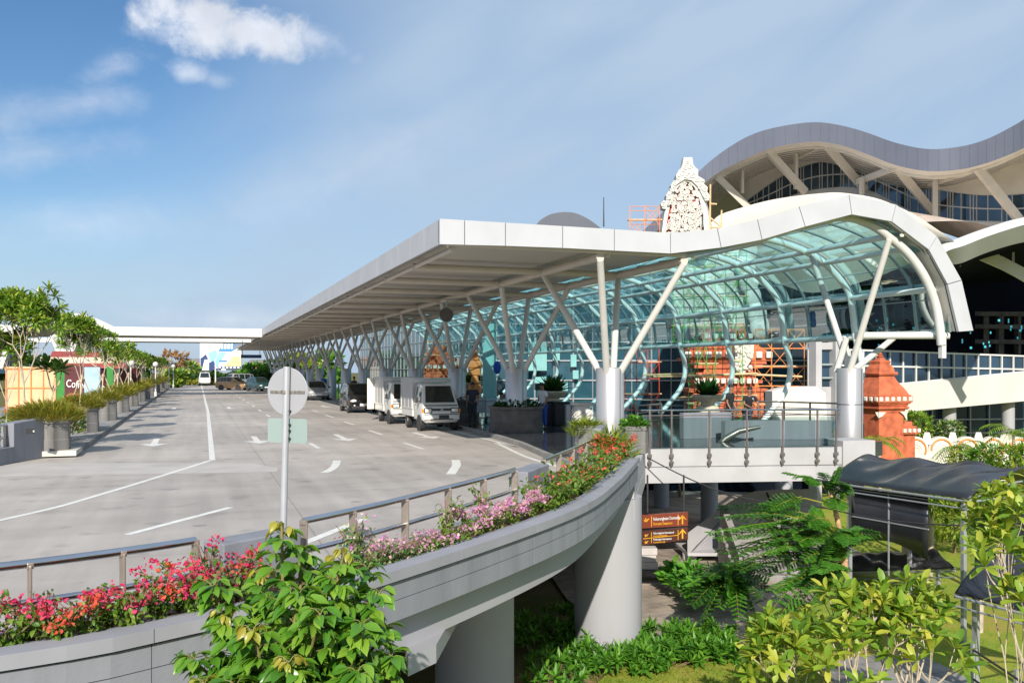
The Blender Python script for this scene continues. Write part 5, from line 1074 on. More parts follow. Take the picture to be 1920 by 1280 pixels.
MB_=MB(); MB_.slab([P(446,700,146),P(470,700,146),P(470,690,146),P(455,686,146)],(SA,CA,0),3); tag(MB_.build('white_tent_roof',MT['white_paint'],fixn=True),'white awning roof behind the parked cars right of the billboards','awning')
dl=MB().tube([P(404,718,118),P(404,672,118)],.09,6); tag(dl.build('light_pole',MT['white_paint']),'thin white pole standing in front of the small billboard','pole')
# ---------------------------------------------------------------- foreground sign pole
sg=thing('round_road_sign','back of a round grey road sign with a mint plate below, on a pale pole','sign',tuple(P(533,735,8.9)))
ROT=-math.atan2(SA,CA); fw=Vector((SA,CA,0)); rt_=Vector((CA,-SA,0)); yaw=ROT-.38
sg.rotation_euler=(0,0,yaw)
MB().lathe([(.0,-.003),(.243,-.003),(.247,0),(.243,.003),(.0,.003)],64,(-.005,0.06,.005),axis='Y',cap=False).build('disc',MT['sign_grey'],sg)
pl=MB(); w,h,r=.243,.125,.03; pts=[]
for cx_,cz_,a0 in((w-r,h-r,0),(-w+r,h-r,90),(-w+r,-h+r,180),(w-r,-h+r,270)):
    for k in range(5): a=R(a0+k*22.5); pts.append(Vector((cx_+r*math.cos(a)-.005,.058,cz_+r*math.sin(a)-.395)))
pl.slab(pts,(0,1,0),.004); pl.build('plate',MT['sign_mint'],sg,fixn=True)
po=MB().tube([(.02,0.015,.26),(-.035,0.015,-1.95)],.034,16); po.build('pole',MT['pole_grey'],sg,smooth=50)
st=MB(); st.box((.0,.05,.0),(.42,.006,.026)); st.build('strap',MT['rust_strap'],sg); cl=MB(); cl.lathe([(.042,-.02),(.042,.02)],14,(.0,.015,.0)); cl.build('clamp',MT['rust_strap'],sg)
bo=MB()
for z in(-.19,-.33,-.39,-.47): bo.box((.045-(z*-.02),.03,z),(.02,.03,.012))
bo.build('bolts',MT['plastic_dark'],sg)
# ---------------------------------------------------------------- planters
def octpot(label,u,v,Y,r,h,mat='planter_stone',z=.145,group='stone planters',plinth=True,n=8,xy=None):
    c=xy or tuple(P(u,VH,Y).xy); t=thing('stone_planter',label,'planter',(c[0],c[1],z),0,group)
    b=MB(); ph=PI/8
    b.lathe([(r*1.0,0),(r*1.0,h*.36),(r*.97,h*.37),(r*.97,h*.84),(r*1.04,h*.85),(r*1.04,h),(r*.92,h),(r*.90,h*.86)],n,(0,0,0),ph=ph,cap=False); b.build('pot',MT[mat],t,bev=.01)
    MB().lathe([(r*.92,h*.93),(.0,h*.96)],n,ph=ph,cap=False).build('soil',MT['soil'],t)
    return t,Vector((c[0],c[1],z+h))
POTS=[]
for i in range(14):
    y=4.55+7.75*i if i<5 else 4.55+7.75*5+6.5*(i-5)
    if y>120: break
    t,c=octpot(f'grey octagonal stone planter, {ORD[i]} from the front along the left sidewalk',0,0,0,.62 if i==0 else .60,.92,xy=(-15.0,y),group='octagonal planters on the left sidewalk'); POTS.append(c)
    if i==0: MB().box((0.05,.05,-.03),(1.5,1.4,.14)).build('plinth',MT['plinth'],t)
octpot('weathered stone pot with grass left of the first column, by the railing end',1102,0,24.2,.36,.74,z=.12,group='pots by the first column'); POTA=Vector((*P(1102,VH,24.2).xy,.86))
octpot('weathered stone pot right of the first column, behind the red bougainvillea',1190,0,23.9,.38,.74,z=.12,group='pots by the first column'); POTB=Vector((*P(1190,VH,23.9).xy,.86))
RP=[]
for k in range(1,6):
    t=thing('round_planter',f'large dark round planter with a shrub at the foot of the {ORD[k]} canopy column','planter',(0,7.8*k,.12),0,'round planters round the columns')
    b=MB(); b.lathe([(1.0,0),(1.0,.30),(.97,.32),(.97,.82),(1.03,.83),(1.03,.92),(.90,.92),(.90,.80)],40,cap=False); b.build('ring_wall',MT['planter_dark'],t,smooth=35); MB().lathe([(.91,.84),(.42,.86)],30,cap=False).build('soil',MT['soil'],t); RP.append(Vector((0,7.8*k,.98)))
# ---------------------------------------------------------------- urns, trolleys, kiosks
def urn(label,u,Y,s=1.0,plant=True):
    t=thing('stone_urn',label,'urn',tuple(P(u,VH,Y).xy)+(.12,),0,'stone urns on the concourse'); s_=s
    MB().lathe([(a*s_,b*s_) for a,b in((.42,0),(.42,.12),(.30,.16),(.24,.42),(.44,.52),(.47,.70),(.40,.86),(.26,.92),(.26,1.0),(.55,1.14),(.62,1.26),(.60,1.30),(.5,1.28))],28,cap=False).build('bowl',MT['urn'],t,smooth=40)
    rnd=np.random.RandomState(int(u)); n=150; a=rnd.rand(n)*2*PI; e=rnd.rand(n)*1.3+.2
    d=np.stack([np.cos(a)*np.cos(e),np.sin(a)*np.cos(e),np.sin(e)],1); p=np.stack([np.cos(a)*.15*s,np.sin(a)*.15*s,np.full(n,1.25*s)],1)
    leaves('plant',MT['leaf_hedge'],t,p,d,np.tile([0,0,1],(n,1)),(.35+.45*rnd.rand(n))*s,'strip'); return t
urn('pale stone urn with a dark spiky plant beside the man in white',1037,37,1.05); urn('large stone urn with a flowering plant behind the balcony, left of the men in black',1327,33.5,1.0); urn('small stone urn seen right of the front truck',886,52,1.15)
pw=np.random.RandomState(5); c=P(1327,VH,33.5); n=40; pp=np.stack([c.x+(pw.rand(n)-.5)*1.1,c.y+(pw.rand(n)-.5)*.9,1.6+pw.rand(n)*.5],1)
vs_=thing('carved_white_vase','white openwork carved vase on the concourse left of the first column','vase',tuple(P(1092,VH,30.5).xy)+(.12,))
m=MB(); m.lathe([(.30,0),(.30,.08),(.14,.14),(.12,.25),(.30,.55),(.36,.8),(.26,.98),(.40,1.05),(.42,1.12),(.3,1.12)],24,cap=False); m.build('body',MT['lattice_white'],vs_,smooth=40)
m=MB()
for k in range(12):
    a=PI*2*k/12
    for zz in(.55,.78): m.tube([(math.cos(a+q*.35)*.36,math.sin(a+q*.35)*.36,zz+.09*math.sin(q*PI/2)) for q in range(-1,2)],.03,5)
m.build('scrolls',MT['lattice_white'],vs_)
for i,(u,Y) in enumerate(((868,39.5),(901,39),(921,38.8))):
    t=thing('luggage_trolley',['white and grey luggage trolley nearest the front truck','white luggage trolley, middle of the three behind the truck','white luggage trolley beside the seated person'][i],'trolley',tuple(P(u,VH,Y).xy)+(.12,),.2,'luggage trolleys behind the truck')
    m=MB(); m.box((0,0,.62),(.55,.06,.55)); m.box((0,-.04,.92),(.6,.1,.06)); m.build('panel',MT['trolley_white'],t,bev=.02); f=MB()
    for s in(-.28,.28): f.tube([(s,0,.12),(s,0,.95),(s,.1,1.05)],.025,6); f.tube([(s,0,.15),(s*.7,-.8,.15)],.025,6)
    f.build('frame',MT['rail_dark'],t)
    for s in(-.26,.26): MB().lathe([(.08,-.03),(.08,.03)],12,(s,0,.08),axis='X').build('wheel',MT['rubber'],t)
for i,(u,Y,w) in enumerate(((1036,36,.62),(1052,35.6,.60))):
    t=thing('black_bin',['tall black bin beside the man in white','tall black bin, right of its twin beside the standing man'][i],'bin',tuple(P(u,VH,Y).xy)+(.12,),-.2,'black bins on the concourse'); MB().box((0,0,.46),(w,.6,.9)).build('body',MT['bag_black'],t,bev=.03); MB().box((0,0,.93),(w+.04,.64,.06)).build('lid',MT['bag_black'],t,bev=.02)
for i,u in enumerate((1065,1076)):
    t=thing('glass_bollard',['silver and glass display post left of the carved vase, nearer the bins','silver and glass display post touching the carved vase'][i],'display post',tuple(P(u,VH,33).xy)+(.12,),0,'display posts on the concourse'); MB().box((0,0,.45),(.18,.18,.9)).build('panel',MT['alu_box'],t,bev=.02); MB().box((0,0,.92),(.22,.22,.05)).build('cap',MT['steel_grey'],t)
# ---------------------------------------------------------------- lower level: stair, sign, supports
stt=thing('curved_stair','grey concrete curved stair and ramp wall under the balcony','stairs',(0,0,0))
def pslab(pts,Y,n,t,mat,name,Ys=None):
    m=MB(); q=[P(u,v,(Ys[i] if Ys else Y)) for i,(u,v) in enumerate(pts)]; m.slab(q,n,t); return m.build(name,MT[mat],stt,fixn=True)
cw=[(1289,999,1041,28.4),(1306,986,1022,28.7),(1325,972,1003,29.0),(1344,957,983,29.3),(1363,943.5,963.5,29.5),(1388,929,966,29.4),(1417,920,968.5,29.1),(1450,917.5,970,28.8),(1482,917,970,28.6),(1508,916.5,963,28.6),(1532,916,955,28.7)]
m=MB(); m.loft([[P(u,a,Y),P(u,b,Y),P(u,b,Y+.25),P(u,a,Y+.25)] for u,a,b,Y in cw],closed=True,cap=True); m.build('curved_wall',MT['pale_concrete'],stt,smooth=30,fixn=True)
pslab([(1294,1040),(1363,964),(1366,1040)],28.9,(.3,1,0),.5,'pier_paint','underside',[28.6,29.6,29.6])
pslab([(1290,1036),(1372,1036),(1372,1042),(1290,1042)],28.4,(.3,1,0),1.6,'pale_concrete','landing_edge')
pslab([(1366,1042),(1398,1028),(1402,1060),(1382,1072)],27.5,(.3,1,0),.3,'pale_concrete','parapet_end')
c=P(1293,VH,29); MB().lathe([(.24,ZL),(.24,P(1290,1036,29).z)],20,(c.x,c.y,0)).build('support_column',MT['pale_concrete'],stt,smooth=40)
sm=MB(); base=P(1440,VH,26.2)
for k in range(7):
    p=base+fw*(.32*k); z=ZL+.17*(k+1); sm.box((p.x,p.y,z/2+ZL/2),(2.0,.34,z-ZL),ROT)
sm.build('steps',MT['kerb_grey'],stt)
for u,Y in((1388,24.4),(1478,24.0)): p=P(u,VH,Y); 
for u in(1386,1482):
    m=MB(); a=P(u,VH,26); b=a+fw*2.4; m.slab([Vector((a.x,a.y,ZL)),Vector((b.x,b.y,ZL)),Vector((b.x,b.y,ZL+1.9)),Vector((a.x,a.y,ZL+.75))],rt_,.2); m.build('side_wall',MT['kerb_grey'],stt,fixn=True)  # dark grey puts the shade over the stair into the wall colour
m=MB(); a=P(1482,VH,25.9); b=a+fw*2.4; m.tube([Vector((a.x,a.y,ZL+1.1)),Vector((b.x,b.y,ZL+2.3))],.035,8); m.build('handrail',MT['plastic_dark'],stt)
for u,Y in((1330,36),(1470,37),(1240,40)): c=P(u,VH,Y); m=MB().lathe([(.35,ZL),(.35,-.33)],20,(c.x,c.y,0)); tag(m.build('support_column',MT['pier_paint'],smooth=40),f'round concrete support column under the concourse, {"left of the stair" if u==1330 else "behind the stair" if u==1470 else "behind the brown sign"}','column')
dw=MB(); a=P(1100,VH,46);b=P(1620,VH,44); dw.slab([Vector((a.x,a.y,ZL)),Vector((b.x,b.y,ZL)),Vector((b.x,b.y,-.34)),Vector((a.x,a.y,-.34))],(0,1,0),.3); tag(dw.build('undercroft_wall',MT['void_shade']),'dark recessed wall at the back of the lower entrance','wall')
# departures sign
sn=thing('departures_sign','brown and yellow departures direction sign with arrows under the balcony','sign',(0,0,0))
Ysn=22.5; y2=ROT-.33
def srow(v0l,v1l,v0r,v1r,mat,nm):
    m=MB(); q=[P(1204,v1l,Ysn+.35),P(1290,v1r,Ysn-.3),P(1290,v0r,Ysn-.3),P(1204,v0l,Ysn+.35)]; m.slab(q,fw,.14); o=m.build(nm,MT[mat],sn,fixn=True); return q
q1=srow(966,990,960,985,'sign_brown','upper_panel'); q2=srow(996,1022,989,1011,'sign_brown_dark','lower_panel')
def onp(q,s,t): return q[0].lerp(q[1],s).lerp(q[3].lerp(q[2],s),t)-fw*.02
dd=(q1[1]-q1[0]); yw=math.atan2(dd.y,dd.x); tl=math.asin(dd.z/dd.length)
def stx(q,s,t,txt,size,mat,sx=.8): text('lettering',txt,MT[mat],sn,tuple(onp(q,s,t)),(PI/2,-tl,yw),size,.003,'LEFT',sx)
stx(q1,.25,.56,'Keberangkatan Domestik',.115,'sign_white',.62); stx(q1,.25,.2,'Domestic Departure',.10,'sign_yellow',.62)
stx(q2,.25,.74,'Keberangkatan Internasional',.075,'sign_white',.66); stx(q2,.25,.56,'International Departure',.06,'sign_yellow',.66); stx(q2,.25,.28,'Kedatangan Internasional',.075,'sign_white',.66); stx(q2,.25,.08,'International Arrival',.06,'sign_yellow',.66)
for q in(q1,q2):
    m=MB(); up_=(q[3]-q[0]).normalized(); rr_=(q[1]-q[0]).normalized(); c=onp(q,.88,.15)
    L=(q[3]-q[0]).length*.7; m.slab([c-rr_*.018,c+rr_*.018,c+rr_*.018+up_*L*.9,c-rr_*.018+up_*L*.9],fw,.01); m.slab([c+up_*L-rr_*.0,c+up_*L*.5+rr_*.10,c+up_*L*.42+rr_*.10,c+up_*L*.78],fw,.01); m.slab([c+up_*L,c+up_*L*.78,c+up_*L*.42-rr_*.10,c+up_*L*.5-rr_*.10],fw,.01); m.build('arrow',MT['sign_yellow'],sn,fixn=True)
    m=MB()
    for s in(.2,.78): m.slab([onp(q,s,.1),onp(q,s+.012,.1),onp(q,s+.012,.9),onp(q,s,.9)],fw,.01)
    if q is q2: m.slab([onp(q,.02,.46),onp(q,.78,.46),onp(q,.78,.5),onp(q,.02,.5)],fw,.01)
    m.build('divider',MT['sign_yellow'],sn,fixn=True)
    for k,(s,t) in enumerate(((.10,.62),) if q is q1 else ((.10,.70),(.10,.2))):
        m=MB(); c=onp(q,s,t); sc_=.9 if q is q1 else .6
        m.bar(c-rr_*.07*sc_-up_*.03,c+rr_*.07*sc_+up_*.03,.01,.028*sc_,up=(0,0,1)); m.bar(c+up_*.06*sc_-rr_*.04,c-up_*.05*sc_+rr_*.01,.01,.022*sc_); m.bar(c-rr_*.06*sc_-up_*.03,c-rr_*.085*sc_+up_*.02,.01,.016)
        m.build('plane_icon',MT['sign_yellow'],sn)
for u in(1214,1282): MB().tube([P(u,960,Ysn+.2),P(u,890,Ysn+.2)],.025,6).build('hanger',MT['plastic_dark'],sn)
bn=thing('stacked_boxes','pale stacked boxes on a dark bench at the lower entrance beside the pillar','boxes',tuple(P(1216,VH,26).xy)+(ZL,),ROT)
MB().box((0,0,.35),(1.1,.5,.08)).build('bench_top',MT['planter_dark'],bn,bev=.01); m=MB(); m.box((-.45,0,.16),(.1,.45,.32)); m.build('bench_leg',MT['planter_dark'],bn); m=MB(); m.box((.45,0,.16),(.1,.45,.32)); m.build('bench_leg',MT['planter_dark'],bn)
for k,(x,w) in enumerate(((-.05,.6),(-.08,.55),(-.02,.5))): MB().box((x,0,.50+.21*k),(w,.4,.2)).build('box',MT['box_card'],bn,bev=.01)
# ---------------------------------------------------------------- covered walkway with sagging black sheet
def shelter(label,corners,rise,zp,seed,screen=None):
    """corners: near-left, near-right, far-right, far-left eave points; barrel sheet between the two eaves"""
    t=thing('walkway_shelter',label,'shelter',(0,0,0),group='black walkway shelters'); nl,nr,fr_,fl=[Vector(c) for c in corners]; rnd=random.Random(seed); rows=[]; NU,NV=36,18
    for i in range(NU+1):
        s=i/NU; row=[]
        for j in range(NV+1):
            q=j/NV; p=nl.lerp(nr,s).lerp(fl.lerp(fr_,s),q); arch=math.sin(q*PI)**.9
            sag=.055*abs(math.sin(s*PI*3))*math.sin(q*PI)**.7+.05*math.sin(s*17+q*9+seed)*math.sin(q*PI)+.035*math.sin(s*31-q*14)*math.sin(q*PI)
            if q<.45: sag+=.10*math.exp(-((s-.33-.25*q)**2)/.004)*math.sin(q/.45*PI)+.07*math.exp(-((s-.62+.2*q)**2)/.003)*math.sin(q/.45*PI)
            row.append(p+Vector((0,0,rise*arch-sag)))
        rows.append(row)
    m=MB(); m.loft(rows); o=m.build('sheet',MT['black_sheet'],t,smooth=80); sd=o.modifiers.new('solid','SOLIDIFY'); sd.thickness=.012
    f=MB()
    for a,b in((nl,nr),(fl,fr_)): f.tube([a+Vector((0,0,-.05)),b+Vector((0,0,-.05))],.03,6); f.tube([a+Vector((0,0,-.22)),b+Vector((0,0,-.22))],.02,6)
    for s in(0,.5,1):
        a=nl.lerp(nr,s);b=fl.lerp(fr_,s); f.tube([a+Vector((0,0,-.06)),b+Vector((0,0,-.06))],.025,6); f.tube([a.lerp(b,q/8)+Vector((0,0,rise*math.sin(q/8*PI)**.9-.24*math.sin(q/8*PI)-.05)) for q in range(9)],.022,6); f.tube([a.lerp(b,.5)+Vector((0,0,-.06)),a.lerp(b,.5)+Vector((0,0,rise-.3))],.02,6)
    f.build('roof_frame',MT['steel_grey'],t,smooth=50)
    for s in(.10,.9):
        for q in(.10,.9):
            p=nl.lerp(nr,s).lerp(fl.lerp(fr_,s),q); MB().bar((p.x,p.y,zp),(p.x,p.y,p.z),.09,.09,up=(0,1,0)).build('post',MT['steel_grey'],t)
    if screen:
        s0,s1,q,zt,zb=screen; a=nl.lerp(nr,s0).lerp(fl.lerp(fr_,s0),q);b=nl.lerp(nr,s1).lerp(fl.lerp(fr_,s1),q); m=MB(); n=14; rows=[]
        for i in range(n+1):
            p=a.lerp(b,i/n); k=math.sin(i/n*PI); rows.append([Vector((p.x,p.y,p.z+zt)),Vector((p.x,p.y+.10*k,p.z+(zt+zb)/2)),Vector((p.x,p.y,p.z+zb+.28*k))])
        m.loft(rows); o=m.build('hanging_screen',MT['black_sheet'],t,smooth=60); sd=o.modifiers.new('solid','SOLIDIFY'); sd.thickness=.01
        f=MB(); n_=Vector((0,-.03,0))
        for zz in(zt-.05,(zt+zb)/2): f.bar(Vector((a.x,a.y,a.z+zz))+n_,Vector((b.x,b.y,b.z+zz))+n_,.03,.03)
        c=a.lerp(b,.5); f.bar(Vector((c.x,c.y,c.z+zt))+n_,Vector((c.x,c.y,c.z+zb-.6))+n_,.03,.03,up=(0,1,0)); f.build('screen_frame',MT['steel_grey'],t)
    return t
nl=P(1556,901,23.2); nr=P(1815,936,19.4); hl=(P(1625,855,24.1)-nl)*2; hr=(P(1925,878,20.6)-nr)*2; hl.z=hr.z=0
shelter('black sagging walkway shelter roof with a hanging dark screen, nearest the balcony',[nl,nr,nr+hr,nl+hl],.56,ZL,1,(.14,.70,.06,-.12,-1.62))
p0=P(1570,1072,27); p1=P(1800,1062,25); pr2=Vector((SA,CA,0))*2.2
shelter('low black shelter roof seen behind the hanging screen, near the stair',[p0,P(1792,1066,23),P(1792,1066,23)+pr2,p0+pr2],.22,ZL,2)
n2=P(1790,1112,15.6); r2=P(2020,1170,13.6); d3=r2-n2; d3.z=0; per3=Vector((-d3.y,d3.x,0)).normalized()*2.6
shelter('nearest low black shelter roof at the right edge of the photo',[n2,r2,r2+per3,n2+per3],.62,ZL,3)
sc_=MB(); sc_.slab([P(1828,1062,17.5),P(1990,1062,16.5),P(1990,955,16.5),P(1832,955,17.5)],fw,.02); tag(sc_.build('dark_screen',MT['black_sheet'],fixn=True),'dark hanging screen behind the right frangipani tree','screen')
# garden fence rails by the right shelter
gf=thing('garden_rails','thin dark and white rails beside the path at the lower right','railing',(0,0,0))
for z,mt in((ZL+1.5,'plastic_dark'),(ZL+1.0,'plastic_dark'),(ZL+.45,'steel_grey')): MB().tube([(*P(1824,VH,15).xy,z),(*P(1990,VH,12.4).xy,z)],.02,6).build('rail',MT[mt],gf)
for u,Y in((1824,15),(1905,13.7),(1985,12.5)): q=P(u,VH,Y); MB().bar((q.x,q.y,ZL),(q.x,q.y,ZL+1.6),.05,.05,up=(0,1,0)).build('post',MT['steel_grey'],gf)
# cable sagging from the balcony corner to the shelter
cb=MB(); a=P(1213,857,24.8); b=P(1540,950,22); pts=[a.lerp(b,k/16)+Vector((0,0,-.35*math.sin(k/16*PI))) for k in range(17)]; cb.tube(pts,.018,5); b2=P(1800,985,18.5); cb.tube([b.lerp(b2,k/8)+Vector((0,0,-.1*math.sin(k/8*PI))) for k in range(9)],.018,5); tag(cb.build('sagging_cable',MT['plastic_dark']),'black cable sagging from the balcony corner to the walkway shelter','cable')
# ---------------------------------------------------------------- planting
def rs(seed): return np.random.RandomState(seed)
def unit(a): return a/(np.linalg.norm(a,axis=-1,keepdims=True)+1e-9)
def rosettes(tips,dirs,rnd,nmin,nmax,L,spread=1.0,droop=.25):
    P_=[];D_=[];U_=[];S_=[]
    for t,d in zip(tips,dirs):
        d=Vector(d).normalized(); u=d.orthogonal().normalized(); w=d.cross(u); n=rnd.randint(nmin,nmax+1); a0=rnd.rand()*6.28
        for k in range(n):
            a=a0+k*2.399; tl=.25+.75*(k/n); tl*=spread
            v=(d*(1.05-tl)+(u*math.cos(a)+w*math.sin(a))*tl); v.z-=droop*tl*rnd.rand(); v.normalize()
            P_.append(Vector(t)-d*(.07*L*k/n)); D_.append(v); U_.append(d+Vector((0,0,.6))); S_.append(L*(.7+.5*rnd.rand()))
    return np.array(P_),np.array(D_),np.array(U_),np.array(S_)
def frangipani(label,base,h,spread,seed,L=.26,levels=4,r0=.06,leaf='leaf_frangi',trunk_h=.42,group=None,name='frangipani_tree',cat='tree',lean=(0,0),flowers=0,stakes=0,nl=(9,14),splits=None,bark='bark',Rad=None,kind='long'):
    rnd=rs(seed); t=thing(name,label,cat,tuple(base),0,group); mb=MB(); tips=[];dirs=[]
    def grow(p,d,length,r,lv):
        n=4; pts=[p]; q=Vector(p); dd=Vector(d)
        for i in range(n):
            dd=(dd+Vector((rnd.randn()*.10,rnd.randn()*.10,.10+rnd.randn()*.05))).normalized(); q=q+dd*(length/n); pts.append(q.copy())
        mb.tube(pts,[r*(1-.28*i/n) for i in range(n+1)],6)
        if lv==0: tips.append(q.copy()); dirs.append(dd.copy()); return
        k=2+(rnd.rand()<.55) if lv<levels else (splits or 3); a0=rnd.rand()*6.28
        for i in range(k):
            a=a0+2*PI*i/k+rnd.randn()*.25; u=dd.orthogonal().normalized(); w=dd.cross(u); tilt=(.55+.2*rnd.rand())*spread
            nd=(dd*math.cos(tilt)+(u*math.cos(a)+w*math.sin(a))*math.sin(tilt)); nd.z=max(nd.z,.12); grow(q,nd.normalized(),length*(.68+.22*rnd.rand()),r*.70,lv-1)
    Lt=h*trunk_h; d0=Vector((lean[0],lean[1],1)).normalized(); 
    tot=sum(.78**i for i in range(1,levels+1)); 
    grow(Vector((0,0,0)),d0,Lt,r0,levels)
    zmax=max(x.z for x in tips); k=(h-.5*L)/zmax
    kr=1.0
    if Rad: kr=(Rad-.45*L)/(sorted((x.x**2+x.y**2)**.5 for x in tips)[int(len(tips)*.93)]+1e-6)
    mb.v=[(x*kr,y*kr,z*k) for x,y,z in mb.v]; tips=[Vector((x.x*kr,x.y*kr,x.z*k)) for x in tips]
    mb.build('trunk',MT[bark],t,smooth=60)
    P_,D_,U_,S_=rosettes(tips,dirs,rnd,nl[0],nl[1],L); leaves('crown',MT[leaf],t,P_,D_,U_,S_,kind)
    if flowers:
        idx=rnd.choice(len(tips),min(flowers,len(tips)),False)
        for i in idx:
            pp=[];dd=[]
            for q in range(14): pp.append(np.array(tips[i]+dirs[i]*.08)+rnd.randn(3)*.03); v=rnd.randn(3); v[2]=abs(v[2])+.3; dd.append(v)
            leaves('flower',MT['petal_white'],t,pp,dd,np.tile([.2,.1,1],(len(pp),1)),.055+.03*rnd.rand(len(pp)),'round')
    if stakes:
        for k in range(stakes):
            a=2*PI*k/stakes+.5; MB().tube([(.55*math.cos(a),.55*math.sin(a),-.05),(.02*math.cos(a),.02*math.sin(a),1.25)],.024,6).build('stake',MT['stake'],t)
    return t
def tuft(name,label,cat,c,r,h,n,seed,mat='leaf_gold',kind='blade',L=.42,group=None,parent=None,flat=.55):
    rnd=rs(seed); a=rnd.rand(n)*6.283; rr=r*np.sqrt(rnd.rand(n)); z=h*rnd.rand(n)*(1-.55*(rr/r)**2)
    p=np.stack([rr*np.cos(a),rr*np.sin(a),z],1); d=np.stack([np.cos(a)*(.3+rr/r)+rnd.randn(n)*.35,np.sin(a)*(.3+rr/r)+rnd.randn(n)*.35,flat+.6*rnd.rand(n)],1)
    t=parent or thing(name,label,cat,tuple(c),0,group)
    leaves('foliage',MT[mat],t,p,d,np.stack([rnd.randn(n)*.4,rnd.randn(n)*.4,np.ones(n)],1),L*(.6+.6*rnd.rand(n)),kind); return t
# left planters: golden ground cover + frangipani
HS=[3.8,3.45,3.25,2.9,2.8,2.75,2.7,2.7,2.7,2.7,2.7,2.7,2.7,2.7]
for i,c in enumerate(POTS):
    n=2600 if i==0 else 1500 if i<3 else 700 if i<6 else 260
    t=tuft('ground_cover',f'golden green ground cover spilling over the {ORD[i]} planter of the left sidewalk','plant',(c.x,c.y,c.z-.1),.86 if i==0 else .72,.5,n,100+i,L=.26 if i<3 else .42,group='ground cover in the left planters')
    lv=5 if i<2 else 4 if i<5 else 3
    frangipani(f'leafy frangipani tree growing from the {ORD[i]} planter of the left sidewalk',(c.x-(.55 if i==0 else 0),c.y+(.2 if i==0 else 0),c.z-.12),HS[i],1.0 if i else 1.05,200+i,L=.28 if i<4 else .36,levels=lv,r0=.075,group='frangipani trees in the left planters',flowers=4 if i<3 else 0,stakes=3 if 0<i<5 else 0,trunk_h=.40,nl=(14,20),kind='oblong',leaf='leaf_frangi',Rad=1.02 if i==0 else .95)
rnd=rs(77); c=POTS[0]
frangipani('slim forked frangipani behind the first left planter, nearest the frame edge',(c.x-1.15,c.y+.8,.5),3.1,1.0,291,L=.28,levels=4,r0=.06,group='frangipani trees in the left planters',trunk_h=.4,Rad=.72)
frangipani('small dracaena with spiky pale leaves between the first trees','' or (c.x-.15,c.y+1.6,.9),1.75,.5,292,L=.42,levels=1,r0=.035,leaf='leaf_varieg',trunk_h=.8,name='dracaena',cat='plant',nl=(26,34))
for i,(u,Y,n,sc_) in enumerate(((30,25.5,420,.8),(75,26.5,520,.9),(120,28,420,.8),(150,33,300,.7))):
    q=P(u,VH,Y); tuft('croton_shrub',f'green and red leafy shrub behind the left parapet, {ORD[i]} from the left','shrub',(q.x,q.y,.3),.75*sc_,1.15*sc_,n,300+i,mat='leaf_lime' if i%2 else 'leaf_frangi',kind='small',L=.16,group='shrubs behind the left parapet')
    m=n//9; r_=rs(320+i); a=r_.rand(m)*6.28; pp=np.stack([q.x+.6*sc_*np.cos(a)*r_.rand(m),q.y+.6*sc_*np.sin(a)*r_.rand(m),.5+1.0*sc_*r_.rand(m)],1)
    o=leaves('flower_sprays',MT['petal_red'],None,pp-np.array([q.x,q.y,.3]),r_.randn(m,3),np.tile([0,.1,1],(m,1)),np.full(m,.11),'round'); o.parent=[x for x in COL.objects if x.name.startswith('croton_shrub')][-1]
# ---------------------------------------------------------------- bougainvillea in the ramp trough
def bougain(label,p,h,r,seed,br,leafm='leaf_boug',nl=260,nb=220,L=.055,group='bougainvillea in the ramp trough'):
    rnd=rs(seed); t=thing('bougainvillea',label,'shrub',tuple(p),rnd.rand()*6,group); mb=MB(); tips=[]
    for k in range(6):
        a=2*PI*k/6+rnd.rand(); e=r*(.35+.65*rnd.rand()); hh=h*(.50+.38*rnd.rand()); pts=[Vector((0,0,-.02)),Vector((math.cos(a)*e*.35,math.sin(a)*e*.35,hh*.45)),Vector((math.cos(a)*e,math.sin(a)*e,hh))]
        mb.tube(spline(pts,3),[.009]*3+[.006]*3+[.004],5); tips.append(pts[2]); tips.append(pts[1].lerp(pts[2],.45))
        for q in range(2):
            b=pts[1].lerp(pts[2],.3+.4*q); a2=a+rnd.randn()*.9; e2=b+Vector((math.cos(a2)*r*.5,math.sin(a2)*r*.5,h*.22)); mb.tube([b,e2],[.005,.003],4); tips.append(e2)
    mb.build('stems',MT['bark_brown'],t)
    T=np.array(tips); ii=rnd.randint(0,len(T),nl); f=.25+.75*rnd.rand(nl); pp=T[ii]*f[:,None]*np.array([1,1,1])+rnd.randn(nl,3)*r*.13; pp[:,2]=np.maximum(pp[:,2],h*.12)
    leaves('foliage',MT[leafm],t,pp,rnd.randn(nl,3)+np.array([0,0,-.1]),np.tile([0,0,1],(nl,1))+rnd.randn(nl,3)*.5,L*(.7+.6*rnd.rand(nl)),'ovate')
    hot=[i for i in range(len(T)) if T[i][2]>h*.5]; rnd.shuffle(hot); hot=hot[:max(3,int(len(hot)*.36))]
    for qi,bm_ in enumerate(br):
        hh=hot[qi::len(br)]; m=nb//len(br); ii=np.array(hh)[rnd.randint(0,len(hh),m)]; pp=T[ii]+rnd.randn(m,3)*np.array([.034,.034,.026])
        leaves('blossom',MT[bm_],t,pp,rnd.randn(m,3)+np.array([0,0,.3]),rnd.randn(m,3)+np.array([0,0,.6]),.032*(.6+.7*rnd.rand(m)),'round',fold=.5)
    return t
mid=[a.lerp(b,.45) for a,b in zip(offs(OUT,.12,.42),offs(OUT,.62,.42))]
def ux(p): dx,dy=p.x-CX,p.y-CY; return U0+F*(CA*dx-SA*dy)/(SA*dx+CA*dy) if SA*dx+CA*dy>1 else -9999
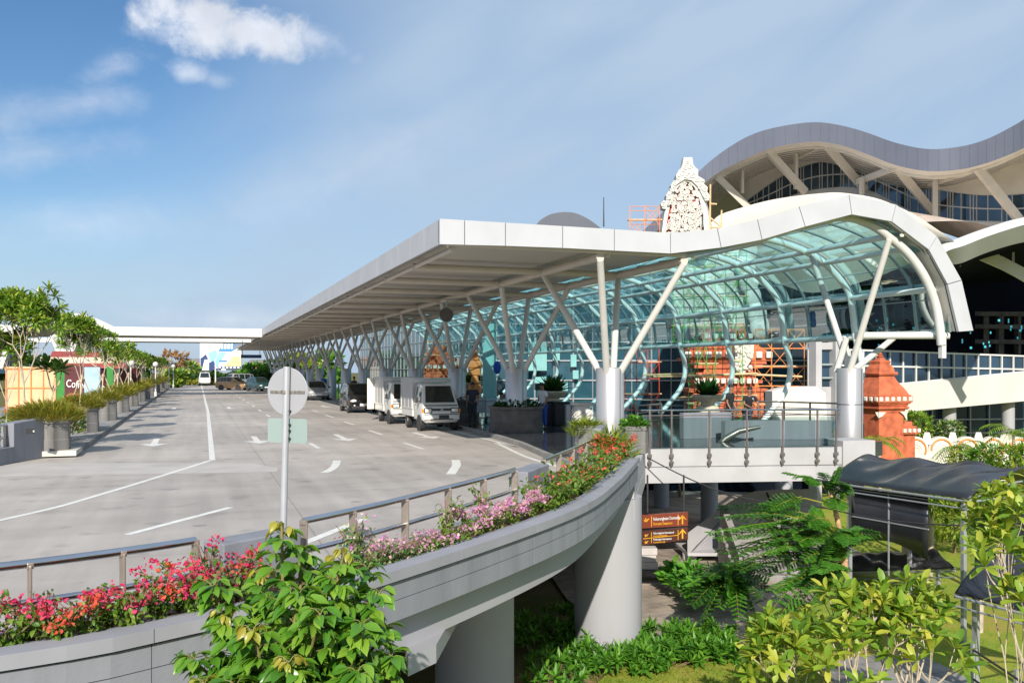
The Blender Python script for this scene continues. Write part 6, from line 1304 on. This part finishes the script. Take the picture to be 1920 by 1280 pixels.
def trough(u,off=.42):
    l=offs(OUT,off,.41); l=[p for p in l if SA*(p.x-CX)+CA*(p.y-CY)>1]
    for a,b in zip(l,l[1:]):
        ua,ub=ux(a),ux(b)
        if ua<=u<=ub: return a.lerp(b,(u-ua)/(ub-ua))
    return l[-1]
TR=[(-70,.30),(15,.32),(62,.36),(112,.33),(160,.34),(205,.36),(250,.37),(296,.40),(338,.43),(375,.40),(412,.42),(446,.44),(478,.42)]
for i,(u,h) in enumerate(TR):
    p=trough(u,.34+.12*((i*7)%3-1)); br=[['bract_pink','bract_orange'],['bract_pink'],['bract_pink'],['bract_pink','bract_orange']][i%4]
    bougain(f'pink orange bougainvillea left of the leafy tree, {ORD[i]} from the left',p,h*1.12,.16+.03*(i%3),400+i,br,nl=230,nb=120)
TL=[(702,.30),(728,.28),(752,.30),(778,.22),(806,.24),(835,.22),(862,.26)]
for i,(u,h) in enumerate(TL):
    bougain(f'thin pale lilac bougainvillea right of the leafy tree, {ORD[i]} from the left',trough(u,.36),h,.20,430+i,['bract_lilac'],leafm='leaf_varieg' if i<4 else 'leaf_boug',nl=230,nb=70,L=.042)
for i,u in enumerate((893,925,958,990)):
    bougain(f'lilac pink bougainvillea in full bloom below the railing, {ORD[i]} from the left',trough(u,.45),.36,.24,440+i,['bract_lilac'],nl=220,nb=300,L=.05)
TG=[(1020,.52,0),(1050,.56,0),(1078,.5,60),(1102,.52,110),(1122,.52,160),(1138,.56,200),(1152,.58,220),(1166,.58,230),(1178,.58,230),(1188,.56,200)]
for i,(u,h,nb) in enumerate(TG):
    bougain(f'{"leafy bougainvillea with few flowers" if nb<100 else "bougainvillea thick with red orange blossom"} toward the far trough end, {ORD[i]} along',trough(u,.48),h,.40,450+i,['bract_red'],nl=480,nb=max(40,nb),L=.085)
bougain('tall thin bougainvillea sprig rising beside the middle railing',trough(905,.62),.62,.16,470,['bract_lilac'],nl=140,nb=10,L=.06)
bougain('single dark pink bougainvillea sprig before the first parapet block',trough(385,.62),.6,.12,471,['bract_pink'],nl=60,nb=30,L=.06)
bougain('pale climbing bougainvillea on the middle railing, near the leafy tree',trough(670,.6),.55,.22,472,['bract_lilac'],leafm='leaf_varieg',nl=260,nb=14,L=.05)
bougain('thin leafy bougainvillea sprig climbing a post of the middle railing',trough(838,.62),.55,.16,473,['bract_lilac'],nl=160,nb=6,L=.06)
dl_=rs(480); pts=[]
for q in range(900):
    u=dl_.uniform(-100,1150); p=trough(u,dl_.uniform(.2,.66)); pts.append((p.x,p.y,.42))
pts=np.array(pts); o=leaves('dry_leaf_litter',MT['leaf_dry'],None,pts,dl_.randn(len(pts),3)*np.array([1,1,.12]),np.tile([0,0,1],(len(pts),1))+dl_.randn(len(pts),3)*.3,.035+.03*dl_.rand(len(pts)),'ovate'); tag(o,'dry brown leaf litter on the soil of the ramp trough','leaf litter',kind='stuff')
# ---------------------------------------------------------------- big leafy tree in the foreground
def foretree():
    rnd=rs(31); base=P(560,VH,5.9); t=thing('leafy_tree','broad leafed bright green young tree in front of the ramp','tree',(base.x,base.y,ZL))
    mb=MB(); top=-ZL; right=Vector((CA,-SA,0)); fw_=Vector((SA,CA,0))
    def W(u,v,Y): p=P(u,v,Y); return Vector((p.x-base.x,p.y-base.y,p.z-ZL))
    root=Vector((0,0,0)); fork=W(560,1420,5.9)
    mb.tube([root,fork*.5+Vector((.05,0,0)),fork],[.07,.06,.05],8)
    stems=[((528,985),5.75),((645,1035),5.6),((395,1095),5.65),((712,1110),5.9),((470,1180),5.3),((600,1150),5.2),((360,1235),5.5),((735,1230),5.7),((540,1240),5.0),((670,1260),5.1),((440,1285),5.2),((600,1060),6.1),((490,1075),6.0),((680,1170),5.35),((560,1110),5.4),((430,1250),5.7),((520,1300),5.0),((650,1330),5.0),((560,1030),5.9),((690,1065),6.1),((420,1150),5.6),((500,1130),5.9),((630,1090),5.6),((720,1180),6.0),((380,1280),5.2),((590,1210),5.6),((700,1300),5.4),((460,1240),5.5),((555,1170),5.7),((660,1130),6.2)]
    P_=[];D_=[];U_=[];S_=[];yP=[];yD=[];yU=[];yS=[]
    for k,((u,v),Y) in enumerate(stems):
        e=W(u,v,Y); st_=fork+(e-fork)*.02; midp=fork.lerp(e,.5)+Vector((rnd.randn()*.06,rnd.randn()*.06,-.05))+right*((u-560)/560*.15)
        c=spline([fork,midp,e],8); mb.tube(c,[.018*(1-.7*i/(len(c)-1))+.003 for i in range(len(c))],6)
        n=len(c)
        # compound leaves: petioles spiralling up the stem
        whl=34 if k<2 else 31
        for q in range(whl):
            f=.34+.66*q/(whl-1); x=f*(n-1); i=min(int(x),n-2); p=c[i].lerp(c[i+1],x-i); a=q*2.4+rnd.rand()*.5; f2=(q/(whl-1))
            out=Vector((math.cos(a),math.sin(a),.35+.3*f2)).normalized(); ln=.17*(1.2-.8*f2); tip=p+out*ln; mb.tube([p,p.lerp(tip,.5)+Vector((0,0,.012)),tip],[.0035,.003,.0025],4)
            young=f2>.90 and (k<2 or k%4==0)
            for s in range(5 if not young else 4):
                b=a+(-1.1+.55*s)+rnd.randn()*.35; dv_=Vector((math.cos(b),math.sin(b),-.12-.42*rnd.rand() if not young else -1.0)); L=(.085+.065*rnd.rand())*(1 if not young else .62)
                tgt=(yP,yD,yU,yS) if young else (P_,D_,U_,S_); tgt[0].append(tip-out*.02*s*.5); tgt[1].append(dv_); tgt[2].append(Vector((out.x*.25+rnd.randn()*.38,out.y*.25+rnd.randn()*.38,1)));tgt[3].append(L)
    mb.build('trunk',MT['stem_green'],t,smooth=60); leaves('crown',MT['leaf_fore'],t,P_,D_,U_,S_,'ovate',fold=.35); leaves('young_leaves',MT['leaf_young'],t,yP,yD,yU,yS,'ovate',fold=.5)
foretree()
# ---------------------------------------------------------------- flame tree with feathered leaves
def flametree():
    rnd=rs(41); b=P(1585,VH,19.5); t=thing('flame_tree','ringed orange trunk tree with feathery green leaves beside the shelter','tree',(b.x,b.y,ZL)); mb=MB()
    def W(u,v,Y): p=P(u,v,Y); return Vector((p.x-b.x,p.y-b.y,p.z-ZL))
    top=W(1555,905,19.3); tr=spline([Vector((0,0,0)),W(1585,1080,19.5),W(1575,1000,19.4),top],6); mb.tube(tr,[.10-.06*i/(len(tr)-1) for i in range(len(tr))],10)
    for i in range(2,len(tr)-2,2): mb.lathe([(.105-.06*i/len(tr),-.02),(.115-.06*i/len(tr),0),(.105-.06*i/len(tr),.02)],10,tr[i])
    mb.build('trunk',MT['bark_ring'],t,smooth=60)
    PP={'leaf_fern':[[],[],[],[]],'leaf_fern_dark':[[],[],[],[]]}; rm=MB()
    def frond(p0,p1,mat,pin=11,L=.30,droop=.14):
        p0,p1=Vector(p0),Vector(p1); d=p1-p0; c=[p0+d*q/8+Vector((0,0,-droop*d.length*(q/8)**2)) for q in range(9)]; rm.tube(c,[.012-.009*q/8 for q in range(9)],4)
        A=PP[mat]; roll=rnd.randn()*.55
        for k in range(pin):
            f=.15+.85*k/(pin-1); x=f*8; i=min(int(x),7); q=c[i].lerp(c[i+1],x-i); ax=(c[i+1]-c[i]).normalized(); sd=(Quaternion(ax,roll)@ax.cross(Vector((0,0,1))).normalized())
            for s in(-1,1):
                pd=(sd*s+ax*.35+Vector((0,0,-.15+rnd.randn()*.08))).normalized(); pl=L*(1-.55*abs(f-.45)/.55)*(.9+.2*rnd.rand())
                nn=10; pax=pd
                sd2=pd.cross(Vector((0,0,1))).normalized()
                for j in range(nn):
                    b2=q+pd*(pl*(j+.5)/nn)+Vector((0,0,-.05*pl*(j/nn)**2))
                    for s2 in(-1,1): A[0].append(b2);A[1].append(sd2*s2+pd*.35);A[2].append(Vector((rnd.randn()*.15,rnd.randn()*.15,1)));A[3].append(.078*(1-.4*abs(j/nn-.4)))
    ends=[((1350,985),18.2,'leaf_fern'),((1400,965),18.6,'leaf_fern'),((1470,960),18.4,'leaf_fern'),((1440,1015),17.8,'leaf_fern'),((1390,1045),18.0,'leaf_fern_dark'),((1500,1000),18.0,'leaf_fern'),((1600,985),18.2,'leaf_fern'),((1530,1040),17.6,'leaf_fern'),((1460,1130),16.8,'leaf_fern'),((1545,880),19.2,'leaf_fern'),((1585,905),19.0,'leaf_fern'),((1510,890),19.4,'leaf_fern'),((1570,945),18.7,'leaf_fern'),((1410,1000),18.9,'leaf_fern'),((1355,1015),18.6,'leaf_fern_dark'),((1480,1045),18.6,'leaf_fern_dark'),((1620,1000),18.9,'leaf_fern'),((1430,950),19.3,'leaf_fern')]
    for (u,v),Y,mt in ends:
        far=W(u,v,Y); st_=tr[-4] if v<960 else tr[-9] if v<1010 else tr[-11]; a=st_.lerp(far,.42 if u<1520 else .1)+Vector((0,0,.18)); rm.tube([st_,a],[.022,.012],5); frond(a,far,mt,12,.30)
        frond(a+Vector((0,.1,.02)),far+Vector((rnd.randn()*.25,rnd.randn()*.25,.12)),mt,10,.26)
    for k in range(22):
        u=rnd.uniform(1350,1600); v=rnd.uniform(945,1060)-18*abs(u-1480)/130; Y=rnd.uniform(17.6,19.6); far=W(u,v,Y); st_=tr[-8]; a=st_.lerp(far,.45)+Vector((0,0,.2)); rm.tube([st_,a],[.018,.01],4); frond(a,far,'leaf_fern' if k%4 else 'leaf_fern_dark',12,.30)
    for k in range(12):
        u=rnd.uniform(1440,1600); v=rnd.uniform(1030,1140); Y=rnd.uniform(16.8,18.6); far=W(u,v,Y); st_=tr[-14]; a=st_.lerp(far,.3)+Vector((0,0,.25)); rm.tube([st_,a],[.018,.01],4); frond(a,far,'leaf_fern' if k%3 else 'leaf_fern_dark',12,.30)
    low=[(1285,1105),(1310,1090),(1345,1100),(1380,1120),(1410,1135),(1375,1090),(1290,1090),(1300,1125),(1330,1075),(1350,1130),(1400,1080),(1425,1110),(1385,1150),(1320,1150),(1440,1075),(1365,1100)]
    hub=W(1375,1062,20.3)
    rm.tube([tr[-12],W(1480,1050,19.8),hub],[.03,.024,.018],6)
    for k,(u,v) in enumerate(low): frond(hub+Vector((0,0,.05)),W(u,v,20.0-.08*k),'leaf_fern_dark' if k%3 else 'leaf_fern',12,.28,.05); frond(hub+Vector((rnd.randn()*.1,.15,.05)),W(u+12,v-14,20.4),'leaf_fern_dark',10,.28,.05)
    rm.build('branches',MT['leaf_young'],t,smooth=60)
    for mt,A in PP.items(): leaves('crown' if mt=='leaf_fern' else 'painted_shade_crown',MT[mt],t,A[0],A[1],A[2],A[3],'small')  # darker copy of the leaf colour imitates shade on some fronds
flametree()
for i,(u,Y,r,h) in enumerate(((1300,23.6,.55,.8),(1335,22.6,.6,.95),(1368,23.2,.5,.8),(1270,24.6,.4,.6))):
    q=P(u,VH,Y); tuft('broad_leaf_plant',f'broad leaved bright green plant on the lower paving, {ORD[i]} of four beneath the flame tree','plant',(q.x,q.y,ZL+.25),r,h,210,560+i,mat='leaf_fern',kind='ovate',L=.30,group='broad leaved plants on the lower paving',flat=.4)
# ---------------------------------------------------------------- frangipani shrubs, lower right
def fr(label,u,Y,h,spread,seed,**k): b=P(u,VH,Y); return frangipani(label,(b.x,b.y,ZL),h,spread,seed,leaf='leaf_frangi_bright',group='frangipanis in the lower garden',**k)
fr('wide yellow green frangipani before the shelter posts, right in the garden group',1712,12.6,3.35,1.0,511,L=.27,levels=4,r0=.07,trunk_h=.30,nl=(7,11),Rad=.86)
fr('frangipani with many bare pale branches in the middle of the garden group',1600,12.4,3.25,1.0,512,L=.27,levels=4,r0=.065,trunk_h=.30,nl=(7,11),Rad=.82)
fr('low dense frangipani at the left of the garden group above the lawn',1490,12.8,2.75,1.05,513,L=.27,levels=4,r0=.055,trunk_h=.34,nl=(9,13),Rad=.75)
fr('small large leaved frangipani at the bottom of the garden group',1572,10.6,1.55,.9,514,L=.30,levels=2,r0=.045,trunk_h=.5,nl=(9,13),Rad=.55)
fr('large frangipani with forked pale branches at the right edge',1893,11.6,4.05,.8,517,L=.27,levels=3,r0=.075,trunk_h=.45,nl=(8,12),Rad=.62)
fr('taller frangipani crown behind the one at the right edge',1925,14.2,4.6,.8,518,L=.28,levels=4,r0=.08,trunk_h=.45,nl=(8,12),Rad=1.05)
q=P(1845,VH,11.2); sk=MB().tube([(*P(1815,VH,11.2).xy,ZL),(*P(1893,VH,11).xy,ZL+2.2)],.045,8); tag(sk.build('tree_stake',MT['bark']),'slanting wooden stake propping the right frangipani','stake')
# finger leaved shrub bed under the pier
rnd=rs(61)
def fingershrub(label,u,Y,h,r,seed,n=34):
    rnd=rs(seed); b=P(u,VH,Y); t=thing('finger_leaf_shrub',label,'shrub',(b.x,b.y,ZL),0,'shrubs at the foot of the ramp pier'); tips=[];dr=[]
    for k in range(n):
        a=rnd.rand()*6.28; rr=r*math.sqrt(rnd.rand()); z=h*(.25+.75*rnd.rand())*(1-.4*(rr/r)**2); tips.append(Vector((rr*math.cos(a),rr*math.sin(a),z))); dr.append(Vector((math.cos(a)*.7*rr/r,math.sin(a)*.7*rr/r,.8+.3*rnd.rand())))
    mb=MB()
    for p in tips[::3]: mb.tube([(p.x*.3,p.y*.3,0),p],.008,4)
    mb.build('stems',MT['bark_brown'],t); A=rosettes(tips,dr,rnd,10,15,.24,1.0,.1); leaves('foliage',MT['leaf_shrub'],t,*A,'strip')
for i,(u,Y,h) in enumerate(((1062,19.1,.62),(1096,17.6,.8),(1120,18.6,.85),(1150,17.5,.8),(1172,18.7,.85),(1205,17.6,.85),(1230,18.8,.95),(1255,17.8,.85),(1285,18.9,.85),(1312,18.2,.85),(1340,19.0,.75),(1355,18.4,.6))):
    fingershrub(f'finger leaved green shrub at the foot of the ramp pier, {ORD[i]} from the left',u,Y+.7,h*.72,.46,600+i,34)
for i,(u,Y,h) in enumerate(((1030,17.0,.9),(1000,19.5,.9),(1055,20.5,.8))): fingershrub(f'shaded finger leaved shrub under the ramp, {ORD[i]} from the right' if 0 else f'shaded shrub under the ramp between the piers, {["nearest the soil patch","left and behind","deepest in shade"][i]}',u,Y,h,.6,620+i,30)
# concourse planter shrubs and grasses
for k,c in enumerate(RP): tuft('round_planter_shrub',f'dark low shrub filling the round planter of the {ORD[k+1]} canopy column','shrub',(c.x,c.y,c.z-.12),.85,.42,420 if k==0 else 200,700+k,mat='leaf_hedge',kind='small',L=.17,group='shrubs in the round column planters')
tuft('pot_grass','bright green grass spilling from the stone pot left of the first column','plant',(POTA.x,POTA.y,.76),.36,.2,420,710,mat='leaf_lime',kind='blade',L=.24); tuft('pot_shrub','round green shrub in the stone pot right of the first column','plant',(POTB.x,POTB.y,.76),.36,.34,420,711,mat='leaf_shrub',kind='ovate',L=.14)
tuft('dry_grass','yellow green wispy grass hanging over the trough end by the pot','plant',tuple(trough(1185,.6)),.5,.75,420,712,mat='leaf_lime',kind='blade',L=.3)
tuft('trailing_grass','thin trailing green plant hanging from the pot left of the first column','plant',(POTA.x-.38,POTA.y-.1,.55),.22,.4,120,713,mat='leaf_lime',kind='blade',L=.28)
# garden shrubs beyond the wall
def roundbush(label,u,v0,v1,Y,r,seed,mat='leaf_frangi',n=900,L=.22,kind='small',name='round_bush',cat='shrub',zb=ZL,stem=True):
    rnd=rs(seed); a=P(u,(v0+v1)/2,Y); hh=(v1-v0)*Y/F/2; t=thing(name,label,cat,(a.x,a.y,zb)); d=unit(rnd.randn(n,3)); rr=(.72+.3*rnd.rand(n))*(1+.12*np.sin(d[:,0]*7+d[:,2]*5)); p=d*rr[:,None]*np.array([r,r,hh]); p[:,2]+=a.z-zb
    leaves('foliage',MT[mat],t,p,d+rnd.randn(n,3)*.5,rnd.randn(n,3)*.5+np.array([0,0,1]),L*(.7+.6*rnd.rand(n)),kind)
    if stem: MB().tube([(0,0,0),(0,0,a.z-zb)],.06,6).build('stem',MT['bark_brown'],t)
    return t
roundbush('round dark green clipped bush right of the brick pillar',1716,772,825,49.5,.85,801); roundbush('round pale variegated bush under the white ramp',1779,790,824,50,.78,802,'leaf_varieg',900,.2)
for i,(u,v0,v1,Y,r,mt) in enumerate(((1820,845,880,42,1.0,'leaf_lime'),(1862,835,878,41,1.1,'leaf_shrub'),(1905,838,880,40,1.1,'leaf_lime'),(1945,835,880,40,1.0,'leaf_shrub'))): roundbush(f'yellow flecked garden bush before the scalloped wall, {ORD[i]} from the left',u,v0,v1,Y,r,810+i,mt,700,.26,'strip')
def palm(label,u,v,Y,seed,L=1.3,n=11,zb=ZL):
    rnd=rs(seed); a=P(u,v,Y); t=thing('palm',label,'palm',(a.x,a.y,zb)); P_=[];D_=[];U_=[];S_=[]; mb=MB(); h=a.z-zb; mb.tube([(0,0,0),(0.05,0,h*.5),(0,0,h)],[.09,.08,.06],8); mb.build('trunk',MT['bark'],t,smooth=60); rb=MB()
    for k in range(n):
        b=2*PI*k/n+rnd.rand()*.4; up_=.9*rnd.rand()+.15; c=[Vector((math.cos(b)*L*q/7,math.sin(b)*L*q/7,h+L*(up_*q/7-.9*(q/7)**2))) for q in range(8)]; rb.tube(c,.012,4)
        for i in range(1,8):
            ax=(c[i]-c[i-1]).normalized(); sd=ax.cross(Vector((0,0,1))).normalized()
            for f in(0,.5):
                for s in(-1,1): P_.append(c[i-1].lerp(c[i],f));D_.append(sd*s+ax*.6+Vector((0,0,-.3)));U_.append((0,0,1));S_.append(L*.36*(1-.5*abs(i/7-.5)))
    rb.build('ribs',MT['leaf_lime'],t); leaves('crown',MT['leaf_frangi'],t,P_,D_,U_,S_,'blade')
palm('small feathery palm in front of the scalloped wall arches',1800,838,43,821); palm('feathery palm at the right edge behind the scalloped wall',1900,812,44,822,1.5); palm('short drooping palm before the brick pillar base',1648,828,38,823,1.1)
# bushes on the balcony slope near pillar + trees under / beyond
for i,(u,v0,v1,Y,r) in enumerate(((1700,940,1010,33,1.5),(1745,930,1000,31,1.2),(1660,960,1010,35,1.2),(1790,940,1010,30,1.2))): roundbush(f'leafy garden shrub behind the walkway shelter, {ORD[i]} of a loose row',u,v0,v1,Y,r,830+i,['leaf_shrub','leaf_lime'][i%2],900,.22,'strip')
for i,(u,Y,h) in enumerate(((1694,25,2.3),(1712,29,2.2),(1742,26,2.3),(1835,21,2.3),(1858,24,2.3))):
    b=P(u,VH,Y); t=thing('garden_tree',f'slim trunk with small crown in the garden behind the shelter, {ORD[i]} from the left','tree',(b.x,b.y,ZL),0,'slim garden trees'); MB().tube([(0,0,0),(.06,0,h*.5),(0.02,0,h)],[.10,.09,.08],8).build('trunk',MT['bark'],t,smooth=60); rnd=rs(850+i); n=260; d=unit(rnd.randn(n,3)); leaves('crown',MT['leaf_frangi'],t,d*np.array([.8,.8,.5])*(.4+.7*rnd.rand(n))[:,None]+np.array([0,0,h+.4]),d+rnd.randn(n,3)*.4,np.tile([0,.2,1],(n,1)),.16+.2*rnd.rand(n),'long')
for i,(u,Y,h,r) in enumerate(((1240,44,2.6,1.1),(1275,43,2.4,1.0),(1262,47,2.9,1.2))):
    frangipani(f'dark leafed small tree beyond the lower entrance, {ORD[i]} of three behind the brown sign',tuple(P(u,VH,Y).xy)+(ZL,),h+.5,1.0,860+i,L=.3,levels=4,r0=.08,trunk_h=.35,group='trees beyond the lower entrance',bark='bark_brown')
# lawn tufts near the camera
rnd=rs(90); n=9000; uu_=rnd.uniform(1100,1900,n); vv_=1180+ (1330-1180)*rnd.rand(n)**.6; ps=[G(a,b,ZL) for a,b in zip(uu_,vv_)]
pp=np.array([(p.x,p.y,ZL) for p in ps]); keep=np.array([not(1195<a<1400 and b<1216) and not (a>1560 and b>1215 and b<1300) for a,b in zip(uu_,vv_)]); pp=pp[keep]; n=len(pp)
o=leaves('lawn_grass',MT['grass_blade'],None,pp,np.stack([rnd.randn(n)*.6,rnd.randn(n)*.6,np.ones(n)],1),rnd.randn(n,3),.05+.06*rnd.rand(n),'blade'); tag(o,'short sunlit grass of the lower lawn','grass',kind='stuff')
# ---------------------------------------------------------------- far hedge and trees
def hedge(label,u0,u1,v0,v1,Y,mat,n,seed,name='far_hedge',cat='hedge',L=.7,dep=2.5):
    rnd=rs(seed); a=P(u0,v1,Y);b=P(u1,v1,Y); t=thing(name,label,cat,((a.x+b.x)/2,(a.y+b.y)/2,0)); h=(v1-v0)*Y/F; f=rnd.rand(n); p=np.stack([a.x+(b.x-a.x)*f-(a.x+b.x)/2,a.y+(b.y-a.y)*f-(a.y+b.y)/2,np.zeros(n)],1); prof=.72+.28*np.sin(f*23+seed)*np.cos(f*9); p[:,2]=a.z+h*rnd.rand(n)*prof; fv=np.array([SA,CA]); p[:,:2]+=fv[None]*(rnd.rand(n)*dep)[:,None]
    leaves('foliage',MT[mat],t,p,rnd.randn(n,3)+np.array([0,-.3,.3]),rnd.randn(n,3)+np.array([0,0,.8]),L*(.6+.7*rnd.rand(n)),'small'); return t
hedge('dark green hedge across the far end of the road behind the white van',332,505,698,718,133,'leaf_hedge',2600,901); hedge('lighter green bushes under the small billboard behind the parked cars',440,505,693,708,136,'leaf_shrub',900,902); hedge('low yellow grass bank in front of the far hedge',340,440,713,719,131,'leaf_gold',700,903,L=.5)
hedge('bright yellow green bushes seen between the far columns',530,612,676,712,128,'leaf_lime',1500,904,'far_bushes','bushes',.8); hedge('green bushes behind the silver sedan between the columns',596,640,686,716,118,'leaf_shrub',800,905,'far_bushes','bushes',.7)
hedge('dark shrubs along the far end of the left sidewalk',300,336,690,722,112,'leaf_frangi',900,906,'far_bushes','bushes',.6)
def fartree(label,u,v0,v1,Y,r,mat,seed,n=500,L=.8,zb=ZL):
    return roundbush(label,u,v0,v1,Y,r,seed,mat,n,L,'small','broad_tree','tree',zb)
fartree('brownish bare tree beyond the end of the left planters',322,662,690,120,2.0,'leaf_dry',911,260,.7); fartree('grey green tree above the far bushes left of the billboard',352,680,702,138,1.6,'leaf_frangi',912,300,.7)
fartree('dark green palm like tree right of the billboards',478,684,704,140,2.2,'leaf_shrub',913,350,.8); fartree('tall bright tree behind the far columns, left one',556,664,706,140,2.4,'leaf_lime',914); fartree('tall green tree behind the far columns, right one',612,660,712,132,2.2,'leaf_shrub',915)
fartree('dark tree behind the far columns near the blue car',520,676,706,150,3.0,'leaf_hedge',916)
rnd=rs(99)
for i in range(7):
    u=-40+i*48+rnd.randn()*10; fartree(f'distant dark tree of the far tree belt on the left, {ORD[i]} from the left',u,670+rnd.rand()*10,706,250+rnd.rand()*60,7+3*rnd.rand(),'leaf_hedge',930+i,420,2.2)
# ---------------------------------------------------------------- sun, sky, camera
SUN=Vector((-.625,-1.62,1.0)).normalized()
ld=bpy.data.lights.new('sun','SUN'); ld.energy=4.6; ld.angle=R(.53); ld.color=(1,.93,.82)
lo=bpy.data.objects.new('sun',ld); COL.objects.link(lo); lo.rotation_euler=(-SUN).to_track_quat('-Z','Y').to_euler()
w=bpy.data.worlds.new('World'); SC.world=w; w.use_nodes=True; t=w.node_tree; N=t.nodes; bg=N['Background']
sky=N.new('ShaderNodeTexSky'); sky.sky_type='NISHITA'; sky.sun_disc=False; sky.sun_elevation=math.asin(SUN.z); sky.sun_rotation=math.atan2(SUN.x,SUN.y)%(2*PI); sky.air_density=1.0; sky.dust_density=.6; sky.ozone_density=3.0
def math_(op,a,b=None,c=None):
    n=N.new('ShaderNodeMath'); n.operation=op
    for i,x in enumerate((a,b,c)):
        if x is None: continue
        if isinstance(x,(int,float)): n.inputs[i].default_value=x
        else: lk(t,x,n.inputs[i])
    return n.outputs[0]
def rng(x,a,b,c=0,d=1,smooth=True):
    n=N.new('ShaderNodeMapRange'); n.interpolation_type='SMOOTHSTEP' if smooth else 'LINEAR'; n.inputs[1].default_value=a;n.inputs[2].default_value=b;n.inputs[3].default_value=c;n.inputs[4].default_value=d; lk(t,x,n.inputs[0]); return n.outputs[0]
tc=N.new('ShaderNodeTexCoord'); sp=N.new('ShaderNodeSeparateXYZ'); lk(t,tc.outputs['Generated'],sp.inputs[0])
az0=math.atan2(SA,CA)
az=math_('SUBTRACT',math_('ARCTAN2',sp.outputs[0],sp.outputs[1]),az0); el=math_('ARCSINE',sp.outputs[2])
def cmb(a,b,c=0.0):
    n=N.new('ShaderNodeCombineXYZ')
    for i,x in enumerate((a,b,c)):
        if isinstance(x,(int,float)): n.inputs[i].default_value=x
        else: lk(t,x,n.inputs[i])
    return n.outputs[0]
def noise(vec,sc,det=6,rough=.55,dist=0):
    n=N.new('ShaderNodeTexNoise'); n.inputs['Scale'].default_value=sc; n.inputs['Detail'].default_value=det; n.inputs['Roughness'].default_value=rough; n.inputs['Distortion'].default_value=dist; lk(t,vec,n.inputs['Vector']); return n.outputs['Fac']
# thin veil of cirrus, streaked up to the right, thinner toward the upper left
th=R(24); c_,s_=math.cos(th),math.sin(th)
al=math_('ADD',math_('MULTIPLY',az,c_),math_('MULTIPLY',el,s_)); ac=math_('SUBTRACT',math_('MULTIPLY',el,c_),math_('MULTIPLY',az,s_))
veil=noise(cmb(al,math_('MULTIPLY',ac,3.2)),4.2,5,.45,.4)
vm=rng(veil,.25,.75,.0,.30)

base=math_('ADD',rng(az,-.48,.05,.52,.74),rng(el,0.0,.16,.2,0.0))
def ell(u,v,ru,rv,rot=0.0):
    a0=math.atan((u-U0)/F); e0=math.atan((VH-v)/F*math.cos(a0)); x=math_('SUBTRACT',az,a0); y=math_('SUBTRACT',el,e0)
    if rot:
        cr,sr=math.cos(rot),math.sin(rot); x,y=math_('ADD',math_('MULTIPLY',x,cr),math_('MULTIPLY',y,sr)),math_('SUBTRACT',math_('MULTIPLY',y,cr),math_('MULTIPLY',x,sr))
    x=math_('DIVIDE',x,ru/F);y=math_('DIVIDE',y,rv/F)
    return math_('SQRT',math_('ADD',math_('MULTIPLY',x,x),math_('MULTIPLY',y,y)))
side=rng(ell(-60,60,520,330,.25),.45,1.55,.03,1.0)  # upper left stays deep blue
veil_f=math_('MULTIPLY',math_('ADD',vm,base),side)
bil=noise(cmb(az,math_('MULTIPLY',el,1.2)),16,9,.60,.3)
def puff(u,v,ru,rv,rot,soft,amp,dens):
    d=ell(u,v,ru,rv,rot); q=math_('ADD',math_('SUBTRACT',1.0,d),math_('MULTIPLY',math_('SUBTRACT',bil,.5),amp)); return math_('MULTIPLY',rng(q,0.0,soft),dens)
cl=None
for a in((375,30,120,62,0,.8,2.5,.93),(490,60,120,52,0,.8,2.5,.9),(590,74,85,32,-.1,1.1,2.6,.66),(330,52,80,34,.2,1.2,2.6,.6),(215,130,90,36,.55,1.5,2.2,.62),(350,138,46,26,0,1.3,2.6,.6),(413,150,42,17,0,1.5,2.4,.38),(120,200,210,48,.3,1.7,1.8,.62),(70,290,190,50,.25,1.7,1.8,.55),(170,420,360,70,.12,1.7,1.3,.45),(640,330,460,90,.38,1.7,1.4,.30),(440,600,260,40,0,1.6,1.3,.55)):
    f_=puff(*a); cl=f_ if cl is None else math_('MAXIMUM',cl,f_)
shade=rng(noise(cmb(az,el),11,5),.3,.7,.80,1.03)
hs=N.new('ShaderNodeHueSaturation'); hs.inputs['Saturation'].default_value=1.18; hs.inputs['Value'].default_value=.80; lk(t,sky.outputs[0],hs.inputs['Color'])
m1=N.new('ShaderNodeMix'); m1.data_type='RGBA'; lk(t,veil_f,m1.inputs[0]); lk(t,hs.outputs[0],m1.inputs[6]); m1.inputs[7].default_value=(3.1,4.0,5.15,1)
cc=N.new('ShaderNodeVectorMath'); cc.operation='SCALE'; cc.inputs[0].default_value=(6.0,6.3,6.9); lk(t,shade,cc.inputs['Scale'])
m2=N.new('ShaderNodeMix'); m2.data_type='RGBA'; lk(t,cl,m2.inputs[0]); lk(t,m1.outputs[2],m2.inputs[6]); lk(t,cc.outputs[0],m2.inputs[7])
lk(t,m2.outputs[2],bg.inputs[0]); bg.inputs[1].default_value=.105
cd=bpy.data.cameras.new('camera'); co=bpy.data.objects.new('camera',cd); COL.objects.link(co); SC.camera=co
cd.sensor_width=36; cd.lens=F/1920*36; cd.clip_end=4000; cd.clip_start=.1
cd.shift_y=(VH-640)/1920; co.location=(CX,CY,CH); co.rotation_euler=(PI/2,0,-math.atan2(SA,CA))
vs=SC.view_settings; vs.view_transform='Standard'; vs.look='None'; vs.gamma=1; vs.use_curve_mapping=False; vs.exposure=.52
SC.cycles.max_bounces=10; SC.cycles.transparent_max_bounces=24; SC.cycles.diffuse_bounces=4; SC.cycles.glossy_bounces=4; SC.cycles.sample_clamp_indirect=6
try: SC.cycles.use_denoising=True
except Exception: pass
